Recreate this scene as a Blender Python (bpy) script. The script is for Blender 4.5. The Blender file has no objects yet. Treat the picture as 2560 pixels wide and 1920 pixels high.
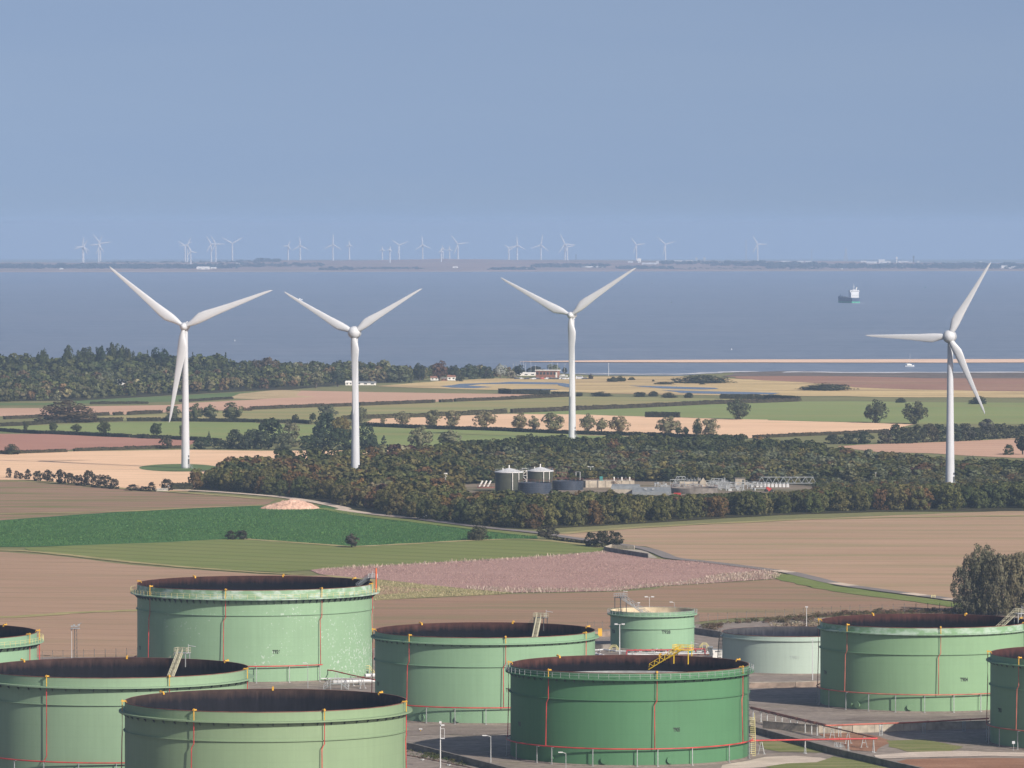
import bpy, bmesh, math, random
import numpy as np
from mathutils import Vector, Matrix, noise as mnoise

random.seed(7)
RNG = np.random.default_rng(7)
S = bpy.context.scene
COL = S.collection
PI = math.pi
R_ = math.radians

# ------------------------------------------------------------------ camera, sky, sun, exposure
FPX = 14400.0                      # focal length in photograph pixels (2560 wide)
HC = 120.0                         # camera height above the ground (m)
RE = 7.4e6                         # earth radius with refraction (m)
PITCH = math.atan(394.0 / FPX)
cam = bpy.data.cameras.new('camera')
cam.sensor_fit = 'HORIZONTAL'
cam.sensor_width = 36.0
cam.lens = FPX / 2560.0 * 36.0
cam.clip_start = 1.0
cam.clip_end = 120000.0
camo = bpy.data.objects.new('camera', cam)
camo.location = (0, 0, HC)
camo.rotation_euler = (PI / 2 - PITCH, 0, 0)
COL.objects.link(camo)
S.camera = camo

SUN_EL = R_(31.0)
SUN_AZ = R_(138.4)                 # clockwise from +Y: behind the camera, to its right
W = bpy.data.worlds.new('World')
S.world = W
W.use_nodes = True
wn = W.node_tree.nodes
wl = W.node_tree.links
bg = wn['Background']
sky = wn.new('ShaderNodeTexSky')
sky.sky_type = 'NISHITA'
sky.sun_disc = False
sky.sun_elevation = SUN_EL
sky.sun_rotation = SUN_AZ
sky.altitude = 100
sky.air_density = 1.0
sky.dust_density = 1.6
sky.ozone_density = 1.5
wtc = wn.new('ShaderNodeTexCoord')
wmap = wn.new('ShaderNodeMapping')
wmap.inputs['Location'].default_value = (0, 0, 0.30)
wmap.inputs['Scale'].default_value = (1, 1, 0.75)
wl.new(wtc.outputs['Generated'], wmap.inputs[0])
wl.new(wmap.outputs[0], sky.inputs['Vector'])
wmix = wn.new('ShaderNodeMix')
wmix.data_type = 'RGBA'
wmix.blend_type = 'MULTIPLY'
wmix.inputs['Factor'].default_value = 1.0
wl.new(sky.outputs[0], wmix.inputs[6])
wn1 = wn.new('ShaderNodeTexNoise')
wn1.inputs['Scale'].default_value = 1.0
wn1.inputs['Detail'].default_value = 5
wmap2 = wn.new('ShaderNodeMapping')
wmap2.inputs['Rotation'].default_value = (0, 0.12, 0)
wmap2.inputs['Scale'].default_value = (9, 9, 60)
wl.new(wtc.outputs['Generated'], wmap2.inputs[0])
wl.new(wmap2.outputs[0], wn1.inputs['Vector'])
wr = wn.new('ShaderNodeValToRGB')
wr.color_ramp.elements[0].position = 0.3
wr.color_ramp.elements[0].color = (1.165, 1.01, 0.95, 1)
wr.color_ramp.elements[1].position = 0.7
wr.color_ramp.elements[1].color = (1.235, 1.05, 0.96, 1)
wl.new(wn1.outputs['Fac'], wr.inputs[0])
wl.new(wr.outputs[0], wmix.inputs[7])
wl.new(wmix.outputs[2], bg.inputs['Color'])
bg.inputs['Strength'].default_value = 0.094

sl = bpy.data.lights.new('sun', 'SUN')
sl.energy = 4.4
sl.angle = R_(0.5)
sl.color = (1.0, 0.92, 0.81)
so = bpy.data.objects.new('sun', sl)
sdir = Vector((math.sin(SUN_AZ) * math.cos(SUN_EL), math.cos(SUN_AZ) * math.cos(SUN_EL), math.sin(SUN_EL)))
so.rotation_euler = sdir.to_track_quat('Z', 'Y').to_euler()
so.location = (300, -300, 400)
COL.objects.link(so)

S.view_settings.view_transform = 'Standard'
S.view_settings.look = 'None'
S.view_settings.exposure = 0.55
S.view_settings.gamma = 1
S.view_settings.use_curve_mapping = False
S.render.engine = 'CYCLES'
S.cycles.use_denoising = True
S.cycles.max_bounces = 6
S.cycles.diffuse_bounces = 3
S.cycles.volume_bounces = 1
S.cycles.transparent_max_bounces = 8

# ------------------------------------------------------------------ pixel of the photograph -> point in the world
FR = {'A': (0, 960, 3.456), 'B': (640, 960, 3.456), 'C': (1280, 960, 3.456), 'D': (1920, 960, 3.456),
      'E': (0, 1180, 2.458), 'F': (800, 1200, 2.458), 'G': (1660, 1200, 2.458),
      'H1': (0, 580, 3.456), 'H2': (640, 580, 3.456), 'H3': (1280, 580, 3.456), 'H4': (1920, 580, 3.456),
      'J': (960, 880, 3.687), 'K': (0, 840, 2.304), 'L': (1500, 860, 2.087),
      'T1': (0, 1420, 3.319), 'T2': (640, 1420, 3.319), 'T3': (1280, 1420, 3.319), 'T4': (1920, 1420, 3.319),
      'M': (1480, 1470, 5.53), 'N': (800, 1420, 5.53), 'O': (1860, 1700, 5.53),
      'P1': (1160, 1130, 4.424), 'P2': (1620, 1130, 4.424), 'P': (0, 0, 1.0)}


def q(f, x, y):
    ox, oy, s = FR[f]
    return (ox + x / s, oy + y / s)


def qs(f, *pts):
    return [q(f, *p) for p in pts]


CP, SP = math.cos(PITCH), math.sin(PITCH)


def ray(px, py):
    u = (px - 1280.0) / FPX
    v = -(py - 960.0) / FPX
    return Vector((u, CP + v * SP, -SP + v * CP))


def gz(x, y):
    return -(x * x + y * y) / (2 * RE)


def gp(px, py, dz=0.0):
    """point where the pixel's ray meets the (curved) ground raised by dz"""
    d = ray(px, py)
    a = (d.x * d.x + d.y * d.y) / (2 * RE)
    b = d.z
    c = HC - dz
    disc = b * b - 4 * a * c
    if disc < 0 or b >= 0:
        disc = 0
    t = (-b - math.sqrt(disc)) / (2 * a)
    return Vector((0, 0, HC)) + d * t


def at(px, py, Y):
    d = ray(px, py)
    return Vector((0, 0, HC)) + d * (Y / d.y)


def mpp(Y):
    return Y / FPX


# ------------------------------------------------------------------ mesh builder and object helpers
class MB:
    def __init__(self):
        self.v, self.f = [], []

    def add(self, vs, fs):
        n = len(self.v)
        self.v += [tuple(p) for p in vs]
        self.f += [tuple(i + n for i in g) for g in fs]
        return self

    def box(self, c, s, rz=0.0, M=None):
        hx, hy, hz = s[0] / 2, s[1] / 2, s[2] / 2
        vs = [Vector((x, y, z)) for z in (-hz, hz) for y in (-hy, hy) for x in (-hx, hx)]
        if M is None:
            M = Matrix.Rotation(rz, 3, 'Z')
        c = Vector(c)
        return self.add([M @ p + c for p in vs],
                        [(0, 2, 3, 1), (4, 5, 7, 6), (0, 1, 5, 4), (2, 6, 7, 3), (0, 4, 6, 2), (1, 3, 7, 5)])

    def tube(self, p0, p1, r, n=6, r1=None):
        p0, p1 = Vector(p0), Vector(p1)
        d = p1 - p0
        if d.length < 1e-6:
            return self
        Q = d.to_track_quat('Z', 'Y')
        r1 = r if r1 is None else r1
        vs = []
        for (p, rr) in ((p0, r), (p1, r1)):
            for k in range(n):
                a = 2 * PI * k / n
                vs.append(p + Q @ Vector((rr * math.cos(a), rr * math.sin(a), 0)))
        fs = [(k, (k + 1) % n, n + (k + 1) % n, n + k) for k in range(n)]
        fs += [tuple(range(n - 1, -1, -1)), tuple(range(n, 2 * n))]
        return self.add(vs, fs)

    def path(self, pts, r, n=6):
        pts = [Vector(p) for p in pts]
        vs, fs = [], []
        m = len(pts)
        for i, p in enumerate(pts):
            d = (pts[min(i + 1, m - 1)] - pts[max(i - 1, 0)])
            Q = d.to_track_quat('Z', 'Y')
            for k in range(n):
                a = 2 * PI * k / n
                vs.append(p + Q @ Vector((r * math.cos(a), r * math.sin(a), 0)))
        for i in range(m - 1):
            for k in range(n):
                fs.append((i * n + k, i * n + (k + 1) % n, (i + 1) * n + (k + 1) % n, (i + 1) * n + k))
        fs += [tuple(range(n - 1, -1, -1)), tuple(range((m - 1) * n, m * n))]
        return self.add(vs, fs)

    def lathe(self, prof, n=48, c=(0, 0, 0), a0=0.0, a1=2 * PI, caps=False):
        c = Vector(c)
        full = abs(a1 - a0 - 2 * PI) < 1e-6
        cols = n if full else n + 1
        vs = []
        for (r, z) in prof:
            for k in range(cols):
                a = a0 + (a1 - a0) * k / n
                vs.append(c + Vector((r * math.cos(a), r * math.sin(a), z)))
        fs = []
        for i in range(len(prof) - 1):
            for k in range(n):
                k2 = (k + 1) % cols
                fs.append((i * cols + k, i * cols + k2, (i + 1) * cols + k2, (i + 1) * cols + k))
        if caps:
            fs.append(tuple(range((len(prof) - 1) * cols, len(prof) * cols)))
        return self.add(vs, fs)

    def prism(self, outline, z0, z1):
        n = len(outline)
        vs = [(x, y, z0) for x, y in outline] + [(x, y, z1) for x, y in outline]
        fs = [(k, (k + 1) % n, n + (k + 1) % n, n + k) for k in range(n)]
        fs += [tuple(range(n - 1, -1, -1)), tuple(range(n, 2 * n))]
        return self.add(vs, fs)

    def gable(self, c, s, eave, rz=0.0):
        """house body: size (x, y, ridge height), eaves at eave, ridge along x"""
        hx, hy = s[0] / 2, s[1] / 2
        vs = [(-hx, -hy, 0), (hx, -hy, 0), (hx, hy, 0), (-hx, hy, 0), (-hx, -hy, eave), (hx, -hy, eave), (hx, hy, eave), (-hx, hy, eave), (-hx, 0, s[2]), (hx, 0, s[2])]
        M = Matrix.Rotation(rz, 3, 'Z')
        c = Vector(c)
        return self.add([M @ Vector(p) + c for p in vs],
                        [(0, 1, 5, 4), (2, 3, 7, 6), (1, 2, 6, 9, 5), (3, 0, 4, 8, 7), (4, 5, 9, 8), (6, 7, 8, 9)])

    def mesh(self, name, m, smooth=False):
        me = bpy.data.meshes.new(name)
        me.from_pydata(self.v, [], self.f)
        me.materials.append(m)
        if smooth:
            me.polygons.foreach_set('use_smooth', [True] * len(me.polygons))
            me.set_sharp_from_angle(angle=R_(35))
        me.update()
        return me

    def build(self, name, m, parent=None, loc=None, smooth=False):
        return link(name, self.mesh(name, m, smooth), parent, loc)


def link(name, me, parent=None, loc=None, rz=None):
    o = bpy.data.objects.new(name, me)
    COL.objects.link(o)
    if parent is not None:
        o.parent = parent
    if loc is not None:
        o.location = loc
    if rz is not None:
        o.rotation_euler = (0, 0, rz)
    return o


def tag(o, label=None, cat=None, group=None, kind=None):
    if label:
        o['label'] = label
    if cat:
        o['category'] = cat
    if group:
        o['group'] = group
    if kind:
        o['kind'] = kind
    return o


def thing(name, label, cat, loc=(0, 0, 0), rz=0.0, group=None):
    o = bpy.data.objects.new(name, None)
    o.empty_display_size = 1
    COL.objects.link(o)
    o.location = loc
    o.rotation_euler = (0, 0, rz)
    return tag(o, label, cat, group)


def np_mesh(name, V, F, m, tint=None, nrm=None):
    """V (n,3), F (k,4); tint (k,3): colour per face"""
    me = bpy.data.meshes.new(name)
    n, k = len(V), len(F)
    me.vertices.add(n)
    me.vertices.foreach_set('co', np.ascontiguousarray(V, dtype=np.float32).ravel())
    me.loops.add(k * F.shape[1])
    me.loops.foreach_set('vertex_index', np.ascontiguousarray(F, dtype=np.int32).ravel())
    me.polygons.add(k)
    me.polygons.foreach_set('loop_start', np.arange(0, k * F.shape[1], F.shape[1], dtype=np.int32))
    me.materials.append(m)
    if tint is not None:
        at_ = me.attributes.new('tint', 'FLOAT_COLOR', 'FACE')
        c4 = np.ones((k, 4), dtype=np.float32)
        c4[:, :3] = tint
        at_.data.foreach_set('color', c4.ravel())
    me.update(calc_edges=True)
    if nrm is not None:
        me.normals_split_custom_set_from_vertices(np.ascontiguousarray(nrm, dtype=np.float32))
    return me


# ------------------------------------------------------------------ materials
def new_mat(name):
    m = bpy.data.materials.new(name)
    m.use_nodes = True
    nt = m.node_tree
    return m, nt.nodes, nt.links, nt.nodes['Principled BSDF']


def noise(nodes, links, vec, scale, detail=4, rough=0.55):
    n = nodes.new('ShaderNodeTexNoise')
    n.inputs['Scale'].default_value = scale
    n.inputs['Detail'].default_value = detail
    n.inputs['Roughness'].default_value = rough
    if vec is not None:
        links.new(vec, n.inputs['Vector'])
    return n.outputs['Fac']


def ramp(nodes, links, fac, stops):
    r = nodes.new('ShaderNodeValToRGB')
    e = r.color_ramp.elements
    while len(e) > 1:
        e.remove(e[-1])
    e[0].position = stops[0][0]
    e[0].color = (*stops[0][1], 1)
    for pos, c in stops[1:]:
        x = e.new(pos)
        x.color = (*c, 1)
    links.new(fac, r.inputs[0])
    return r.outputs[0]


def mixc(nodes, links, fac, a, b, mode='MIX'):
    n = nodes.new('ShaderNodeMix')
    n.data_type = 'RGBA'
    n.blend_type = mode
    for sock, val in ((n.inputs[0], fac), (n.inputs[6], a), (n.inputs[7], b)):
        if hasattr(val, 'is_linked'):
            links.new(val, sock)
        elif isinstance(val, (tuple, list)):
            sock.default_value = (*val, 1)
        else:
            sock.default_value = val
    return n.outputs[2]


def bump(nodes, links, h, bsdf, strength=0.4, dist=0.1):
    b = nodes.new('ShaderNodeBump')
    b.inputs['Strength'].default_value = strength
    b.inputs['Distance'].default_value = dist
    links.new(h, b.inputs['Height'])
    links.new(b.outputs[0], bsdf.inputs['Normal'])


def mapping(nodes, links, src, rot=(0, 0, 0), scale=(1, 1, 1)):
    mp = nodes.new('ShaderNodeMapping')
    mp.inputs['Rotation'].default_value = rot
    mp.inputs['Scale'].default_value = scale
    links.new(src, mp.inputs[0])
    return mp.outputs[0]


def simple(name, col, rough=0.6, metal=0.0, var=0.12, scale=0.6, spec=0.3):
    m, n, l, b = new_mat(name)
    tc = n.new('ShaderNodeTexCoord').outputs['Object']
    f = noise(n, l, tc, scale, 4)
    lo = tuple(c * (1 - var * 1.6) for c in col)
    hi = tuple(min(1, c * (1 + var)) for c in col)
    l.new(ramp(n, l, f, [(0.3, lo), (0.7, hi)]), b.inputs['Base Color'])
    b.inputs['Roughness'].default_value = rough
    b.inputs['Metallic'].default_value = metal
    b.inputs['Specular IOR Level'].default_value = spec
    return m


def field_mat(name, lo, mid, hi, ang=0.0, along=60.0, across=2.2, patch=70.0, fine=1.5, alt=None, alt_amt=0.5, alt_scale=90.0, bstr=0.6, gain=(1, 1, 1), tram=None):
    """cropped or ploughed land: streaks along the drill rows, broad patches, fine clods"""
    m, n, l, b = new_mat(name)
    warm = (1.34, 1.24, 1.16)
    lo, mid, hi = (tuple(min(0.85, c * k * gain[i]) for i, (c, k) in enumerate(zip(col_, warm))) for col_ in (lo, mid, hi))
    if alt:
        alt = tuple(c * k for c, k in zip(alt, warm))
    geo = n.new('ShaderNodeNewGeometry').outputs['Position']
    st = mapping(n, l, geo, (0, 0, ang), (1 / along, 1 / across, 0.01))
    f1 = noise(n, l, st, 1.0, 5, 0.6)
    f2 = noise(n, l, geo, 1 / patch, 5, 0.6)
    f3 = noise(n, l, geo, fine, 3, 0.7)
    a = n.new('ShaderNodeMath')
    a.operation = 'MULTIPLY_ADD'
    l.new(f1, a.inputs[0])
    a.inputs[1].default_value = 0.38
    m2 = n.new('ShaderNodeMath')
    m2.operation = 'MULTIPLY_ADD'
    l.new(f2, m2.inputs[0])
    m2.inputs[1].default_value = 0.30
    m3 = n.new('ShaderNodeMath')
    m3.operation = 'MULTIPLY'
    l.new(f3, m3.inputs[0])
    m3.inputs[1].default_value = 0.32
    l.new(m3.outputs[0], m2.inputs[2])
    l.new(m2.outputs[0], a.inputs[2])
    col = ramp(n, l, a.outputs[0], [(0.34, lo), (0.5, mid), (0.66, hi)])
    if alt:
        st2 = mapping(n, l, geo, (0, 0, ang), (1 / (alt_scale * 2.5), 1 / (alt_scale * 0.35), 0.01))
        fa = noise(n, l, st2, 1.0, 4, 0.6)
        mr = n.new('ShaderNodeMapRange')
        mr.inputs[1].default_value = 0.47
        mr.inputs[2].default_value = 0.66
        mr.inputs[4].default_value = alt_amt
        l.new(fa, mr.inputs[0])
        col = mixc(n, l, mr.outputs[0], col, alt)
    if tram:
        ta, per, wd, amt = tram
        sp = n.new('ShaderNodeSeparateXYZ')
        wob = n.new('ShaderNodeVectorMath')
        wob.operation = 'ADD'
        tn_ = n.new('ShaderNodeTexNoise')
        tn_.inputs['Scale'].default_value = 0.012
        l.new(geo, tn_.inputs['Vector'])
        sc = n.new('ShaderNodeVectorMath')
        sc.operation = 'SCALE'
        sc.inputs['Scale'].default_value = 9.0
        l.new(tn_.outputs['Color'], sc.inputs[0])
        l.new(mapping(n, l, geo, (0, 0, ta)), wob.inputs[0])
        l.new(sc.outputs[0], wob.inputs[1])
        l.new(wob.outputs[0], sp.inputs[0])
        mo = n.new('ShaderNodeMath')
        mo.operation = 'PINGPONG'
        l.new(sp.outputs[1], mo.inputs[0])
        mo.inputs[1].default_value = per / 2
        ls = n.new('ShaderNodeMath')
        ls.operation = 'LESS_THAN'
        l.new(mo.outputs[0], ls.inputs[0])
        ls.inputs[1].default_value = wd / 2
        lm_ = n.new('ShaderNodeMath')
        lm_.operation = 'MULTIPLY'
        l.new(ls.outputs[0], lm_.inputs[0])
        l.new(f2, lm_.inputs[1])
        lg = n.new('ShaderNodeMath')
        lg.operation = 'MULTIPLY'
        l.new(lm_.outputs[0], lg.inputs[0])
        lg.inputs[1].default_value = amt * 2
        col = mixc(n, l, lg.outputs[0], col, tuple(c * 0.62 for c in lo))
    l.new(col, b.inputs['Base Color'])
    b.inputs['Roughness'].default_value = 0.95
    b.inputs['Specular IOR Level'].default_value = 0.1
    bump(n, l, f3, b, bstr, 0.25)
    return m


def leaf_mat(name, use_attr):
    m = bpy.data.materials.new(name)
    m.use_nodes = True
    nt = m.node_tree
    n, l = nt.nodes, nt.links
    for x in list(n):
        if x.type != 'OUTPUT_MATERIAL':
            n.remove(x)
    out = [x for x in n if x.type == 'OUTPUT_MATERIAL'][0]
    if use_attr:
        a = n.new('ShaderNodeAttribute')
        a.attribute_name = 'tint'
        base = a.outputs['Color']
    else:
        base = n.new('ShaderNodeObjectInfo').outputs['Color']
    g = n.new('ShaderNodeNewGeometry')
    mr = n.new('ShaderNodeMapRange')
    mr.inputs[3].default_value = 0.68
    mr.inputs[4].default_value = 1.34
    l.new(g.outputs['Random Per Island'], mr.inputs[0])
    hs = n.new('ShaderNodeHueSaturation')
    hr = n.new('ShaderNodeMapRange')
    hr.inputs[3].default_value = 0.485
    hr.inputs[4].default_value = 0.512
    sepm = n.new('ShaderNodeMath')
    sepm.operation = 'FRACT'
    mul = n.new('ShaderNodeMath')
    mul.operation = 'MULTIPLY'
    mul.inputs[1].default_value = 7.31
    l.new(g.outputs['Random Per Island'], mul.inputs[0])
    l.new(mul.outputs[0], sepm.inputs[0])
    l.new(sepm.outputs[0], hr.inputs[0])
    l.new(hr.outputs[0], hs.inputs['Hue'])
    l.new(mr.outputs[0], hs.inputs['Value'])
    l.new(base, hs.inputs['Color'])
    d = n.new('ShaderNodeBsdfDiffuse')
    l.new(hs.outputs[0], d.inputs['Color'])
    t = n.new('ShaderNodeBsdfTranslucent')
    l.new(hs.outputs[0], t.inputs['Color'])
    mx = n.new('ShaderNodeMixShader')
    mx.inputs[0].default_value = 0.18
    l.new(d.outputs[0], mx.inputs[1])
    l.new(t.outputs[0], mx.inputs[2])
    l.new(mx.outputs[0], out.inputs['Surface'])
    return m


def tank_mat(name, col, peel=0.0, fade=0.0):
    col = (col[0] * 0.83, col[1] * 0.83, col[2] * 0.80)
    m, n, l, b = new_mat(name)
    tc = n.new('ShaderNodeTexCoord').outputs['Object']
    big = noise(n, l, tc, 0.09, 4)
    c = ramp(n, l, big, [(0.3, tuple(x * 0.9 for x in col)), (0.7, tuple(x * 1.07 for x in col))])
    run = noise(n, l, mapping(n, l, tc, (0, 0, 0), (1.6, 1.6, 0.06)), 1.0, 5, 0.65)
    c = mixc(n, l, 0.5, c, ramp(n, l, run, [(0.25, tuple(x * 0.86 for x in col)), (0.75, tuple(min(1, x * 1.08) for x in col))]))
    # plate courses: a thin weld line every 2.4 m
    sep = n.new('ShaderNodeSeparateXYZ')
    l.new(tc, sep.inputs[0])
    md = n.new('ShaderNodeMath')
    md.operation = 'MODULO'
    l.new(sep.outputs[2], md.inputs[0])
    md.inputs[1].default_value = 2.4
    lt = n.new('ShaderNodeMath')
    lt.operation = 'LESS_THAN'
    l.new(md.outputs[0], lt.inputs[0])
    lt.inputs[1].default_value = 0.10
    lf = n.new('ShaderNodeMath')
    lf.operation = 'MULTIPLY'
    l.new(lt.outputs[0], lf.inputs[0])
    lf.inputs[1].default_value = 0.35
    c = mixc(n, l, lf.outputs[0], c, tuple(x * 0.82 for x in col))
    if peel > 0:
        pk = noise(n, l, mapping(n, l, tc, (0, 0, 0.4), (1.0, 1.0, 1.0)), 1.5, 6, 0.62)
        zone = noise(n, l, tc, 0.05, 2)
        ad = n.new('ShaderNodeMath')
        ad.operation = 'MULTIPLY_ADD'
        l.new(zone, ad.inputs[0])
        ad.inputs[1].default_value = 0.55
        l.new(pk, ad.inputs[2])
        mr = n.new('ShaderNodeMapRange')
        mr.inputs[1].default_value = 0.99 - peel * 0.05
        mr.inputs[2].default_value = 1.02 - peel * 0.05
        mr.inputs[4].default_value = 0.75
        l.new(ad.outputs[0], mr.inputs[0])
        c = mixc(n, l, mr.outputs[0], c, (0.40, 0.47, 0.43))
    if fade > 0:
        fd = noise(n, l, mapping(n, l, tc, (0, 0, 0), (0.4, 0.4, 0.8)), 0.8, 5, 0.65)
        mr = n.new('ShaderNodeMapRange')
        mr.inputs[1].default_value = 0.45
        mr.inputs[2].default_value = 0.62
        mr.inputs[4].default_value = fade
        l.new(fd, mr.inputs[0])
        c = mixc(n, l, mr.outputs[0], c, (0.42, 0.50, 0.47))
    l.new(c, b.inputs['Base Color'])
    b.inputs['Roughness'].default_value = 0.62
    b.inputs['Specular IOR Level'].default_value = 0.2
    return m


def lining_mat(name, top, low, h):
    """rusty inside of a tank: brown weathered band under the rim, bluish near-black below"""
    m, n, l, b = new_mat(name)
    if top[0] < 0.3:
        top, low = tuple(c * 0.55 for c in top), (low[0] * 0.28, low[1] * 0.30, low[2] * 0.40)
    tc = n.new('ShaderNodeTexCoord').outputs['Object']
    sep = n.new('ShaderNodeSeparateXYZ')
    l.new(tc, sep.inputs[0])
    run = noise(n, l, mapping(n, l, tc, (0, 0, 0), (1.2, 1.2, 0.12)), 1.0, 6, 0.7)
    ad = n.new('ShaderNodeMath')
    ad.operation = 'MULTIPLY_ADD'
    l.new(run, ad.inputs[0])
    ad.inputs[1].default_value = 3.4
    l.new(sep.outputs[2], ad.inputs[2])
    mr = n.new('ShaderNodeMapRange')
    mr.inputs[1].default_value = h - 0.3
    mr.inputs[2].default_value = h + 1.3
    l.new(ad.outputs[0], mr.inputs[0])
    f2 = noise(n, l, tc, 0.5, 5)
    c1 = ramp(n, l, f2, [(0.3, tuple(x * 0.7 for x in top)), (0.7, tuple(x * 1.25 for x in top))])
    c2 = ramp(n, l, run, [(0.35, tuple(x * 0.75 for x in low)), (0.7, tuple(x * 1.6 for x in low))])
    l.new(mixc(n, l, mr.outputs[0], c2, c1), b.inputs['Base Color'])
    b.inputs['Roughness'].default_value = 0.85
    b.inputs['Specular IOR Level'].default_value = 0.1
    return m


M = {}
M['leaf'] = leaf_mat('leaf_object', False)
M['leaf_a'] = leaf_mat('leaf_tint', True)
M['bark'] = simple('bark', (0.085, 0.07, 0.055), 0.9, var=0.3, scale=2)
M['white'] = simple('white_gloss_paint', (0.47, 0.49, 0.52), 0.45, var=0.03, scale=0.15, spec=0.4)
M['tower'] = simple('tower_paint', (0.455, 0.475, 0.51), 0.45, var=0.04, scale=0.12, spec=0.35)
M['grey'] = simple('galvanised_steel', (0.36, 0.38, 0.39), 0.5, 0.3, 0.15, 1.2)
M['dullroof'] = simple('weathered_roof_steel', (0.22, 0.23, 0.235), 0.7, 0.1, 0.2, 0.5)
M['dgrey'] = simple('dark_steel', (0.09, 0.10, 0.105), 0.55, 0.2, 0.2, 1.2)
M['red'] = simple('red_pipe_paint', (0.42, 0.042, 0.04), 0.5, var=0.22, scale=0.35)
M['redold'] = simple('faded_red_pipe_paint', (0.40, 0.12, 0.085), 0.6, var=0.25, scale=0.35)
M['rust'] = simple('rusty_brown_pipe', (0.17, 0.075, 0.055), 0.7, var=0.3, scale=0.4)
M['orange'] = simple('orange_pipe_paint', (0.60, 0.12, 0.03), 0.5, var=0.12)
M['yellow'] = simple('yellow_paint', (0.72, 0.50, 0.03), 0.5, var=0.12)
M['amber'] = simple('amber_paint', (0.56, 0.32, 0.04), 0.5, var=0.12)
M['cream'] = simple('faded_yellow_paint', (0.55, 0.50, 0.25), 0.6, var=0.15)
M['dull'] = simple('weathered_yellow_grey_steel', (0.40, 0.385, 0.28), 0.6, var=0.2)
M['conc'] = simple('pale_concrete', (0.36, 0.32, 0.26), 0.9, var=0.2, scale=0.5)
M['concd'] = simple('dark_concrete', (0.17, 0.155, 0.14), 0.9, var=0.25, scale=0.4)
M['concb'] = simple('brown_concrete', (0.24, 0.185, 0.15), 0.9, var=0.25, scale=0.4)
M['black'] = simple('black_paint', (0.018, 0.022, 0.02), 0.6, var=0.1)
M['faint'] = simple('faded_lettering', (0.30, 0.36, 0.33), 0.6, var=0.15)
M['tagdark'] = simple('dark_lettering_in_grey', (0.05, 0.06, 0.058), 0.6)
M['glass'] = simple('dark_glass', (0.03, 0.04, 0.05), 0.15, var=0.05, spec=0.6)
M['rubber'] = simple('rubber', (0.02, 0.02, 0.02), 0.8)
M['wwhite'] = simple('white_wall', (0.66, 0.65, 0.62), 0.7, var=0.06)
M['brick'] = simple('red_brick_wall', (0.24, 0.12, 0.085), 0.9, var=0.25, scale=1.5)
M['roofgrey'] = simple('grey_sheet_roof', (0.18, 0.195, 0.205), 0.6, var=0.15)
M['olive'] = simple('olive_digester_paint', (0.05, 0.055, 0.038), 0.6, var=0.12)
M['navy'] = simple('dark_blue_vitreous_steel', (0.035, 0.045, 0.065), 0.4, var=0.15)
M['carred'] = simple('red_vehicle_paint', (0.36, 0.05, 0.04), 0.35, var=0.05)
M['cardark'] = simple('dark_vehicle_paint', (0.03, 0.035, 0.05), 0.3, var=0.05)
M['carsilver'] = simple('silver_vehicle_paint', (0.45, 0.47, 0.5), 0.3, var=0.05)
M['teal'] = simple('teal_pump_paint', (0.03, 0.22, 0.22), 0.5)
M['hull'] = simple('navy_hull_paint', (0.022, 0.045, 0.095), 0.5)
M['antifoul'] = simple('green_bottom_paint', (0.03, 0.28, 0.17), 0.6)
M['insul'] = simple('white_pipe_lagging', (0.50, 0.51, 0.52), 0.5, var=0.08)

# ------------------------------------------------------------------ ground, sea, far shore
M['ground'] = field_mat('rough_grassland', (0.085, 0.10, 0.045), (0.125, 0.135, 0.062), (0.20, 0.19, 0.10), 0.1, 40, 4, 60, 1.0, bstr=0.5)
rings = [0, 60, 140, 260, 400] + list(range(560, 6400, 240)) + list(range(6500, 20000, 700)) + list(range(20500, 47500, 1500))
gm = MB()
NS = 144
gm.v = [(0, 0, 0)]
for r in rings[1:]:
    for k in range(NS):
        a = 2 * PI * k / NS
        x, y = r * math.sin(a), r * math.cos(a)
        gm.v.append((x, y, gz(x, y)))
for k in range(NS):
    gm.f.append((0, 1 + (k + 1) % NS, 1 + k))
for i in range(len(rings) - 2):
    for k in range(NS):
        a, b2 = 1 + i * NS + k, 1 + i * NS + (k + 1) % NS
        gm.f.append((a, b2, b2 + NS, a + NS))
tag(gm.build('ground', M['ground']), kind='structure')


def densify(pts, step=14.0, jit=0.7, closed=True):
    out = []
    n = len(pts)
    for i in range(n if closed else n - 1):
        a, b2 = pts[i], pts[(i + 1) % n]
        L = (b2 - a).length
        k = max(1, min(60, int(L / step)))
        for j in range(k):
            p = a.lerp(b2, j / k)
            if j:
                p = p + Vector((random.uniform(-jit, jit), random.uniform(-jit, jit) * 2.0, 0))
            out.append(p)
    if not closed:
        out.append(pts[-1])
    return out


def widen(pts):
    """land that leaves the frame goes on well outside it"""
    return [(x + 1500 if x > 2570 else x - 1500 if x < -20 else x, y) for x, y in pts]


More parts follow.
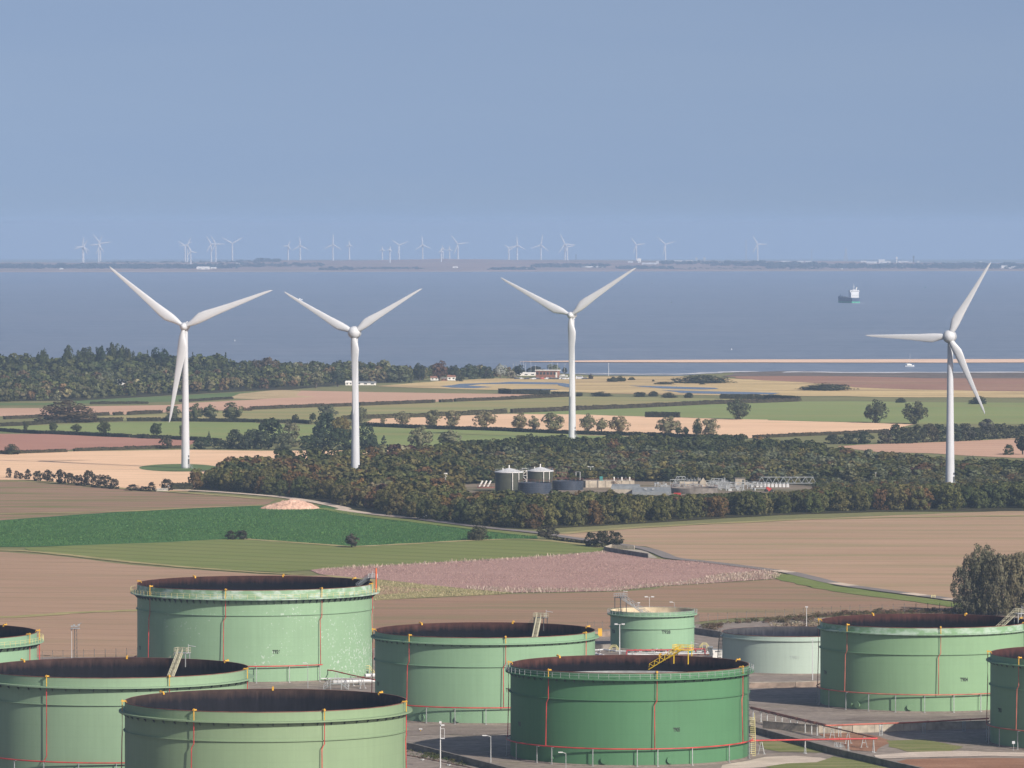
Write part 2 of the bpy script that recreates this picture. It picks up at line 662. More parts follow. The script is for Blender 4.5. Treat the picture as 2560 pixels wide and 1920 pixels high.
def sheet(name, pts, m, lift, label=None, jit=0.7, grid=150.0, step=14.0, kind='structure'):
    P = [gp(*p) for p in widen(pts)]
    for p in P:
        p.z = 0
    P = densify(P, step, jit)
    bm = bmesh.new()
    f = bm.faces.new([bm.verts.new(p) for p in P])
    bmesh.ops.triangulate(bm, faces=[f])
    for ax in (0, 1):
        lo = min(p[ax] for p in P)
        hi = max(p[ax] for p in P)
        k = math.ceil(lo / grid) * grid
        while k < hi:
            co, no = [0, 0, 0], [0, 0, 0]
            co[ax], no[ax] = k, 1
            bmesh.ops.bisect_plane(bm, geom=bm.verts[:] + bm.edges[:] + bm.faces[:], plane_co=co, plane_no=no)
            k += grid
    for v in bm.verts:
        v.co.z = gz(v.co.x, v.co.y) + lift
    bmesh.ops.recalc_face_normals(bm, faces=bm.faces[:])
    if sum(fc.normal.z for fc in bm.faces) < 0:
        bmesh.ops.reverse_faces(bm, faces=bm.faces[:])
    me = bpy.data.meshes.new(name)
    bm.to_mesh(me)
    bm.free()
    me.materials.append(m)
    o = link(name, me)
    return tag(o, label, None, None, kind)


def strip(name, pts, width, m, lift, label=None, step=12.0, jit=0.15, kind='structure'):
    P = [gp(*p) for p in widen(pts)]
    for p in P:
        p.z = 0
    # smooth the centre line
    for _ in range(2):
        Q = [P[0]]
        for i in range(len(P) - 1):
            Q += [P[i].lerp(P[i + 1], 0.25), P[i].lerp(P[i + 1], 0.75)]
        P = Q + [P[-1]]
    P = densify(P, step, 0, False)
    mb = MB()
    for i, p in enumerate(P):
        d = (P[min(i + 1, len(P) - 1)] - P[max(i - 1, 0)])
        if d.length < 1e-5:
            d = Vector((1, 0, 0))
        nrm = Vector((d.y, -d.x, 0)).normalized()
        w = width / 2
        for s in (-1, 1):
            r = p + nrm * s * (w + random.uniform(-jit, jit))
            mb.v.append((r.x, r.y, gz(r.x, r.y) + lift))
        if i:
            k = 2 * i
            mb.f.append((k - 2, k - 1, k + 1, k))
    return tag(mb.build(name, m), label, None, None, kind)


# sea
def sea_mat():
    m, n, l, b = new_mat('sea_water')
    geo = n.new('ShaderNodeNewGeometry').outputs['Position']
    band = noise(n, l, mapping(n, l, geo, (0, 0, 0.05), (1 / 1500, 1 / 420, 0.01)), 1.0, 5, 0.6)
    rip = noise(n, l, mapping(n, l, geo, (0, 0, -0.15), (1 / 26, 1 / 26, 0.01)), 1.0, 6, 0.75)
    c = ramp(n, l, band, [(0.3, (0.085, 0.115, 0.145)), (0.5, (0.118, 0.142, 0.172)), (0.7, (0.165, 0.168, 0.182))])
    lng = noise(n, l, mapping(n, l, geo, (0, 0, 0.03), (1 / 240, 1 / 90, 0.01)), 1.0, 6, 0.7)
    c = mixc(n, l, 0.45, c, ramp(n, l, lng, [(0.40, (0.045, 0.07, 0.105)), (0.60, (0.22, 0.235, 0.265))]))
    c = mixc(n, l, 0.4, c, ramp(n, l, rip, [(0.38, (0.04, 0.065, 0.10)), (0.62, (0.25, 0.27, 0.30))]))
    d = n.new('ShaderNodeBsdfDiffuse')
    l.new(c, d.inputs['Color'])
    g = n.new('ShaderNodeBsdfGlossy')
    g.inputs['Roughness'].default_value = 0.35
    g.inputs['Color'].default_value = (0.75, 0.85, 0.98, 1)
    bp = n.new('ShaderNodeBump')
    bp.inputs['Strength'].default_value = 0.8
    bp.inputs['Distance'].default_value = 1.2
    l.new(rip, bp.inputs['Height'])
    l.new(bp.outputs[0], g.inputs['Normal'])
    mx = n.new('ShaderNodeMixShader')
    mx.inputs[0].default_value = 0.42
    l.new(d.outputs[0], mx.inputs[1])
    l.new(g.outputs[0], mx.inputs[2])
    out = [x for x in n if x.type == 'OUTPUT_MATERIAL'][0]
    l.new(mx.outputs[0], out.inputs['Surface'])
    n.remove(b)
    return m


M['sea'] = sea_mat()
shore = [gp(*p) for p in [(-400, 930), (1000, 928), (1300, 928), (1440, 936), (1500, 938.5), (1700, 939.5), (1830, 931), (1950, 932), (2200, 933.5), (2420, 933), (2560, 929.5), (2900, 929)]]
shore = [Vector((-9000, 4900, 0)), Vector((-3000, 5000, 0))] + shore + [Vector((3000, 5200, 0)), Vector((9000, 5200, 0))]
cols = densify([Vector((p.x, p.y, 0)) for p in shore], 60, 2, False)
fan = np.concatenate([[0], np.cumsum(1.17 ** np.arange(30))])
fan = fan / fan[-1]
sm = MB()
nr = len(fan)
for p in cols:
    L = p.length
    dr = p / L
    # outer parts fan out so that the sheet stays wide at the horizon
    for t in fan:
        r = L + (47000 - L) * t
        x, y = dr.x * r, dr.y * r
        sm.v.append((x, y, gz(x, y) + 0.12))
for i in range(len(cols) - 1):
    for j in range(nr - 1):
        sm.f.append((i * nr + j, (i + 1) * nr + j, (i + 1) * nr + j + 1, i * nr + j + 1))
tag(sm.build('sea', M['sea']), kind='structure')

M['sand'] = field_mat('pink_sand', (0.42, 0.32, 0.25), (0.52, 0.40, 0.32), (0.60, 0.48, 0.39), 0, 120, 10, 60, 0.4)
M['mud'] = field_mat('wet_mud', (0.055, 0.055, 0.055), (0.10, 0.09, 0.085), (0.17, 0.15, 0.14), 0, 120, 12, 50, 0.2)
M['marsh'] = field_mat('dry_marsh_grass', (0.27, 0.22, 0.12), (0.40, 0.325, 0.17), (0.50, 0.42, 0.25), 0, 90, 16, 80, 0.3, alt=(0.21, 0.16, 0.10), alt_amt=0.85, alt_scale=70)
M['redmarsh'] = field_mat('red_saltmarsh', (0.14, 0.085, 0.068), (0.215, 0.125, 0.095), (0.28, 0.185, 0.14), 0, 160, 18, 80, 0.3, alt=(0.24, 0.20, 0.11), alt_amt=0.5, alt_scale=70)
sheet('sandbar', [(1300, 905.2), (1420, 903), (1600, 901.4), (1900, 900), (2250, 899.4), (2700, 899), (2700, 907.5), (2250, 908), (1900, 907.6), (1600, 907.2), (1450, 906.8), (1300, 905.9)], M['sand'], 0.6, jit=3, step=40)
sheet('marsh', [(940, 966), (1100, 953), (1250, 946), (1380, 946), (1500, 941), (1700, 941), (1850, 948), (2560, 975), (2750, 975), (2750, 994), (2300, 994), (1900, 989), (1600, 986), (1300, 977), (1180, 974), (1040, 970)], M['marsh'], 0.2, jit=4, step=30)
sheet('saltmarsh', qs('L', (640, 170), (1000, 166), (1400, 168), (2350, 178), (2350, 252), (2000, 246), (1700, 240), (1330, 228), (1150, 207), (950, 195), (780, 185)), M['redmarsh'], 0.25, jit=5, step=30)
sheet('mudflat', qs('L', (700, 152), (1000, 142), (1450, 150), (1840, 155), (2212, 143), (2400, 142), (2400, 186), (1700, 180), (1300, 170), (950, 168), (820, 169), (640, 170)), M['mud'], 0.3, jit=6, step=30)


def water_mat():
    m, n, l, b = new_mat('pond_water')
    b.inputs['Base Color'].default_value = (0.10, 0.12, 0.15, 1)
    b.inputs['Roughness'].default_value = 0.25
    geo = n.new('ShaderNodeNewGeometry').outputs['Position']
    f = noise(n, l, geo, 0.4, 4)
    bump(n, l, f, b, 0.25, 0.2)
    return m


M['pond'] = water_mat()
sheet('pond', qs('J', (520, 318), (700, 296), (1050, 285), (1180, 277), (1600, 285), (1740, 300), (1705, 330), (1600, 302), (1180, 297), (900, 299), (770, 312), (880, 318), (1000, 326), (820, 336), (620, 331)), M['pond'], 0.3, jit=3, step=25)
sheet('pond', qs('J', (1100, 350), (1300, 342), (1560, 344), (1620, 350), (1400, 358), (1200, 356)), M['pond'], 0.3, jit=3, step=25)
sheet('pond', qs('L', (150, 219), (330, 222), (600, 230), (620, 236), (540, 239), (330, 234)), M['pond'], 0.3, jit=3, step=25)
sheet('pond', qs('L', (320, 243), (600, 249), (940, 257), (900, 265), (600, 262), (420, 257)), M['pond'], 0.3, jit=3, step=25)

M['glare_strip'] = field_mat('painted_shallow_glare', (0.18, 0.21, 0.26), (0.33, 0.36, 0.40), (0.55, 0.57, 0.60), 0, 60, 8, 60, 0.2)  # glare on the shallows, painted as pale strips along the waterline
strip('glare_strip', [(1440, 935.2), (1540, 936), (1700, 936.8), (1800, 931.5), (1880, 929.3)], 26, M['glare_strip'], 0.35, jit=8, step=40)
strip('glare_strip', [(1960, 930.6), (2200, 932), (2420, 931.2), (2600, 927.5)], 30, M['glare_strip'], 0.35, jit=10, step=40)

# far shore: a low ridge of land across the estuary
far_top = [(-900, 656), (0, 656), (180, 656.5), (300, 655), (560, 655), (640, 651), (900, 651), (1000, 649.5), (1103, 646.8), (1200, 648), (1280, 650), (1480, 650.5), (1640, 652), (1920, 652.5), (2100, 653), (2300, 657), (2560, 658.5), (3300, 659)]
far_shore = [(-900, 681), (640, 680.3), (1280, 679.3), (1920, 678.3), (3300, 677.5)]


def interp(tab, x):
    return float(np.interp(x, [a for a, _ in tab], [b for _, b in tab]))


D_RIDGE = 21000.0
fm = MB()
fx = list(range(-900, 3301, 24))
rowsn = 7
for x in fx:
    p0 = gp(x, interp(far_shore, x))
    d0 = p0.y
    top = at(x, interp(far_top, x) + random.uniform(-0.4, 0.4), D_RIDGE)
    hr = top.z - gz(top.x, top.y)
    prof = [(d0, 0.3), (d0 + 60, 3.0), (d0 + 0.35 * (D_RIDGE - d0), hr * 0.34), (d0 + 0.7 * (D_RIDGE - d0), hr * 0.68), (D_RIDGE, hr), (23500, hr * 0.55), (26000, -3)]
    for (yy, hh) in prof:
        xx = (x - 1280) / FPX * yy
        fm.v.append((xx, yy, gz(xx, yy) + hh + (random.uniform(-0.5, 0.5) if 3.5 < hh else 0)))
for i in range(len(fx) - 1):
    for j in range(rowsn - 1):
        a = i * rowsn + j
        fm.f.append((a, a + rowsn, a + rowsn + 1, a + 1))
M['farland'] = field_mat('far_farmland', (0.10, 0.075, 0.06), (0.20, 0.14, 0.115), (0.34, 0.25, 0.19), 0.0, 900, 160, 500, 0.02, alt=(0.09, 0.10, 0.05), alt_amt=0.8, alt_scale=350)
tag(fm.build('far_shore_land', M['farland'], smooth=True), kind='structure')
bm_ = MB()
for x in range(-900, 3301, 24):
    p0 = gp(x, interp(far_shore, x))
    for (dy, hh) in ((-40, 0.25), (25, 2.2)):
        yy = p0.y + dy
        xx = (x - 1280) / FPX * yy
        bm_.v.append((xx, yy, gz(xx, yy) + hh + 0.4))
for i in range(len(fx) - 1):
    bm_.f.append((2 * i, 2 * i + 2, 2 * i + 3, 2 * i + 1))
M['farbeach'] = field_mat('far_beach', (0.20, 0.16, 0.13), (0.27, 0.22, 0.18), (0.36, 0.31, 0.27), 0, 300, 30, 120, 0.1)
tag(bm_.build('beach', M['farbeach']), kind='structure')


def far_ground(px, py):
    """the point of the far ridge seen at a pixel"""
    a, b2 = interp(far_shore, px), interp(far_top, px)
    t = min(1, max(0, (a - py) / max(0.1, (a - b2))))
    d0 = gp(px, a).y
    lo, hi = d0, D_RIDGE
    top = at(px, b2, D_RIDGE)
    hr = top.z - gz(top.x, top.y)
    for _ in range(30):
        mid = (lo + hi) / 2
        p = at(px, py, mid)
        g = gz(p.x, p.y) + hr * (mid - d0) / (D_RIDGE - d0)
        if p.z > g:
            lo = mid
        else:
            hi = mid
    return at(px, py, lo)


# ------------------------------------------------------------------ fields
C_PINK = ((0.30, 0.20, 0.145), (0.375, 0.255, 0.19), (0.43, 0.31, 0.235))
C_BROWN = ((0.20, 0.14, 0.10), (0.255, 0.182, 0.13), (0.30, 0.222, 0.16))
C_STUB = ((0.36, 0.255, 0.165), (0.45, 0.325, 0.215), (0.53, 0.40, 0.28))
C_OLIVE = ((0.175, 0.165, 0.075), (0.225, 0.21, 0.10), (0.27, 0.25, 0.13))
C_GREEN = ((0.11, 0.155, 0.055), (0.15, 0.20, 0.075), (0.19, 0.235, 0.10))
M['pink'] = field_mat('pale_pink_tilth', *C_PINK, 0.06, 120, 3, 150, 0.8, tram=(0.06, 30, 4, 0.25))
M['plough'] = field_mat('red_brown_tilth', (0.215, 0.115, 0.09), (0.27, 0.15, 0.118), (0.31, 0.185, 0.145), -0.03, 90, 3, 90, 1.2)
M['stub'] = field_mat('straw_stubble', *C_STUB, 0.04, 140, 2.6, 150, 1.5, alt=(0.38, 0.29, 0.18), alt_amt=0.5, alt_scale=25, gain=(1.2, 1.2, 1.24))
M['olivef'] = field_mat('thin_grass_ley', *C_OLIVE, 0.08, 100, 3, 120, 1.0, alt=(0.14, 0.185, 0.075), alt_amt=0.8, alt_scale=160, tram=(0.08, 30, 4, 0.25))
M['greenf'] = field_mat('winter_cereal', *C_GREEN, 0.05, 100, 3, 140, 1.0, alt=(0.20, 0.19, 0.085), alt_amt=0.5, alt_scale=120)
M['golf'] = field_mat('short_dark_grass', (0.06, 0.10, 0.035), (0.08, 0.125, 0.05), (0.10, 0.15, 0.06), 0.05, 80, 8, 100, 0.6)
M['rough'] = field_mat('bleached_rough_grass', (0.24, 0.19, 0.11), (0.36, 0.29, 0.18), (0.44, 0.37, 0.24), 0.1, 30, 5, 25, 0.6, alt=(0.13, 0.14, 0.06), alt_amt=0.7, alt_scale=20)
M['stripe'] = field_mat('drilled_soil_with_seedlings', (0.155, 0.105, 0.075), (0.21, 0.145, 0.105), (0.26, 0.185, 0.135), -0.42, 160, 4, 60, 1.5, alt=(0.105, 0.135, 0.045), alt_amt=0.9, alt_scale=34, tram=(-0.42, 16, 3, 0.3))
M['beet'] = field_mat('leafy_root_crop', (0.018, 0.055, 0.022), (0.034, 0.088, 0.036), (0.065, 0.135, 0.055), 0.5, 40, 1.8, 50, 2.2, alt=(0.045, 0.105, 0.03), alt_amt=0.6, bstr=1.0, gain=(1.02, 1.08, 0.86))
M['grassf'] = field_mat('mown_pasture', (0.085, 0.12, 0.035), (0.12, 0.155, 0.05), (0.155, 0.18, 0.07), 0.62, 160, 3.5, 80, 1.2, alt=(0.15, 0.165, 0.065), alt_amt=0.6, alt_scale=28, tram=(0.62, 18, 5, 0.3))
M['weed'] = field_mat('dead_weed_floor', (0.24, 0.16, 0.145), (0.29, 0.20, 0.18), (0.34, 0.245, 0.215), 0.3, 20, 6, 30, 1.0, gain=(.88, .88, .9))
M['brown'] = field_mat('bare_brown_tilth', *C_BROWN, 0.35, 140, 3.2, 110, 2.2, alt=(0.19, 0.155, 0.095), alt_amt=0.55, alt_scale=45, tram=(0.42, 20, 1.6, 0.3))
M['brown2'] = field_mat('brown_seedbed', (0.165, 0.115, 0.08), (0.215, 0.148, 0.105), (0.255, 0.185, 0.13), 0.3, 140, 3.0, 90, 2.2, alt=(0.145, 0.14, 0.075), alt_amt=0.7, alt_scale=40, tram=(0.30, 20, 1.6, 0.3))
M['tan'] = field_mat('sparse_tan_crop', (0.255, 0.19, 0.12), (0.315, 0.235, 0.155), (0.37, 0.285, 0.195), 0.12, 200, 3.0, 130, 1.8, alt=(0.19, 0.18, 0.10), alt_amt=0.75, alt_scale=55, gain=(0.9, 0.88, 0.94), tram=(0.16, 24, 2.2, 0.35))
M['verge'] = field_mat('verge_grass', (0.155, 0.15, 0.065), (0.24, 0.22, 0.11), (0.34, 0.31, 0.18), 0.2, 14, 2, 16, 1.0, alt=(0.10, 0.13, 0.045), alt_amt=0.8, alt_scale=12)
M['vergeg'] = field_mat('green_verge_grass', (0.075, 0.11, 0.03), (0.11, 0.15, 0.045), (0.17, 0.19, 0.085), 0.2, 14, 2, 16, 1.0)
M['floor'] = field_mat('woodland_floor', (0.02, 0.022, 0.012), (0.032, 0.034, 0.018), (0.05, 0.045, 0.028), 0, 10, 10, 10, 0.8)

sheet('green_field', qs('A', (-120, 185), (400, 165), (900, 130), (1560, 100), (1900, 80), (2150, 70), (2212, 68), (2212, 80), (2050, 92), (2000, 124), (1560, 148), (1280, 158), (800, 167), (400, 182), (-120, 203)), M['golf'], 0.06, 'dark green grass strip along the coastal wood')
sheet('ploughed_field', qs('A', (-120, 213), (340, 209), (800, 192), (1500, 182), (1650, 163), (2212, 135)) + qs('B', (200, 118), (390, 58), (900, 68), (1600, 80), (2212, 88)) + qs('C', (375, 97), (0, 120)) + qs('B', (1700, 150), (900, 172), (0, 212)) + qs('A', (2050, 224), (1400, 247), (1050, 268), (800, 260), (360, 277), (-120, 312)), M['pink'], 0.08, 'long pale pink tilled field below the coastal wood')
sheet('rough_grass', qs('B', (-220, 118), (-150, 85), (200, 50), (390, 60), (350, 100), (530, 112), (300, 119), (0, 131), (-200, 126)), M['rough'], 0.10, 'bleached rough grass at the pink field corner')
sheet('grass_field', qs('A', (820, 283), (1420, 261), (2100, 226)) + qs('B', (0, 220), (900, 188), (1540, 157), (2212, 130)) + qs('C', (0, 133), (550, 108), (1750, 126), (2212, 135), (2100, 152), (1100, 202), (0, 247)) + qs('B', (2150, 252), (950, 303), (450, 332)) + qs('A', (2212, 320), (1050, 312)), M['olivef'], 0.10, 'olive grass field between two long hedges')
sheet('green_field', qs('C', (50, 253), (1100, 205), (1900, 165), (2212, 140)) + qs('D', (0, 163), (250, 153), (700, 150), (1500, 160), (2350, 185), (2350, 352), (1300, 346), (900, 336), (0, 313)) + qs('C', (1900, 302), (1000, 277), (560, 264), (50, 262)), M['greenf'], 0.12, 'wide light green field with three lone trees')
sheet('stubble_field', qs('B', (930, 347), (1000, 303), (2160, 260)) + qs('C', (0, 260), (560, 264), (1000, 279), (1900, 304), (2212, 310)) + qs('D', (0, 315), (900, 338), (1260, 350), (1050, 402), (0, 457)) + qs('C', (2212, 470), (1960, 470), (1100, 440), (0, 406)) + qs('B', (2212, 392), (1500, 377), (1000, 357)), M['stub'], 0.14, 'straw stubble field behind the row of willows')
sheet('green_field', qs('A', (-120, 376), (0, 372), (900, 335), (1500, 327), (2212, 334)) + qs('B', (0, 343), (350, 353), (750, 360), (950, 370), (1500, 392), (2212, 410)) + qs('C', (0, 415), (560, 437), (1300, 467), (1900, 486), (1700, 520), (0, 520)) + qs('B', (2212, 500), (1700, 556), (1150, 557), (1050, 532), (0, 490)) + qs('A', (1900, 485), (1480, 462), (1120, 452), (400, 422), (-120, 400)), M['greenf'], 0.14, 'bright green field between hedges by the copse')
sheet('ploughed_field', qs('A', (-120, 418), (400, 434), (900, 458), (1500, 478), (1700, 490), (1640, 535), (1380, 548), (640, 562), (580, 577), (-120, 590)), M['plough'], 0.16, 'red brown ploughed field on the left')
sheet('stubble_field', qs('A', (-120, 617), (600, 586), (1570, 570)) + qs('B', (0, 580), (900, 575), (1450, 580), (1400, 640), (1000, 700), (200, 760)) + qs('A', (2212, 780), (1900, 860), (1640, 930), (1400, 925), (1000, 893), (700, 865), (270, 832), (-120, 812)), M['stub'], 0.18, 'straw stubble field round the first big turbine')
sheet('stubble_field', qs('D', (600, 540), (950, 516), (1550, 499), (2150, 468), (2350, 460), (2350, 660), (2150, 640), (1700, 620), (1400, 600), (950, 590), (700, 560)), M['pink'], 0.16, 'pale tilled field behind the right end of the wood')
ell = [q('A', 1545 + 345 * math.cos(2 * PI * k / 28), 727 + 33 * math.sin(2 * PI * k / 28)) for k in range(28)]
sheet('grass_patch', ell, M['golf'], 0.22, 'round grass patch at the foot of the first big turbine', jit=0.4)
strip('track', qs('C', (560, 442), (1000, 452), (1400, 470), (1960, 490)), 5, M['rough'], 0.2, 'pale track by the stubble')
strip('track', qs('D', (650, 530), (950, 518), (1550, 500), (2150, 470), (2350, 460)), 6, M['vergeg'], 0.2, 'grass track by the copse')

sheet('drilled_field', qs('E', (-140, 38), (150, 58), (500, 88), (760, 108), (960, 122), (1180, 138), (1500, 160), (1700, 172), (1620, 205), (1000, 230), (600, 256), (0, 300), (-140, 308)), M['stripe'], 0.10, 'brown drilled field streaked with green seedlings')
sheet('root_crop_field', qs('E', (-140, 303), (0, 298), (600, 255), (1000, 232), (1590, 208), (1970, 210), (1990, 192), (2212, 255)) + qs('F', (300, 226), (600, 256), (900, 300), (1330, 345), (1340, 364), (1000, 370), (540, 396), (230, 410), (0, 400)) + qs('E', (1800, 437), (1500, 414), (1000, 434), (500, 452), (180, 462), (-140, 462)), M['beet'], 0.12, 'dark green leafy root crop field')
sheet('pasture', qs('E', (150, 467), (500, 452), (1000, 435), (1400, 414), (1500, 416), (1800, 438)) + qs('F', (0, 402), (230, 413), (540, 397), (1000, 371), (1340, 366), (1760, 418), (1745, 440), (1300, 476), (600, 516), (0, 548), (-60, 556)) + qs('E', (1700, 617), (1200, 594), (800, 560), (400, 513), (170, 481)), M['grassf'], 0.14, 'mown green pasture below the root crop')
sheet('weed_field', qs('F', (-60, 556), (0, 547), (600, 515), (1300, 474), (1750, 438), (1900, 462), (2020, 482), (2190, 496)) + qs('G', (250, 503), (650, 552), (725, 588), (700, 607), (0, 652)) + qs('F', (1800, 684), (1180, 694), (900, 672), (400, 617), (0, 582)), M['weed'], 0.16, 'mauve field of dead tall weeds')
sheet('brown_field', qs('E', (-140, 492), (0, 492), (300, 512), (800, 572), (1200, 602), (1600, 630), (1900, 640)) + qs('F', (0, 588), (300, 612), (390, 640), (380, 700), (340, 730)) + [(930, 1560), (930, 1640), (350, 1655), (-80, 1665)], M['brown'], 0.10, 'bare brown field behind the left tanks')
sheet('grass_margin', qs('F', (-20, 575), (380, 616), (700, 648), (900, 668), (1200, 694), (1050, 708), (700, 722), (340, 742), (250, 700), (250, 640)), M['verge'], 0.14, 'pale grass wedge between the weeds and the brown field')
sheet('brown_patch', qs('F', (300, 655), (400, 652), (560, 665), (720, 678), (560, 693), (330, 712)), M['brown'], 0.16, 'small brown triangle in the grass wedge')
sheet('seedbed_field', qs('F', (300, 745), (340, 742), (700, 726), (1180, 702), (1800, 690), (2050, 674)) + qs('G', (0, 656), (700, 612), (760, 612), (900, 662), (1100, 692), (1500, 742), (1850, 795), (1850, 800), (1200, 812), (880, 838), (440, 850), (0, 890)) + [(1500, 1585), (1180, 1610), (900, 1640)], M['brown2'], 0.12, 'brown seedbed field behind the middle tanks')
sheet('tan_field', qs('F', (1440, 338), (1480, 324), (2150, 278)) + qs('G', (0, 287), (600, 257), (1100, 231), (2212, 187), (2400, 180), (2400, 800), (1840, 752), (1500, 706), (1200, 668), (1000, 634), (770, 566), (650, 548), (110, 496), (30, 462)) + qs('F', (2100, 440), (2000, 408), (1860, 402), (1640, 366)), M['tan'], 0.10, 'wide tan field with faint green patches')
strip('grass_margin', qs('T1', (-80, 425), (0, 418), (300, 398), (700, 370), (1130, 355), (1700, 330)), 7, M['verge'], 0.2, 'green margin across the brown field', jit=1.2)
strip('grass_margin', qs('E', (-140, 470), (0, 478), (300, 497), (800, 557), (1200, 592), (1600, 620), (1850, 634)), 5, M['verge'], 0.22, 'pale margin beside the pasture', jit=0.8)
strip('grass_margin', qs('E', (-140, 40), (150, 52), (500, 82), (760, 103), (960, 118), (1180, 132), (1650, 170)), 6, M['verge'], 0.24, 'pale margin below the hedgerow bushes', jit=1.2)
strip('grass_margin', qs('E', (-140, 306), (600, 254), (1000, 232), (1620, 206)), 5, M['verge'], 0.24, 'margin between drilled soil and root crop', jit=1.0)
strip('grass_margin', qs('F', (1460, 332), (2212, 277)) + qs('G', (500, 262), (1100, 232), (2400, 180)), 7, M['verge'], 0.24, 'pale margin along the wood edge', jit=1.5)
strip('grass_margin', qs('E', (1500, 414), (1800, 436), (2150, 462)) + qs('F', (230, 412), (540, 396), (1000, 370), (1340, 364), (1760, 420)), 5, M['verge'], 0.26, 'rough margin between root crop and pasture', jit=1.0)
strip('grass_margin', qs('G', (720, 585), (850, 628), (1050, 672), (1300, 708), (1600, 745), (1840, 780)), 11, M['vergeg'], 0.24, 'green verge beside the lane', jit=1.2)
strip('grass_margin', qs('F', (0, 175), (300, 228), (600, 258), (900, 298), (1100, 322), (1330, 345)), 6, M['vergeg'], 0.24, 'green verge below the farm track', jit=1.0)
M['asphalt'] = field_mat('worn_lane_asphalt', (0.115, 0.11, 0.11), (0.15, 0.145, 0.145), (0.19, 0.182, 0.178), 0, 10, 5, 12, 2, bstr=0.2)
M['track'] = field_mat('pale_stone_track', (0.30, 0.26, 0.21), (0.40, 0.355, 0.30), (0.48, 0.43, 0.37), 0, 10, 3, 12, 2, bstr=0.2)
strip('farm_track', qs('E', (1050, 110), (1300, 122), (1640, 147), (1800, 165), (1970, 192), (2150, 232)) + qs('F', (100, 180), (300, 210), (600, 240)), 5.5, M['track'], 0.30, 'pale stone farm track along the wood')
strip('lane', qs('F', (600, 240), (900, 281), (1100, 304), (1340, 326), (1450, 345), (1640, 372), (1860, 402), (2000, 424), (2090, 452)) + qs('G', (10, 470), (60, 487), (300, 510), (650, 556), (770, 570), (900, 603), (1050, 640), (1200, 664), (1500, 703), (1650, 722), (1840, 748), (2100, 790)), 5.5, M['asphalt'], 0.31, 'narrow grey lane between the fields')
for (fx0, fy0, fx1, fy1) in ((690, 560, 780, 573), (1040, 637, 1160, 655), (1490, 700, 1600, 716), (1740, 734, 1780, 741)):
    strip('lane_patch', qs('G', (fx0, fy0), (fx1, fy1)), 5.0, M['track'], 0.34, 'pale concrete stretch of the lane')

# tank compound ground
def compound_mat():
    m, n, l, b = new_mat('compound_ground')
    geo = n.new('ShaderNodeNewGeometry').outputs['Position']
    f1 = noise(n, l, mapping(n, l, geo, (0, 0, 0.2), (1 / 26, 1 / 14, 0.01)), 1.0, 6, 0.62)
    f2 = noise(n, l, geo, 0.45, 5, 0.7)
    f3 = noise(n, l, mapping(n, l, geo, (0, 0, -0.2), (1 / 22, 1 / 22, 0.01)), 1.0, 4, 0.6)
    c = ramp(n, l, f1, [(0.32, (0.12, 0.10, 0.09)), (0.44, (0.21, 0.175, 0.155)), (0.54, (0.255, 0.215, 0.185)), (0.68, (0.33, 0.28, 0.235))])
    mr = n.new('ShaderNodeMapRange')
    mr.inputs[1].default_value = 0.55
    mr.inputs[2].default_value = 0.68
    mr.inputs[4].default_value = 0.8
    l.new(f3, mr.inputs[0])
    c = mixc(n, l, mr.outputs[0], c, (0.155, 0.15, 0.075))
    f4 = noise(n, l, mapping(n, l, geo, (0, 0, 0.5), (1 / 5.0, 1 / 3.0, 0.01)), 1.0, 6, 0.7)
    c = mixc(n, l, 0.5, c, ramp(n, l, f4, [(0.34, (0.085, 0.07, 0.06)), (0.5, (0.20, 0.17, 0.15)), (0.66, (0.38, 0.33, 0.28))]))
    c = mixc(n, l, 0.35, c, ramp(n, l, f2, [(0.3, (0.08, 0.065, 0.055)), (0.7, (0.36, 0.31, 0.27))]))
    l.new(c, b.inputs['Base Color'])
    b.inputs['Roughness'].default_value = 0.95
    b.inputs['Specular IOR Level'].default_value = 0.1
    bump(n, l, f2, b, 0.6, 0.3)
    return m


M['compound'] = compound_mat()
M['gravel'] = field_mat('pale_gravel', (0.26, 0.235, 0.21), (0.35, 0.32, 0.29), (0.48, 0.45, 0.41), 0, 8, 3, 8, 2.5)
M['greyhard'] = field_mat('grey_hardstanding', (0.085, 0.075, 0.07), (0.145, 0.13, 0.12), (0.21, 0.19, 0.175), 0, 9, 4, 9, 1.4)
M['redsoil'] = field_mat('rusty_soil', (0.13, 0.075, 0.05), (0.19, 0.11, 0.075), (0.26, 0.17, 0.12), 0, 12, 4, 12, 2.0)
M['cgrass'] = field_mat('compound_grass', (0.075, 0.10, 0.035), (0.11, 0.135, 0.05), (0.17, 0.17, 0.08), 0, 10, 5, 10, 1.5, alt=(0.22, 0.19, 0.12), alt_amt=0.6, alt_scale=10)
sheet('compound_ground', [(-400, 1652), (350, 1643), (930, 1622), (1200, 1597), (1500, 1576), (1740, 1562), (2100, 1543), (2420, 1530), (2800, 1515), (2900, 2200), (-500, 2200)], M['compound'], 0.16)
sheet('gravel_patch', qs('O', (60, 1130), (300, 1075), (700, 1060), (1050, 1085), (1210, 1120), (1000, 1165), (500, 1185), (100, 1230), (-400, 1260), (-300, 1190)), M['gravel'], 0.22, jit=0.5, step=5)
sheet('grass_patch', qs('O', (180, 840), (520, 850), (780, 870), (1250, 1000), (1050, 1015), (500, 1005), (280, 965)), M['cgrass'], 0.22, 'grass patch below the red pipe', jit=0.5, step=5)
sheet('grass_patch', qs('O', (300, 1210), (600, 1165), (1000, 1150), (1240, 1070), (1700, 1150), (2200, 1270), (1500, 1330), (600, 1290)), M['cgrass'], 0.23, 'grass patch along the dark bund wall', jit=0.5, step=5)
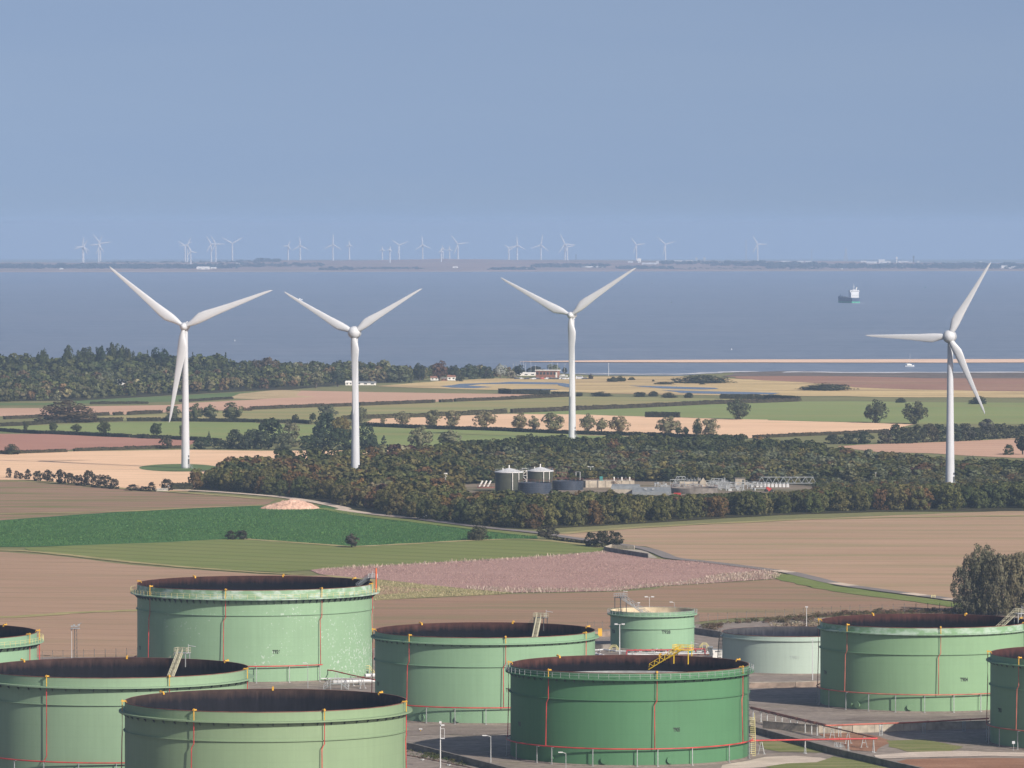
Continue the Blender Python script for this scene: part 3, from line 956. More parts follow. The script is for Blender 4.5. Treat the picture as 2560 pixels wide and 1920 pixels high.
sheet('grass_patch', qs('T4', (980, 1440), (1300, 1430), (1620, 1490), (1500, 1540), (1150, 1530), (1000, 1490)), M['cgrass'], 0.22, 'thin grass in front of the last tank', jit=0.5, step=5)
sheet('gravel_patch', qs('T4', (700, 1250), (1000, 1235), (1500, 1235), (1850, 1225), (1850, 1250), (1300, 1268), (800, 1275), (640, 1262)), M['greyhard'], 0.22, jit=0.6, step=5)
sheet('gravel_patch', qs('T4', (880, 1560), (1200, 1535), (1600, 1525), (2124, 1540), (2300, 1560), (2300, 1585), (1700, 1570), (1200, 1580), (900, 1590)), M['gravel'], 0.24, jit=0.6, step=5)
sheet('soil_patch', qs('T4', (1000, 1640), (1150, 1595), (1600, 1585), (2300, 1595), (2300, 1720), (1300, 1720)), M['redsoil'], 0.22, jit=0.6, step=5)
sheet('soil_patch', qs('T4', (420, 1385), (700, 1370), (900, 1400), (1020, 1440), (900, 1530), (700, 1520), (560, 1450)), M['redsoil'], 0.21, jit=0.6, step=5)
sheet('gravel_patch', qs('T2', (1240, 1330), (1500, 1312), (1800, 1318), (2120, 1330), (2120, 1375), (1800, 1395), (1500, 1385), (1240, 1400)), M['greyhard'], 0.24, jit=0.6, step=5)
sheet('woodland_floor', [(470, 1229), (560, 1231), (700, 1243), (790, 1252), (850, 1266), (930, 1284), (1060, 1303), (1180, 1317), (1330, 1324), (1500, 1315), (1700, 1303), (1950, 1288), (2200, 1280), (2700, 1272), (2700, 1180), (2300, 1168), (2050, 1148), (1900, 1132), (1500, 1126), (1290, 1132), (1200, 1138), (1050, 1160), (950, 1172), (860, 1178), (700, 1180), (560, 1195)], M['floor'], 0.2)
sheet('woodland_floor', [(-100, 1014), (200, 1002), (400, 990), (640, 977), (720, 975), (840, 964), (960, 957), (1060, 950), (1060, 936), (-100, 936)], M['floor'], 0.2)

# ------------------------------------------------------------------ foliage
NORMALS = {}


def crown_arrays(seed, kind, nq, leaf, nclump=46):
    """unit plant: height 1, width 1; leaf cards spread over the surfaces of many clumps"""
    g = np.random.default_rng(seed)
    cs, rs = [], []
    while len(cs) < nclump:
        u = g.normal(size=3)
        u /= np.linalg.norm(u)
        t = g.random() ** 0.45
        if kind == 'round':
            c = np.array([u[0] * 0.36 * t, u[1] * 0.36 * t, 0.57 + u[2] * 0.34 * t])
            r = g.uniform(0.09, 0.17)
        elif kind == 'vase':
            c = np.array([u[0] * 0.40 * t, u[1] * 0.40 * t, 0.52 + u[2] * 0.40 * t])
            if c[2] < 0.22:
                c[0] *= 0.6
                c[1] *= 0.6
            r = g.uniform(0.08, 0.16)
        elif kind == 'dome':
            z = abs(u[2]) * t
            c = np.array([u[0] * 0.38 * t, u[1] * 0.38 * t, 0.10 + z * 0.76])
            r = g.uniform(0.12, 0.19)
        elif kind == 'bushy':
            z = g.random()
            rad = 0.40 * math.sqrt(max(0.0, 1 - ((z - 0.38) / 0.66) ** 2)) * t
            a = g.random() * 2 * PI
            c = np.array([rad * math.cos(a), rad * math.sin(a), 0.06 + z * 0.84])
            r = g.uniform(0.09, 0.17)
        elif kind == 'poplar':
            z = g.random()
            rad = 0.40 * math.sqrt(max(0.02, 1 - max(0, (z - 0.55) / 0.5) ** 2)) * t
            a = g.random() * 2 * PI
            c = np.array([rad * math.cos(a), rad * math.sin(a), 0.08 + z * 0.86])
            r = g.uniform(0.05, 0.12)
        elif kind == 'column':
            z = g.random()
            rad = (0.30 * (1 - z) ** 0.6 + 0.05) * t
            a = g.random() * 2 * PI
            c = np.array([rad * math.cos(a), rad * math.sin(a), 0.05 + z * 0.9])
            r = g.uniform(0.10, 0.18)
        else:  # cone
            z = g.random() ** 1.3
            rad = 0.40 * (1 - z) * t
            a = g.random() * 2 * PI
            c = np.array([rad * math.cos(a), rad * math.sin(a), 0.05 + z * 0.88])
            r = g.uniform(0.06, 0.13) * (1.15 - 0.6 * z)
        cs.append(c)
        rs.append(r)
    cs, rs = np.array(cs), np.array(rs)
    w = rs ** 2
    idx = g.choice(len(cs), nq, p=w / w.sum())
    u = g.normal(size=(nq, 3))
    u[:, 2] += 0.25
    u /= np.linalg.norm(u, axis=1)[:, None]
    # push the cards to the outside of the crown
    ctr = np.array([0, 0, 0.5])
    out = cs[idx] - ctr
    u = u + 0.9 * out / (np.linalg.norm(out, axis=1)[:, None] + 0.12)
    u /= np.linalg.norm(u, axis=1)[:, None]
    vr = 0.8 if kind in ('column', 'cone') else 1.0
    pos = cs[idx] + u * (rs[idx] * g.uniform(0.7, 1.1, nq))[:, None] * np.array([1, 1, vr])
    nrm = u + g.normal(size=(nq, 3)) * 0.34
    nrm /= np.linalg.norm(nrm, axis=1)[:, None]
    t1 = np.cross(nrm, g.normal(size=(nq, 3)))
    t1 /= np.linalg.norm(t1, axis=1)[:, None]
    t2 = np.cross(nrm, t1)
    s = (leaf * g.uniform(0.6, 1.3, nq))[:, None]
    asp = g.uniform(0.55, 1.0, nq)[:, None]
    V = np.stack([pos - t1 * s - t2 * s * asp * 0.6, pos + t1 * s * 0.9 - t2 * s * asp, pos + t1 * s + t2 * s * asp * 0.7, pos - t1 * s * 0.7 + t2 * s * asp], axis=1)
    V[:, :, 2] = np.maximum(V[:, :, 2], 0.0)
    soft = nrm * 0.45 + u * 0.75
    soft /= np.linalg.norm(soft, axis=1)[:, None]
    NORMALS[len(V) * 4, round(float(V.sum()), 4)] = np.repeat(soft, 4, axis=0)
    # wind every card so that its face looks the same way as its soft normal
    gn = np.cross(V[:, 1] - V[:, 0], V[:, 2] - V[:, 0])
    flip = (gn * u).sum(1) < 0
    V[flip] = V[flip][:, ::-1]
    return V.reshape(-1, 3)


def quads(n):
    return np.arange(n * 4, dtype=np.int32).reshape(-1, 4)


def crown_mesh(seed, kind, nq, leaf, nclump=46):
    V = crown_arrays(seed, kind, nq, leaf, nclump)
    return np_mesh('crown_' + kind, V, quads(len(V) // 4), M['leaf'], None, list(NORMALS.values())[-1])


def trunk_mesh(seed):
    g = random.Random(seed)
    mb = MB()
    mb.tube((0, 0, 0), (0.01, 0, 0.42), 0.045, 7, 0.028)
    for k in range(6):
        a = g.uniform(0, 2 * PI)
        z0 = g.uniform(0.18, 0.40)
        z1 = z0 + g.uniform(0.2, 0.4)
        rr = g.uniform(0.15, 0.32)
        mb.tube((0, 0, z0), (rr * math.cos(a), rr * math.sin(a), z1), 0.02, 5, 0.007)
    mb.tube((0.01, 0, 0.42), (0.03, 0.02, 0.8), 0.028, 6, 0.008)
    return mb.mesh('trunk', M['bark'])


CR = {k: [crown_mesh(100 + i * 7 + len(k), k, n, lf, nc) for i in range(c)]
      for (k, n, lf, nc, c) in (('round', 1500, 0.032, 52, 4), ('vase', 1700, 0.032, 64, 5), ('dome', 2400, 0.028, 80, 3),
                                ('bushy', 1300, 0.035, 44, 7), ('column', 900, 0.045, 50, 3), ('poplar', 5200, 0.0155, 170, 4), ('cone', 900, 0.032, 60, 2))}
TRUNKS = [trunk_mesh(i) for i in range(3)]
GREEN_D, GREEN_M, OLIVE, WILLOW, RUSSET, GOLD, PURPLE, BROWN_L = ((0.050, 0.061, 0.026), (0.076, 0.084, 0.032), (0.112, 0.106, 0.042), (0.165, 0.155, 0.085), (0.118, 0.075, 0.034), (0.18, 0.125, 0.042), (0.080, 0.046, 0.036), (0.11, 0.077, 0.042))


def vary(c, a=0.2):
    k = 1 + random.uniform(-a, a)
    return (c[0] * k * random.uniform(0.92, 1.08), c[1] * k, c[2] * k * random.uniform(0.9, 1.1), 1)


def put_tree(fr, x, ytop, ybase, w, kind, col, label, name='tree', cat='tree', group=None, trunk=True, hoff=0.0):
    """a plant read off the photograph: centre x, top and base y, width in frame fr"""
    px, pt = q(fr, x, ytop)
    _, pb = q(fr, x, ybase)
    p = gp(px, pb)
    D = p.y
    h = (pb - pt) * mpp(D) * 1.03
    ww = w / FR[fr][2] * mpp(D) * (1.2 if kind in ('bushy', 'dome') else 1.1)
    t = thing(name, label, cat, (p.x, p.y, gz(p.x, p.y)), random.uniform(0, 2 * PI), group)
    t.scale = (ww, ww, h)
    if trunk:
        link('trunk', random.choice(TRUNKS), t)
    c = link('crown' if trunk else 'foliage', random.choice(CR[kind]), t)
    c.color = vary(col, 0.08)
    return t


def row(items, kind, col, label_fn, **kw):
    for i, it in enumerate(items):
        k = it[5] if len(it) > 5 else kind
        c = it[6] if len(it) > 6 else col
        put_tree(it[0], it[1], it[2], it[3], it[4], k, c, label_fn(i), **kw)


ORD = ['first', 'second', 'third', 'fourth', 'fifth', 'sixth', 'seventh', 'eighth', 'ninth', 'tenth', 'eleventh', 'twelfth', 'thirteenth', 'fourteenth', 'fifteenth', 'sixteenth', 'seventeenth', 'eighteenth', 'nineteenth', 'twentieth']

# lone trees and bushes of the fields
put_tree('A', 580, 143, 330, 470, 'dome', (0.075, 0.055, 0.036), 'large dark domed copper tree clump beside the left hedges')
row([('A', 222, 322, 412, 62), ('A', 455, 325, 420, 80), ('A', 660, 348, 418, 95, 'vase'), ('A', 895, 318, 450, 120), ('A', 1348, 333, 462, 122), ('A', 1578, 345, 480, 60)], 'round', GREEN_D,
    lambda i: ORD[i] + ' small dark tree from left in the hedge above the red brown field', group='trees in the left hedge')
row([('A', 1490, 190, 322, 155), ('A', 1690, 172, 320, 135), ('A', 1815, 175, 320, 140), ('A', 2005, 163, 320, 195)], 'vase', (0.095, 0.105, 0.055),
    lambda i: ORD[i] + ' olive tree from the left in the row beyond the first turbine tower', group='olive trees beyond the first turbine')
row([('A', 2110, 203, 232, 45), ('A', 2155, 203, 232, 45)], 'bushy', BROWN_L, lambda i: ('left' if i == 0 else 'right') + ' one of two tiny bushes at the pink field hedge end', name='bush', cat='bush', trunk=False)
put_tree('A', 1433, 463, 560, 112, 'bushy', (0.06, 0.062, 0.035), 'round bush beside the red brown field near the tower', 'bush', 'bush', trunk=False)
put_tree('A', 95, 518, 610, 135, 'dome', (0.05, 0.055, 0.03), 'domed bush at the left end of the stubble hedge', 'bush', 'bush', trunk=False)
row([('A', 75, 727, 812, 52), ('A', 145, 752, 818, 44), ('A', 183, 770, 824, 44), ('A', 240, 742, 826, 64), ('A', 325, 753, 838, 78), ('A', 412, 747, 848, 98), ('A', 520, 743, 862, 105), ('A', 605, 772, 868, 95), ('A', 680, 788, 876, 84),
     ('A', 770, 752, 880, 112), ('A', 845, 792, 892, 104), ('A', 915, 793, 900, 104), ('A', 988, 823, 908, 84), ('A', 1150, 870, 922, 118), ('A', 1245, 885, 926, 90), ('A', 1310, 852, 930, 74), ('A', 1440, 826, 920, 118)], 'bushy', (0.042, 0.038, 0.028),
    lambda i: ORD[i] + ' dark hedgerow bush from the left along the drilled field', name='bush', cat='bush', group='bushes along the drilled field', trunk=False)
row([('B', 340, 262, 335, 66, 'round', GREEN_D), ('B', 490, 253, 325, 76, 'round', GREEN_D), ('B', 610, 182, 335, 195, 'vase', (0.10, 0.11, 0.065)), ('B', 885, 198, 345, 165, 'vase', (0.105, 0.11, 0.065))], 'round', GREEN_D,
    lambda i: ['small dark tree at the hedge left of the copse', 'dark tree touching the copse from behind', 'big grey green tree standing up behind the copse', 'grey green tree behind the second turbine tower'][i])
row([('B', 1100, 283, 353, 64), ('B', 1265, 243, 362, 140), ('B', 1535, 222, 374, 150), ('B', 1690, 228, 376, 155), ('B', 1975, 233, 382, 200), ('C', 70, 253, 400, 155), ('C', 190, 278, 400, 108), ('C', 345, 248, 408, 212), ('C', 650, 263, 412, 135), ('C', 772, 293, 416, 130), ('C', 925, 281, 424, 180), ('C', 1350, 283, 438, 208)], 'vase', WILLOW,
    lambda i: ORD[i] + ' grey green willow from the left along the hedge of the straw field', group='willows along the straw field hedge')
row([('C', 1435, 370, 445, 64), ('C', 1495, 373, 450, 82), ('C', 1600, 355, 455, 95)], 'round', GREEN_D, lambda i: ORD[i] + ' dark low tree from the left between the last two hedge willows')
put_tree('C', 1710, 302, 455, 170, 'vase', WILLOW, 'last grey green willow at the right end of the hedge')
put_tree('C', 1600, 300, 452, 85, 'vase', WILLOW, 'narrow willow top rising behind the dark low tree')
put_tree('B', 1420, 368, 560, 215, 'vase', (0.15, 0.155, 0.095), 'big full willow in the green field above the wood')
put_tree('B', 1675, 393, 556, 215, 'vase', (0.15, 0.155, 0.095), 'open forked willow in the green field above the wood')
put_tree('C', 1960, 133, 308, 205, 'vase', (0.075, 0.08, 0.045), 'lone dark tree in the light green field, nearest the short hedge')
put_tree('D', 930, 146, 337, 220, 'vase', (0.075, 0.082, 0.045), 'left one of the tree pair in the light green field')
put_tree('D', 1270, 153, 347, 228, 'vase', (0.075, 0.082, 0.045), 'right one of the tree pair in the light green field')
row([('C', 580, 73, 108, 75), ('C', 770, 63, 106, 185), ('C', 1110, 68, 110, 125), ('C', 1225, 60, 108, 92), ('C', 1360, 73, 120, 128), ('C', 1530, 73, 120, 84), ('D', 1150, 118, 162, 90), ('D', 1810, 103, 174, 140)], 'dome', (0.042, 0.048, 0.03),
    lambda i: ORD[i] + ' dark bush from the left on the grass bank below the marsh', name='bush', cat='bush', group='bushes on the marsh bank', trunk=False)
put_tree('D', 1890, 300, 415, 140, 'vase', (0.08, 0.075, 0.06), 'grey half bare tree above the right hand thicket')
put_tree('D', 2200, 440, 612, 145, 'round', (0.022, 0.028, 0.02), 'very dark tree at the right edge of the tilled field')
put_tree('D', 2080, 528, 614, 95, 'bushy', GREEN_D, 'dark bush beside the very dark tree', 'bush', 'bush', trunk=False)
put_tree('E', 1418, 362, 416, 66, 'bushy', (0.038, 0.04, 0.026), 'left one of two joined bushes at the pasture corner', 'bush', 'bush', trunk=False)
put_tree('E', 1482, 360, 416, 76, 'bushy', (0.05, 0.048, 0.034), 'right one of two joined bushes at the pasture corner', 'bush', 'bush', trunk=False)
put_tree('F', 195, 326, 416, 90, 'vase', (0.07, 0.06, 0.045), 'thin brownish bush between root crop and pasture')
put_tree('F', 970, 268, 370, 134, 'dome', (0.052, 0.058, 0.032), 'round green bush at the end of the root crop', 'bush', 'bush', trunk=False)
put_tree('F', 1398, 287, 366, 120, 'bushy', (0.055, 0.054, 0.035), 'round bush where the lane meets the pasture', 'bush', 'bush', trunk=False)
row([('F', 1668, 323, 408, 84), ('F', 1735, 318, 414, 110), ('F', 1815, 318, 412, 95)], 'bushy', (0.042, 0.042, 0.026), lambda i: ['left', 'middle', 'right'][i] + ' bush of the dark clump beside the concrete pen', name='bush', cat='bush', trunk=False)
row([('L', 65, 168, 198, 56), ('L', 110, 163, 196, 46), ('L', 165, 171, 189, 34), ('L', 278, 183, 196, 14), ('L', 338, 197, 211, 100), ('L', 535, 195, 212, 32)], 'dome', (0.05, 0.058, 0.034),
    lambda i: ORD[i] + ' small dark bush from the left on the dune grass', name='bush', cat='bush', group='bushes on the dune grass', trunk=False)
put_tree('L', 540, 163, 203, 300, 'dome', (0.052, 0.062, 0.034), 'long low mound of dark scrub at the beach edge', 'scrub_mound', 'scrub', trunk=False)
put_tree('L', 1180, 203, 241, 285, 'dome', (0.058, 0.066, 0.036), 'long low mound of dark scrub on the saltmarsh', 'scrub_mound', 'scrub', trunk=False)
# copse in the middle fields
cop = [('A', 1750, 470, 562, 165), ('A', 1805, 408, 540, 85, 'cone'), ('A', 1900, 485, 562, 130), ('A', 2030, 400, 562, 165), ('A', 2110, 440, 566, 150), ('A', 2170, 400, 560, 130), ('B', 120, 305, 520, 240), ('B', 60, 410, 565, 170), ('B', 300, 340, 540, 165, 'bushy', WILLOW), ('B', 250, 430, 570, 165, 'bushy', (0.10, 0.11, 0.07)),
       ('B', 450, 450, 572, 170), ('B', 560, 420, 572, 190), ('B', 610, 265, 500, 240), ('B', 715, 272, 500, 130, 'round', (0.12, 0.11, 0.045)), ('B', 780, 300, 500, 90, 'round', (0.16, 0.125, 0.05)), ('B', 720, 385, 574, 210), ('B', 840, 400, 572, 170), ('B', 955, 350, 566, 150), ('B', 1005, 440, 562, 110), ('B', 1105, 443, 560, 118, 'cone')]
for i, it in enumerate(cop):
    k = it[5] if len(it) > 5 else 'bushy'
    c = it[6] if len(it) > 6 else (0.042, 0.056, 0.034)
    dsc = 'dark green' if len(it) < 7 else ('grey green' if it[6][2] > 0.06 else 'yellowing')
    put_tree(*it[:5], k, c, '%s %s tree, %s from left, in the copse between the left turbines' % (dsc, 'pointed' if k == 'cone' else 'rounded', ORD[sorted(range(len(cop)), key=lambda j: cop[j][1] + (640 * 3.456 if cop[j][0] == 'B' else 0)).index(i)]), group='trees of the middle copse', trunk=False)
# thicket on the right
thick = [('D', 560, 440, 518, 150), ('D', 690, 430, 520, 130), ('D', 820, 410, 520, 170), ('D', 1010, 410, 518, 130), ('D', 1100, 355, 516, 150), ('D', 1190, 380, 514, 150), ('D', 1290, 360, 510, 150), ('D', 1390, 348, 505, 160), ('D', 1480, 355, 500, 140), ('D', 1600, 348, 495, 170), ('D', 1700, 350, 492, 160), ('D', 1790, 380, 488, 140), ('D', 1900, 360, 480, 150), ('D', 2010, 345, 474, 150), ('D', 2110, 365, 468, 150), ('D', 2220, 350, 464, 150)]
for i, it in enumerate(thick):
    put_tree(*it, 'bushy', random.choice([(0.045, 0.054, 0.034), (0.058, 0.056, 0.038), (0.05, 0.058, 0.036)]), ORD[i] + ' bushy tree from left of the thicket beyond the right hand turbine', group='trees of the right hand thicket', trunk=False)

# poplars on the right edge
pops = [(2412, 1420, 1536, 44), (2432, 1392, 1532, 46), (2455, 1372, 1538, 50), (2470, 1385, 1534, 46), (2492, 1388, 1540, 50), (2515, 1392, 1534, 48), (2536, 1384, 1540, 50), (2556, 1390, 1536, 50), (2580, 1380, 1540, 50), (2605, 1395, 1536, 50)]
for i, (x, yt, yb, w) in enumerate(pops):
    t = put_tree('P', x, yt, yb + random.uniform(-3, 3), w * 1.55, 'poplar', (0.125, 0.118, 0.078), ORD[i] + ' slender poplar from the left in the grey olive clump behind the tanks', 'poplar', 'tree', 'poplars behind the tanks')

# ---------------------------------------------- woods
def inside(poly, x, y):
    c = False
    n = len(poly)
    j = n - 1
    for i in range(n):
        xi, yi = poly[i][0], poly[i][1]
        xj, yj = poly[j][0], poly[j][1]
        if (yi > y) != (yj > y) and x < (xj - xi) * (y - yi) / (yj - yi) + xi:
            c = not c
        j = i
    return c


def proj(p):
    dx, dy, dz = p[0], p[1], p[2] - HC
    fwd = dy * CP - dz * SP
    up = dy * SP + dz * CP
    return 1280 + FPX * dx / fwd, 960 - FPX * up / fwd


def scatter(polyP, spacing, excl=()):
    G = [gp(*p) for p in polyP]
    G = [(p.x, p.y) for p in G]
    X = [gp_poly(e) for e in excl]
    x0, x1 = min(p[0] for p in G), max(p[0] for p in G)
    y0, y1 = min(p[1] for p in G), max(p[1] for p in G)
    out = []
    y = y0
    r = 0
    while y < y1:
        x = x0 + (r % 2) * spacing / 2
        while x < x1:
            px, py = x + random.uniform(-.38, .38) * spacing, y + random.uniform(-.38, .38) * spacing
            if inside(G, px, py) and not any(inside(e, px, py) for e in X):
                out.append((px, py))
            x += spacing
        y += spacing * 0.87
        r += 1
    return out


def gp_poly(e):
    return [(gp(*p).x, gp(*p).y) for p in e]


MAIN_WOOD = [(478, 1226), (560, 1228), (700, 1240), (790, 1249), (850, 1262), (930, 1280), (1060, 1300), (1180, 1315), (1330, 1322), (1500, 1313), (1700, 1301), (1950, 1286), (2200, 1278), (2640, 1270), (3000, 1263), (3000, 1183), (2640, 1176), (2300, 1163), (2050, 1143), (1900, 1128), (1500, 1122), (1290, 1128), (1200, 1133), (1050, 1154), (950, 1166), (860, 1172), (700, 1176), (570, 1190)]
WORKS = [(1110, 1232), (1150, 1212), (1330, 1206), (1600, 1205), (1900, 1208), (2030, 1216), (2040, 1228), (2000, 1240), (1960, 1250), (1860, 1257), (1700, 1263), (1500, 1267), (1300, 1265), (1160, 1254)]
TB2, TB4 = at(885, 1195, 2747), at(2369, 1215, 2662)
front = [(400, 1226), (478, 1226), (560, 1228), (700, 1240), (790, 1249), (850, 1262), (930, 1280), (1060, 1300), (1180, 1315), (1330, 1322), (1500, 1313), (1700, 1301), (1950, 1286), (2200, 1278), (2640, 1270)]
pts = scatter(MAIN_WOOD, 8.6, [WORKS])
pts = [p for p in pts if all((p[0] - t.x) ** 2 + (p[1] - t.y) ** 2 > 25 for t in (TB2, TB4))]
info = []
for (x, y) in pts:
    px, py = proj((x, y, gz(x, y)))
    info.append((interp(front, px) - py, x, y, px, py))
info.sort()


def wood_colour(px, py, depth):
    r = min(0.999, max(0, 0.5 * random.random() + 0.5 * (0.5 + 1.1 * mnoise.noise(Vector((WX / 38, WY / 55, 4))))))
    if px > 1150 and depth < 62:              # belt in front of the works
        tab = ((0.30, GREEN_D, 'dark green'), (0.54, GREEN_M, 'mid green'), (0.70, OLIVE, 'olive'), (0.88, RUSSET, 'russet'), (0.93, GOLD, 'golden'), (0.97, BROWN_L, 'brown'), (1.0, WILLOW, 'grey green'))
    elif px <= 1150:
        tab = ((0.20, GREEN_D, 'dark green'), (0.42, GREEN_M, 'mid green'), (0.68, OLIVE, 'olive'), (0.85, RUSSET, 'russet'), (0.89, GOLD, 'golden'), (0.95, PURPLE, 'dusky purple'), (1.0, WILLOW, 'grey green'))
    elif py < 1150:
        tab = ((0.58, GREEN_D, 'dark green'), (0.80, GREEN_M, 'mid green'), (0.93, OLIVE, 'olive'), (0.97, WILLOW, 'grey green'), (1.0, RUSSET, 'russet'))
    else:
        tab = ((0.14, GREEN_D, 'dark green'), (0.40, GREEN_M, 'mid green'), (0.58, OLIVE, 'olive'), (0.80, (0.115, 0.125, 0.072), 'grey green'), (0.90, BROWN_L, 'brown'), (0.96, PURPLE, 'dusky purple'), (1.0, RUSSET, 'russet'))
    for t, c, nm in tab:
        if r < t:
            return c, nm


BELT_TOP = [(1150, 1230), (1230, 1226), (1300, 1214), (1420, 1216), (1500, 1222), (1600, 1238), (1700, 1237), (1800, 1233), (1880, 1228), (2000, 1226), (2075, 1216), (2700, 1200)]


def tree_height(px, py, depth):
    h = tree_height0(px, py, depth)
    if 1150 < px and depth < 76:
        h = min(h, max(2.6, (py - interp(BELT_TOP, px)) * mpp(gp(px, py).y) * random.uniform(.8, 1.02)))
    return h


def tree_height0(px, py, depth):
    if px > 1150 and depth < 62:
        return random.uniform(7.5, 11.5) if depth < 26 else random.uniform(5.5, 7.2)
    if px <= 1150:
        return random.uniform(6.5, 10.0)
    if py < 1152:
        return random.uniform(6.0, 8.5)
    return random.uniform(3.6, 6.2)


LOW, FAR, SOFT = [], [], {}
for i in range(8):
    LOW.append(crown_arrays(500 + i, 'bushy', 320, 0.066, 30))
    SOFT[id(LOW[-1])] = list(NORMALS.values())[-1]
for i, k in enumerate(['bushy', 'round', 'bushy', 'round', 'round', 'bushy']):
    FAR.append(crown_arrays(600 + i, k, 140, 0.10, 22))
    SOFT[id(FAR[-1])] = list(NORMALS.values())[-1]


def place_arr(A, x, y, w, h, z=None, NN=None):
    a = random.uniform(0, 2 * PI)
    c, s = math.cos(a), math.sin(a)
    V = np.empty_like(A)
    V[:, 0] = (A[:, 0] * c - A[:, 1] * s) * w + x
    V[:, 1] = (A[:, 0] * s + A[:, 1] * c) * w + y
    V[:, 2] = A[:, 2] * h + (gz(x, y) if z is None else z)
    if NN is not None:
        B = SOFT[id(A)]
        Q = np.empty_like(B)
        Q[:, 0], Q[:, 1], Q[:, 2] = B[:, 0] * c - B[:, 1] * s, B[:, 0] * s + B[:, 1] * c, B[:, 2]
        NN.append(Q)
    return V


WOODZ = [(600, 'near the white field gate'), (760, 'behind the spoil heap'), (880, 'below the second turbine'), (1000, 'behind the twin pole transformer'), (1100, 'beside the white parked car'), (1230, 'left of the digesters'), (1330, 'right under the left digester'), (1430, 'under the right digester'), (1540, 'before the pale filter tank'), (1660, 'before the grey sheds'), (1790, 'before the concrete hoppers'), (1900, 'before the red farm vehicle'), (2060, 'before the long scraper bridge'), (2200, 'well left of the right hand turbine'), (2340, 'just left of the right hand turbine'), (2450, 'at the foot of the right hand turbine'), (9999, 'right of the right hand turbine')]
VV, TT, NN = [], [], []
n_single = 0
for (depth, x, y, px, py) in info:
    if px < 380 or px > 3000:
        continue
    WX, WY = x, y
    col, nm = wood_colour(px, py, depth)
    h = tree_height(px, py, depth)
    if depth > 9 and not (1150 < px and depth < 76):
        h *= 1 + 0.5 * mnoise.noise(Vector((x / 30, y / 60, 9)))
    w = h * random.uniform(0.85, 1.15) if h > 6 else h * random.uniform(1.3, 1.8)
    if n_single < 290 and 400 < px < 2600:
        o = link('woodland_tree', random.choice(CR['bushy']), None, (x, y, gz(x, y)), random.uniform(0, 2 * PI))
        o.scale = (w, w, h)
        o.color = vary(col, 0.22)
        side = [z for lim, z in WOODZ if px < lim][0]
        rw = 'front row' if depth < 9 else 'second row' if depth < 20 else 'inner'
        tag(o, '%s %s tree of the wood %s' % (nm, rw, side), 'tree', 'trees at the front edge of the long wood')
        n_single += 1
    else:
        A = random.choice(LOW)
        VV.append(place_arr(A, x, y, w * 1.2, h, None, NN))
        TT.append(np.tile(np.array(vary(col, 0.24)[:3], dtype=np.float32), (len(A) // 4, 1)))
V = np.concatenate(VV)
o = link('woodland', np_mesh('woodland', V, quads(len(V) // 4), M['leaf_a'], np.concatenate(TT), np.concatenate(NN)))
tag(o, 'mixed autumn woodland canopy behind its front edge round the sewage works', 'woodland', None, 'stuff')
print('main wood', len(info), 'tris', len(V) // 2)

# coastal wood on the left
COAST = [(-420, 1024), (-120, 1010), (200, 998), (400, 986), (470, 983), (640, 973), (720, 971), (840, 960), (960, 953), (1060, 948), (1290, 943), (1290, 937), (1060, 934), (-420, 934)]
HOMES = [[(268, 966), (345, 966), (350, 972), (300, 985), (262, 985)], [(855, 962), (970, 962), (975, 980), (850, 980)], [(1075, 951), (1160, 950), (1160, 963), (1075, 963)]]
cfront = [(-120, 1010), (200, 998), (400, 986), (470, 983), (640, 973), (720, 971), (840, 960), (960, 953), (1060, 948), (1290, 943)]
VV, TT, NN = [], [], []
nfront = 0
for (x, y) in scatter(COAST, 13.0, HOMES):
    px, py = proj((x, y, gz(x, y)))
    if px < -420 or px > 1300:
        continue
    dep = interp(cfront, px) - py
    r = random.random()
    if dep < 10:
        col = (0.15, 0.12, 0.06) if r < 0.07 else WILLOW if r < 0.2 else (0.085, 0.088, 0.042) if r < 0.5 else GREEN_M if r < 0.86 else BROWN_L
        h = random.uniform(6, 10)
    else:
        col = GREEN_D if r < 0.40 else GREEN_M if r < 0.72 else (0.075, 0.08, 0.04) if r < 0.90 else BROWN_L if r < 0.94 else (0.12, 0.125, 0.075)
        h = random.uniform(7, 12)
    if py < 956 and px < 560:
        h = random.uniform(9, 17)
        col = GREEN_D if r < 0.7 else GREEN_M
    elif py < 945:
        h = random.uniform(7, 12)
    if px > 960:
        h = random.uniform(5, 8.5)
    w = h * random.uniform(0.95, 1.4)
    A = random.choice(FAR)
    VV.append(place_arr(A, x, y, w, h, None, NN))
    TT.append(np.tile(np.array(vary(tuple(1.1 * c for c in col), 0.24)[:3], dtype=np.float32), (len(A) // 4, 1)))
V = np.concatenate(VV)
o = link('coastal_woodland', np_mesh('coastal_woodland', V, quads(len(V) // 4), M['leaf_a'], np.concatenate(TT), np.concatenate(NN)))
tag(o, 'dense dark wood along the coast at the left', 'woodland', None, 'stuff')
print('coast', len(VV), 'tris', len(V) // 2)
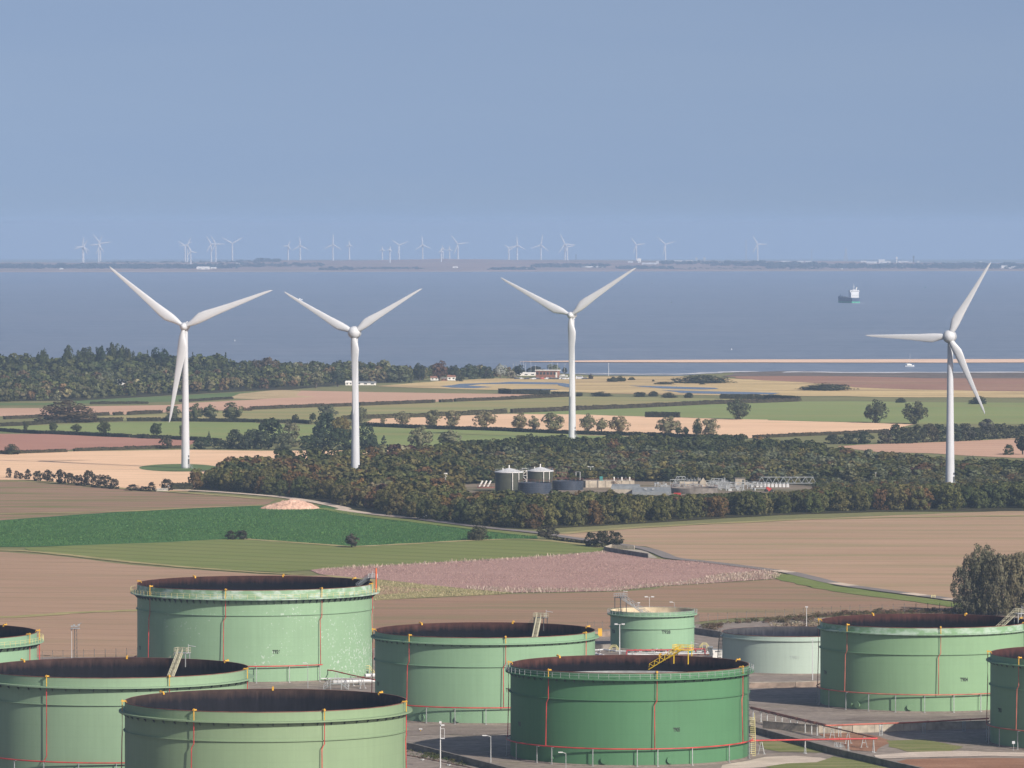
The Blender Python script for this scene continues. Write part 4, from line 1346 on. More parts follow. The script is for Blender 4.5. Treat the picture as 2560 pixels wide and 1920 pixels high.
# trees that stand out of the coastal wood
stand = [('K', 395, 60, 250, 90, 'round', GREEN_D), ('K', 250, 78, 250, 80, 'round', GREEN_D), ('K', 490, 58, 240, 110, 'round', GREEN_D), ('K', 580, 52, 240, 75, 'round', (0.03, 0.045, 0.026)), ('K', 640, 48, 235, 80, 'round', GREEN_D), ('K', 690, 52, 235, 75, 'round', GREEN_D), ('K', 740, 64, 235, 70, 'round', GREEN_D), ('K', 1300, 92, 220, 50, 'cone', GREEN_D), ('K', 1110, 92, 230, 60, 'cone', GREEN_D), ('K', 920, 75, 240, 120, 'round', (0.03, 0.045, 0.026)), ('K', 850, 80, 235, 60, 'cone', GREEN_D), ('K', 600, 195, 290, 110, 'round', (0.12, 0.13, 0.085)), ('K', 1530, 120, 240, 150, 'round', (0.09, 0.075, 0.05)), ('K', 1820, 205, 300, 110, 'round', WILLOW), ('K', 1945, 200, 292, 120, 'round', (0.05, 0.062, 0.035)),
         ('J', 130, 135, 282, 240, 'bushy', (0.095, 0.105, 0.055)), ('J', 330, 108, 270, 120, 'round', (0.04, 0.045, 0.03)), ('J', 510, 88, 268, 150, 'round', (0.11, 0.065, 0.04)), ('J', 640, 132, 260, 110, 'bushy', (0.04, 0.045, 0.03)), ('J', 785, 118, 250, 150, 'bushy', (0.062, 0.085, 0.045)), ('J', 935, 140, 248, 140, 'bushy', (0.042, 0.055, 0.034)), ('J', 1072, 110, 246, 120, 'round', (0.30, 0.31, 0.27)), ('J', 1170, 175, 246, 100, 'bushy', (0.22, 0.225, 0.19)), ('J', 1245, 120, 225, 110, 'round', (0.032, 0.04, 0.028)), ('J', 1400, 135, 215, 160, 'bushy', (0.04, 0.048, 0.032)), ('J', 1560, 115, 215, 140, 'round', (0.14, 0.15, 0.11)), ('J', 1668, 142, 210, 50, 'round', (0.035, 0.042, 0.03)), ('J', 700, 208, 272, 78, 'bushy', (0.055, 0.06, 0.035)), ('J', 1905, 200, 250, 50, 'dome', (0.06, 0.045, 0.035))]
for (fr, x, yt, yb, w, k, c) in stand:
    dsc = 'silvery white' if c[2] > 0.18 else 'grey green' if c[2] > 0.07 else 'copper brown' if c[0] > c[1] * 1.15 else 'dark green' if c[1] < 0.06 else 'mid green'
    wh = {'K': 'standing out of the coastal wood', 'J': 'by the sailing club shore'}[fr]
    so2 = sorted(z[1] for z in stand if z[0] == fr)
    put_tree(fr, x, yt, yb, w, k, c, '%s%s tree, %s from left of those %s' % (dsc, ' pointed' if k == 'cone' else '', ORD[so2.index(x)], wh), group='trees ' + wh)

# far shore trees, one mass
VV, TT = [], []
fbands = [(-60, 600, 666, 672, 150, 9), (250, 600, 655, 657, 25, 4), (560, 640, 652, 656, 12, 4), (600, 660, 658, 668, 24, 5), (640, 700, 650, 656, 18, 6), (650, 810, 660, 667, 40, 5), (800, 880, 671, 677, 20, 6), (880, 1060, 670, 674, 50, 4), (1230, 1330, 672, 676, 40, 6), (1330, 1520, 662, 669, 70, 5), (1540, 1680, 668, 674, 50, 5), (1650, 1800, 656, 661, 36, 6), (1780, 1930, 657, 666, 46, 7), (1920, 2060, 659, 672, 60, 7), (2060, 2300, 663, 672, 75, 7), (2290, 2620, 662, 673, 110, 8), (1680, 2060, 670, 675, 60, 3)]
for (x0, x1, y0, y1, n, h) in fbands:
    for _ in range(int(n * 2.2)):
        px, py = random.uniform(x0, x1), random.uniform(y0, y1)
        p = far_ground(px, py)
        A = random.choice(FAR[:3])[:240]
        hh = h * random.uniform(0.8, 1.5)
        VV.append(place_arr(A, p.x, p.y, hh * random.uniform(2.2, 4.5), hh, p.z - 0.5))
        TT.append(np.tile(np.array(vary((0.05, 0.055, 0.034), 0.35)[:3], dtype=np.float32), (len(A) // 4, 1)))
V = np.concatenate(VV)
o = link('far_woodland', np_mesh('far_woodland', V, quads(len(V) // 4), M['leaf_a'], np.concatenate(TT)))
tag(o, 'hazy dark tree belts along the far shore', 'woodland', None, 'stuff')


# ---------------------------------------------- hedges: leaf cards on a clipped body
def hedge(pts, w, h, col, label, leaf=0.42, dens=2.6, name='hedge'):
    P = [gp(*p) for p in pts]
    for p in P:
        p.z = 0
    P = densify(P, 6.0, 0.12, False)
    V, F = [], []
    core = MB()
    for i in range(len(P) - 1):
        a, b2 = P[i], P[i + 1]
        d = b2 - a
        L = d.length
        if L < 0.05:
            continue
        d.normalize()
        nrm = Vector((d.y, -d.x, 0))
        core.box(((a.x + b2.x) / 2, (a.y + b2.y) / 2, gz(a.x, a.y) + h * 0.44), (L, w * 0.75, h * 0.88), math.atan2(d.y, d.x))
        hh = h * random.uniform(0.88, 1.1)
        for _ in range(int(L * (2 * hh + w) * dens)):
            t = random.random() * L
            u = random.random() * (2 * hh + w)
            if u < hh:
                off, z, nn = -w / 2, u, Vector((-nrm.x, -nrm.y, 0.25))
            elif u < 2 * hh:
                off, z, nn = w / 2, u - hh, Vector((nrm.x, nrm.y, 0.25))
            else:
                off, z, nn = (u - 2 * hh) - w / 2, hh, Vector((0, 0, 1))
            off += random.uniform(-.12, .12)
            z += random.uniform(-.1, .16)
            c = a + d * t + nrm * off
            nn = nn + Vector((random.gauss(0, .4), random.gauss(0, .4), random.gauss(0, .3)))
            nn.normalize()
            t1 = nn.cross(Vector((random.gauss(0, 1), random.gauss(0, 1), random.gauss(0, 1)))).normalized()
            t2 = nn.cross(t1)
            s = leaf * random.uniform(0.6, 1.25)
            cz = gz(c.x, c.y) + max(0.05, z)
            for (e, f2) in ((-1, -.7), (.9, -1), (1, .8), (-.8, 1)):
                V.append((c.x + (t1.x * e + t2.x * f2) * s, c.y + (t1.y * e + t2.y * f2) * s, max(gz(c.x, c.y), cz + (t1.z * e + t2.z * f2) * s)))
    o = link(name, np_mesh(name, np.array(V), quads(len(V) // 4), M['leaf']))
    o.color = (*col, 1)
    tag(o, label, 'hedge')
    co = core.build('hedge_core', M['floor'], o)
    return o


HC1, HC2 = (0.070, 0.060, 0.038), (0.038, 0.042, 0.026)
hedge(qs('A', (40, 306), (200, 300), (360, 290)), 2.2, 1.9, HC1, 'short clipped hedge left of the copper tree clump')
hedge(qs('A', (810, 276), (935, 271)), 2.2, 1.9, HC1, 'clipped hedge just right of the copper tree clump')
hedge(qs('A', (985, 270), (1056, 267)), 2.2, 1.8, HC1, 'very short hedge piece below the pink field')
hedge(qs('A', (1106, 267), (1200, 262), (1395, 252)), 2.4, 2.0, HC1, 'clipped hedge piece left of the olive tree row')
hedge(qs('A', (-100, 372), (0, 367), (250, 356), (500, 338), (800, 328), (1055, 321)), 2.4, 2.0, (0.055, 0.052, 0.034), 'long hedge above the bright green field at the far left')
hedge(qs('A', (1096, 321), (1440, 320), (2212, 332)) + qs('B', (0, 333), (330, 336), (470, 345)), 2.2, 1.9, HC2, 'hedge below the olive tree row')
hedge(qs('A', (-120, 410), (0, 412), (200, 424), (390, 434)), 2.2, 1.9, HC2, 'dark hedge left part above the red brown field')
hedge(qs('A', (402, 434), (700, 444), (900, 454), (1122, 464)), 2.2, 1.9, HC2, 'dark hedge middle part above the red brown field')
hedge(qs('A', (1136, 466), (1186, 467)), 2.2, 1.6, HC2, 'shortest dark hedge piece above the red brown field')
hedge(qs('A', (1192, 471), (1282, 473)), 2.2, 2.2, HC2, 'short tall dark hedge block above the red brown field')
hedge(qs('A', (1296, 474), (1470, 477)), 2.2, 1.9, HC2, 'dark hedge piece under the last small tree')
hedge(qs('A', (1482, 480), (1570, 486), (1900, 500)), 2.2, 2.0, HC2, 'dark hedge running behind the first turbine tower')
hedge(qs('A', (-120, 607), (170, 604), (575, 590)), 1.8, 1.6, HC1, 'low hedge left of the gap above the stubble')
hedge(qs('A', (640, 582), (1000, 571), (1380, 557), (1560, 557)), 1.8, 1.6, HC1, 'low hedge right of the gap above the stubble')
hedge(qs('B', (-40, 224), (400, 206), (818, 193)), 2.4, 2.1, HC1, 'long hedge under the pink field, left part')
hedge(qs('B', (890, 189), (1200, 177), (1540, 163)), 2.4, 2.1, HC1, 'long hedge under the pink field, middle part')
hedge(qs('B', (1590, 160), (1692, 157)), 2.4, 1.9, HC1, 'short hedge piece under the pink field')
hedge(qs('B', (1716, 154), (2212, 136)) + qs('C', (0, 134), (490, 109)), 2.4, 2.1, HC1, 'long hedge under the pink field, right part')
hedge(qs('B', (750, 309), (1000, 300), (1480, 287), (2155, 252)), 2.6, 2.6, (0.078, 0.072, 0.042), 'thick hedge between olive field and straw field')
hedge(qs('C', (-5, 251), (500, 230), (1100, 207), (1700, 177), (2212, 162)) + qs('D', (250, 152)), 2.6, 2.6, (0.07, 0.06, 0.042), 'longest hedge, between the two light green fields')
hedge(qs('B', (760, 365), (950, 365), (1500, 388), (2212, 411)) + qs('C', (0, 413), (560, 436), (1100, 449), (1600, 468), (1955, 478)), 2.2, 2.0, HC2, 'dark hedge at the feet of the willows')
hedge(qs('C', (1155, 288), (1445, 291)), 3.0, 3.2, (0.03, 0.034, 0.02), 'short very dark block of hedge in the light field')
hedge(qs('C', (2090, 472)) + qs('D', (0, 463), (500, 442), (1040, 418)), 2.0, 1.7, HC1, 'hedge along the right end of the straw field')
hedge(qs('A', (780, 174), (1280, 171)), 3.0, 1.5, (0.058, 0.056, 0.036), 'low dark hedge in the grass strip, left piece')
hedge(qs('A', (1560, 156), (2000, 131)), 3.0, 1.5, (0.058, 0.056, 0.036), 'low dark hedge in the grass strip, right piece')
hedge(qs('C', (-100, 82), (0, 88), (325, 90)), 4.0, 3.4, (0.045, 0.05, 0.032), 'scrubby hedge on the bank left of the third tower')
hedge(qs('C', (350, 97), (490, 99)), 4.0, 2.2, (0.045, 0.05, 0.032), 'scrubby hedge on the bank touching the third tower')
hedge(qs('C', (1800, 128), (2212, 131)) + qs('D', (255, 150)), 6.0, 3.0, (0.05, 0.055, 0.035), 'dark scrub hedge on the bank right of the third tower')
hedge(qs('A', (1480, 915), (1660, 913)), 2.4, 3.0, (0.045, 0.045, 0.03), 'dark hedge piece at the left end of the wood')
hedge(qs('B', (1200, 563), (1420, 567)), 2.2, 1.5, HC2, 'short dark hedge under the big full willow')
hedge(qs('F', (1440, 372), (1640, 392)), 1.5, 0.9, (0.11, 0.10, 0.06), 'low scruffy hedge beside the lane bushes', leaf=0.3)

# ------------------------------------------------------------------ wind turbines
def blade_mesh(R, cmax, root=1.0):
    """one blade along +Z from the hub, chord in X, leading edge straight-ish; thickness in Y"""
    st = [(0.025, 0, 0), (0.05, 0, 0), (0.10, .35, .25), (0.15, .75, .6), (0.20, 1, .8), (0.27, .98, .9), (0.36, .86, 1), (0.5, .68, 1), (0.65, .52, 1), (0.8, .38, 1), (0.92, .26, 1), (0.975, .16, 1), (1.0, .03, 1)]
    n = 14
    mb = MB()
    for (t, c, fl) in st:
        z = t * R
        ch = max(2 * root * (1 - fl), 0) + cmax * c if fl < 1 else cmax * c
        ch = max(ch, 2 * root * (1 - fl) if c == 0 else 0.06)
        th = ch * (1 - fl) + fl * ch * (0.30 if t < 0.4 else 0.18)
        tw = R_(16) * max(0, 1 - t * 1.6)
        for k in range(n):
            a = 2 * PI * k / n
            x = math.cos(a) * ch / 2 + (ch / 2 - root) * fl * 0.72
            y = math.sin(a) * th / 2 * (1 - 0.35 * fl * math.cos(a))
            mb.v.append((x * math.cos(tw) - y * math.sin(tw), x * math.sin(tw) + y * math.cos(tw) - 1.2 * t * t, z))
    for i in range(len(st) - 1):
        for k in range(n):
            mb.f.append((i * n + k, i * n + (k + 1) % n, (i + 1) * n + (k + 1) % n, (i + 1) * n + k))
    mb.f.append(tuple(range((len(st) - 1) * n, len(st) * n)))
    return mb.mesh('blade', M['white'], True)


def turbine(label, px_base, py_hub, D, hubx, R, angs, yaw, cmax, big, flip=1):
    hub_p = at(hubx, py_hub, D)
    base = at(px_base, 1000, D)
    bx, by = base.x, D
    g0 = gz(bx, by)
    H = hub_p.z - g0
    t = thing('wind_turbine', label, 'wind turbine', (bx, by, g0), 0, 'big wind turbines on the near shore')
    rb, rt = 2.1, 1.25
    tw = MB()
    prof = [(rb, 0), (rb * 0.97, H * 0.12), (rb + (rt - rb) * 0.45, H * 0.42), (rb + (rt - rb) * 0.75, H * 0.7), (rt, H - 1.6)]
    tw.lathe(prof, 40)
    tower = tw.build('tower', M['tower'], t, smooth=True)
    for zf in (0.30, 0.62):
        rr = rb + (rt - rb) * zf * 1.07
        MB().lathe([(rr + .02, H * zf - .12), (rr + .06, H * zf - .1), (rr + .06, H * zf + .1), (rr - .0, H * zf + .12)], 40).build('flange', M['tower'], tower)
    MB().lathe([(rb + .04, -0.2), (rb + .05, 0.9), (rb, 0.92)], 40).build('base_ring', M['grey'], t, smooth=True)
    # door with steps on the sunny side
    da = R_(52)
    dv = Vector((math.sin(da), -math.cos(da), 0))
    tn = Vector((math.cos(da), math.sin(da), 0))
    Md = Matrix((tn, dv, Vector((0, 0, 1)))).transposed()
    door = MB().box(dv * (rb + 0.02) + Vector((0, 0, 3.6)), (1.1, 0.16, 2.5), M=Md).build('door', M['dgrey'], t)
    MB().box(dv * (rb + 0.06) + Vector((0, 0, 6.2)), (0.8, 0.12, 1.0), M=Md).build('vent', M['dgrey'], t)
    stp = MB()
    for k in range(7):
        stp.box(dv * (rb + 0.5 + k * 0.34) + Vector((0, 0, 2.3 - k * 0.34)), (1.0, 0.32, 0.05), M=Md)
    for s in (-.5, .5):
        stp.tube(dv * (rb + .2) + tn * s + Vector((0, 0, 3.3)), dv * (rb + 2.7) + tn * s + Vector((0, 0, 1.0)), .04)
        stp.tube(dv * (rb + .2) + tn * s + Vector((0, 0, 2.3)), dv * (rb + 2.8) + tn * s + Vector((0, 0, 0)), .06)
    stp.build('steps', M['grey'], t)
    # nacelle: rotor axis points to the camera, turned by yaw to its left
    ax = Vector((-math.sin(yaw), -math.cos(yaw), 0))
    sd = Vector((-ax.y, ax.x, 0))
    NZ = H
    fwd = 3.6 if big else 3.4
    nac = bpy.data.objects.new('nacelle', None)
    if big:
        prof = [(0.0, -4.2), (1.3, -3.6), (2.3, -2.2), (2.9, -0.4), (3.1, 1.4), (3.0, 2.6)]
    else:
        prof = [(0.0, -5.6), (1.0, -5.3), (1.6, -4.4), (1.95, -2.0), (2.05, 0.2), (1.95, 2.0), (1.75, 2.5)]
    nb = MB().lathe(prof, 28)
    Mx = Matrix((sd, Vector((0, 0, 1)), ax)).transposed()
    nb.v = [tuple(Mx @ Vector(p) + Vector((0, 0, NZ))) for p in nb.v]
    nac = nb.build('nacelle', M['white'], t, smooth=True)
    hubc = Vector((0, 0, NZ)) + ax * fwd
    hr = 3.05 if big else 1.95
    hb = MB().lathe([(hr * 0.93, -1.15), (hr, -0.2), (hr * 0.93, 0.9), (hr * 0.7, 1.9), (hr * 0.36, 2.5), (0.0, 2.7)], 28)
    hb.v = [tuple(Mx @ Vector(p) + hubc) for p in hb.v]
    hb.build('hub', M['white'], t, smooth=True)
    MB().lathe([(rt + .35, H - 2.1), (rt + .4, H - 1.2), (rt, H - 1.0)], 30).build('yaw_ring', M['white'], t, smooth=True)
    if not big:
        w = MB().box(Vector((0, 0, NZ + 2.1)) - ax * 4.0, (0.5, 1.6, 0.9), M=Mx.to_3x3() @ Matrix.Rotation(PI / 2, 3, 'X'))
        w.build('wind_sensor_box', M['white'], t)
    bm_mesh = BLADES[(R, cmax)] if (R, cmax) in BLADES else BLADES.setdefault((R, cmax), blade_mesh(R, cmax, 1.0 if not big else 1.15))
    for a in angs:
        a = R_(a)
        zax = -sd * 0 + Vector((0, 0, 0))
        # local frame: z along the blade, y along the axis towards the camera, x completes it
        rgt = -sd if sd.x < 0 else sd
        zl = rgt * math.cos(a) + Vector((0, 0, 1)) * math.sin(a)
        yl = ax
        xl = yl.cross(zl)
        Mb = Matrix((xl, yl, zl)).transposed().to_4x4()
        Mb.translation = hubc + ax * 0.2
        o = link('blade', bm_mesh, t)
        o.matrix_local = Mb
    return t


BLADES = {}
turbine('big white wind turbine standing in straw stubble on a round grass patch', *[463.5], 816, 2866, 463.5 + .6, 48.5, (142.8, 22.7, 261.5), R_(10), 4.6, False)
turbine('big white wind turbine with bulky rounded hub, second from left, base hidden in the wood', 888.5, 831, 2747, 884, 39.2, (151.5, 33.6, 270.3), R_(10), 3.7, True)
turbine('big white wind turbine nearest the sailing club, in a green field, tallest looking', 1430.5, 787.8, 3275, 1428, 46.8, (153.7, 36.0, 270.0), R_(16), 4.5, False)
turbine('big white wind turbine at the right with one blade level to the left', 2375.5, 841, 2662, 2371, 39.4, (180.5, 61.7, 296.1), R_(14), 3.8, True)

# ------------------------------------------------------------------ oil tanks
def text_mesh(body, size, xs=0.72):
    cu = bpy.data.curves.new('number', 'FONT')
    cu.body = body
    cu.size = size
    cu.align_x = 'CENTER'
    cu.offset = size * 0.035
    o = bpy.data.objects.new('number', cu)
    COL.objects.link(o)
    dg = bpy.context.evaluated_depsgraph_get()
    me = bpy.data.meshes.new_from_object(o.evaluated_get(dg))
    bpy.data.objects.remove(o)
    bpy.data.curves.remove(cu)
    bm = bmesh.new()
    bm.from_mesh(me)
    bmesh.ops.triangulate(bm, faces=bm.faces[:])
    for v in bm.verts:
        v.co.x *= xs
    bm.to_mesh(me)
    bm.free()
    return me


TANKS = {}


class Tank:
    def pol(self, phi, rad, z):
        return Vector((rad * math.sin(phi), -rad * math.cos(phi), z))

    def loc(self, px, py, z):
        """tank-local point where the pixel's ray meets height z"""
        p = gp(px, py, z)
        v = Vector((p.x - self.c.x, p.y - self.c.y, 0))
        v.rotate(Matrix.Rotation(-self.th, 3, 'Z'))
        v.z = z
        return v

    def phi_of(self, px):
        k = (px - self.cx) / (self.w / 2)
        return math.asin(max(-1, min(1, k)))

    def z_of(self, px, py):
        ph = self.phi_of(px)
        D = self.D - self.r * math.cos(ph)
        return at(px, py, D).z - gz(self.c.x, self.c.y)


def tank(key, label, cx, w, yrim, ybase, col, girder=(1.3, 1.0), lower=5.7, risers=(), roof=9.0, ring=None, posts=(), rail=None, railm='cream', number=None, side_number=None, lining=((0.10, 0.05, 0.04), (0.013, 0.013, 0.017)), peel=0, fade=0, brackets=40, supports=None, jog=0.34, riser_mat='red', plinth=0.0):
    T = Tank()
    T.cx, T.w = cx, w
    Df = gp(cx, ybase).y
    k = w / 2 / FPX
    T.r = r = k * Df / (1 - k)
    T.D = Df + r
    T.c = at(cx, 1000, T.D)
    T.c.z = gz(T.c.x, T.c.y)
    T.roof = roof
    T.h = h = at(cx, yrim, Df).z - T.c.z
    T.th = math.atan2(-T.c.x, T.c.y)
    t = thing('storage_tank', label, 'storage tank', T.c, T.th, 'oil storage tanks')
    T.o = t
    TANKS[key] = T
    mt = tank_mat('tank_paint_' + key, col, peel, 0)
    gt = tank_mat('girder_paint_' + key, col, 0, fade) if fade else mt
    NSEG = 160
    z0 = plinth
    MB().lathe([(r, z0), (r, h)], NSEG).build('shell', mt, t, smooth=True)
    ml = lining_mat('tank_lining_' + key, *lining, h)
    MB().lathe([(r - 0.12, h - roof - 0.5), (r - 0.12, h)], NSEG).build('inner_wall', ml, t, smooth=True)
    MB().lathe([(r - 0.13, h), (r + 0.06, h + 0.03), (r + 0.06, h - 0.12), (r, h - 0.13)], NSEG).build('rim', M['rust'] if lining[0][0] < 0.3 else mt, t)
    zr = h - roof
    rf = MB().lathe([(0, zr), (r - 1.2, zr), (r - 1.1, zr + 0.5), (r - 0.5, zr + 0.5), (r - 0.13, zr + 0.3)], 96)
    rfo = rf.build('floating_roof', M['dullroof'] if roof < 5 else M['concd'], t)
    if plinth:
        MB().lathe([(r + 0.7, -0.1), (r + 0.7, plinth), (0, plinth + .01)], 96).build('plinth', M['concb'], t)
    else:
        MB().lathe([(r + 0.9, 0.0), (r + 0.85, 0.25), (r + 0.15, 0.45), (r - 0.1, 0.46)], 96).build('base_footing', M['greyhard'], t)
    zg, gw = h - girder[0], girder[1]
    g = MB().lathe([(r + .005, zg), (r + gw, zg - 0.02), (r + gw, zg - 0.32), (r + gw - 0.05, zg - 0.32), (r + gw - 0.05, zg - 0.13), (r + .005, zg - 0.11)], NSEG)
    g.build('wind_girder', gt, t)
    if fade:
        MB().lathe([(r + .012, zg + .01), (r + .012, h - .14)], NSEG).build('upper_band', gt, t, smooth=True)
    zl = h - lower
    if lower > 0:
        MB().lathe([(r + .005, zl), (r + 0.32, zl - 0.01), (r + 0.32, zl - 0.16), (r + 0.27, zl - 0.16), (r + 0.27, zl - 0.08), (r + .005, zl - 0.07)], NSEG).build('stiffening_ring', mt, t)
    # bracket plates under the girder
    if brackets:
        bw = gw * 0.82
        bk = MB()
        bk.add([(0.04, -.02, 0), (0.04, -bw, 0), (0.04, -.02, -bw * 0.95), (-.04, -.02, 0), (-.04, -bw, 0), (-.04, -.02, -bw * 0.95)], [(0, 1, 2), (5, 4, 3), (0, 2, 5, 3), (1, 4, 5, 2), (0, 3, 4, 1)])
        bk.v = [(x, y, z if z == 0 else z) for x, y, z in bk.v]
        bme = bk.mesh('bracket', M['dgrey'] if gw > .9 else mt)
        for i in range(brackets):
            ph = R_(-108 + 216 * (i + 0.5) / brackets)
            o = link('bracket', bme, t, T.pol(ph, r, zg - 0.14), ph)
    # foam risers with their pourers at the rim
    zm = ring if ring else 0.6
    for ph in risers:
        ph = R_(ph)
        dj = 0.55 / r
        zj = h - h * jog
        rr = r + min(0.62, gw * 0.6)
        pts = [T.pol(ph - dj, rr + .25, zm), T.pol(ph - dj, rr, zj), T.pol(ph, rr, zj + 0.9), T.pol(ph, rr, zg - 0.2)]
        if abs(ph) > R_(112):
            pts = pts[2:]
        ro = MB().path(pts, 0.105, 7).build('foam_riser', M[riser_mat], t, smooth=True)
        pm = MB()
        pm.tube(T.pol(ph, rr, zg - 0.25), T.pol(ph, rr, h - 0.05), 0.105, 8)
        Mp = Matrix.Rotation(ph, 3, 'Z')
        pm.box(T.pol(ph, (rr + r) / 2, h + 0.18), (0.42, rr - r + 0.4, 0.26), M=Mp)
        pm.box(T.pol(ph, r - 0.3, h - 0.15), (0.4, 0.14, 0.36), M=Mp)
        pm.box(T.pol(ph, rr, h + 0.38), (0.24, 0.24, 0.16), M=Mp)
        pm.build('foam_pourer', M['amber'], ro)
    if ring:
        a0, a1 = (R_(posts[0]), R_(posts[1])) if posts else (-PI, PI)
        pts = [T.pol(a0 + (a1 - a0) * i / 96, r + 0.88, ring) for i in range(97)]
        MB().path(pts, 0.15, 8).build('ring_main', M[riser_mat], t, smooth=True)
        sm_ = MB().box((0, 0, ring / 2), (0.16, 0.16, ring)).box((0, 0, 0.12), (0.5, 0.5, 0.26)).box((0, 0.35, ring - .2), (0.14, 0.9, 0.14)).mesh('pipe_support', M['grey'])
        for ph in (supports or [i * 15.5 - 170 for i in range(23)]):
            if posts and not posts[0] - 1 <= ph <= posts[1] + 1:
                continue
            link('pipe_support', sm_, t, T.pol(R_(ph), r + 0.88, 0), R_(ph))
    if rail:
        n, rh = rail
        pme = MB().box((0, 0, rh / 2), (0.075, 0.075, rh)).mesh('rail_post', M[railm])
        for i in range(n):
            ph = 2 * PI * i / n
            link('rail_post', pme, t, T.pol(ph, r + gw - 0.06, zg), ph)
        rm = MB()
        for zz in (rh, rh * 0.55):
            rm.path([T.pol(2 * PI * i / 120, r + gw - 0.06, zg + zz) for i in range(121)], 0.032, 4)
        rm.build('handrail', M['grey'] if railm != 'cream' else M['cream'], t)
    for nb in (number, side_number):
        if not nb:
            continue
        body, px, py, size, xs, mat_, ph = nb
        me = text_mesh(body, size, xs)
        ph = T.phi_of(px) if ph is None else R_(ph)
        zt = T.z_of(px, py) if py else h * 0.3
        for v in me.vertices:
            a = ph + v.co.x / r
            rr = r + 0.035
            v.co = (rr * math.sin(a), -rr * math.cos(a), zt + v.co.y - size * 0.36)
        me.materials.clear()
        me.materials.append(M[mat_])
        o = link('number', me, t)
        o['label'] = 'painted number %s' % body
    return T


def fitting(T, px, kind='manhole', z=1.4, s=0.75):
    ph = T.phi_of(px)
    d = T.pol(ph, 1, 0)
    mb = MB()
    mb.tube(d * (T.r - .05) + Vector((0, 0, z)), d * (T.r + .35) + Vector((0, 0, z)), s * .8, 14)
    mb.tube(d * (T.r + .35) + Vector((0, 0, z)), d * (T.r + .47) + Vector((0, 0, z)), s, 14)
    return mb.build(kind, bpy.data.materials['tank_paint_' + [k for k in TANKS if TANKS[k] is T][0]], T.o)


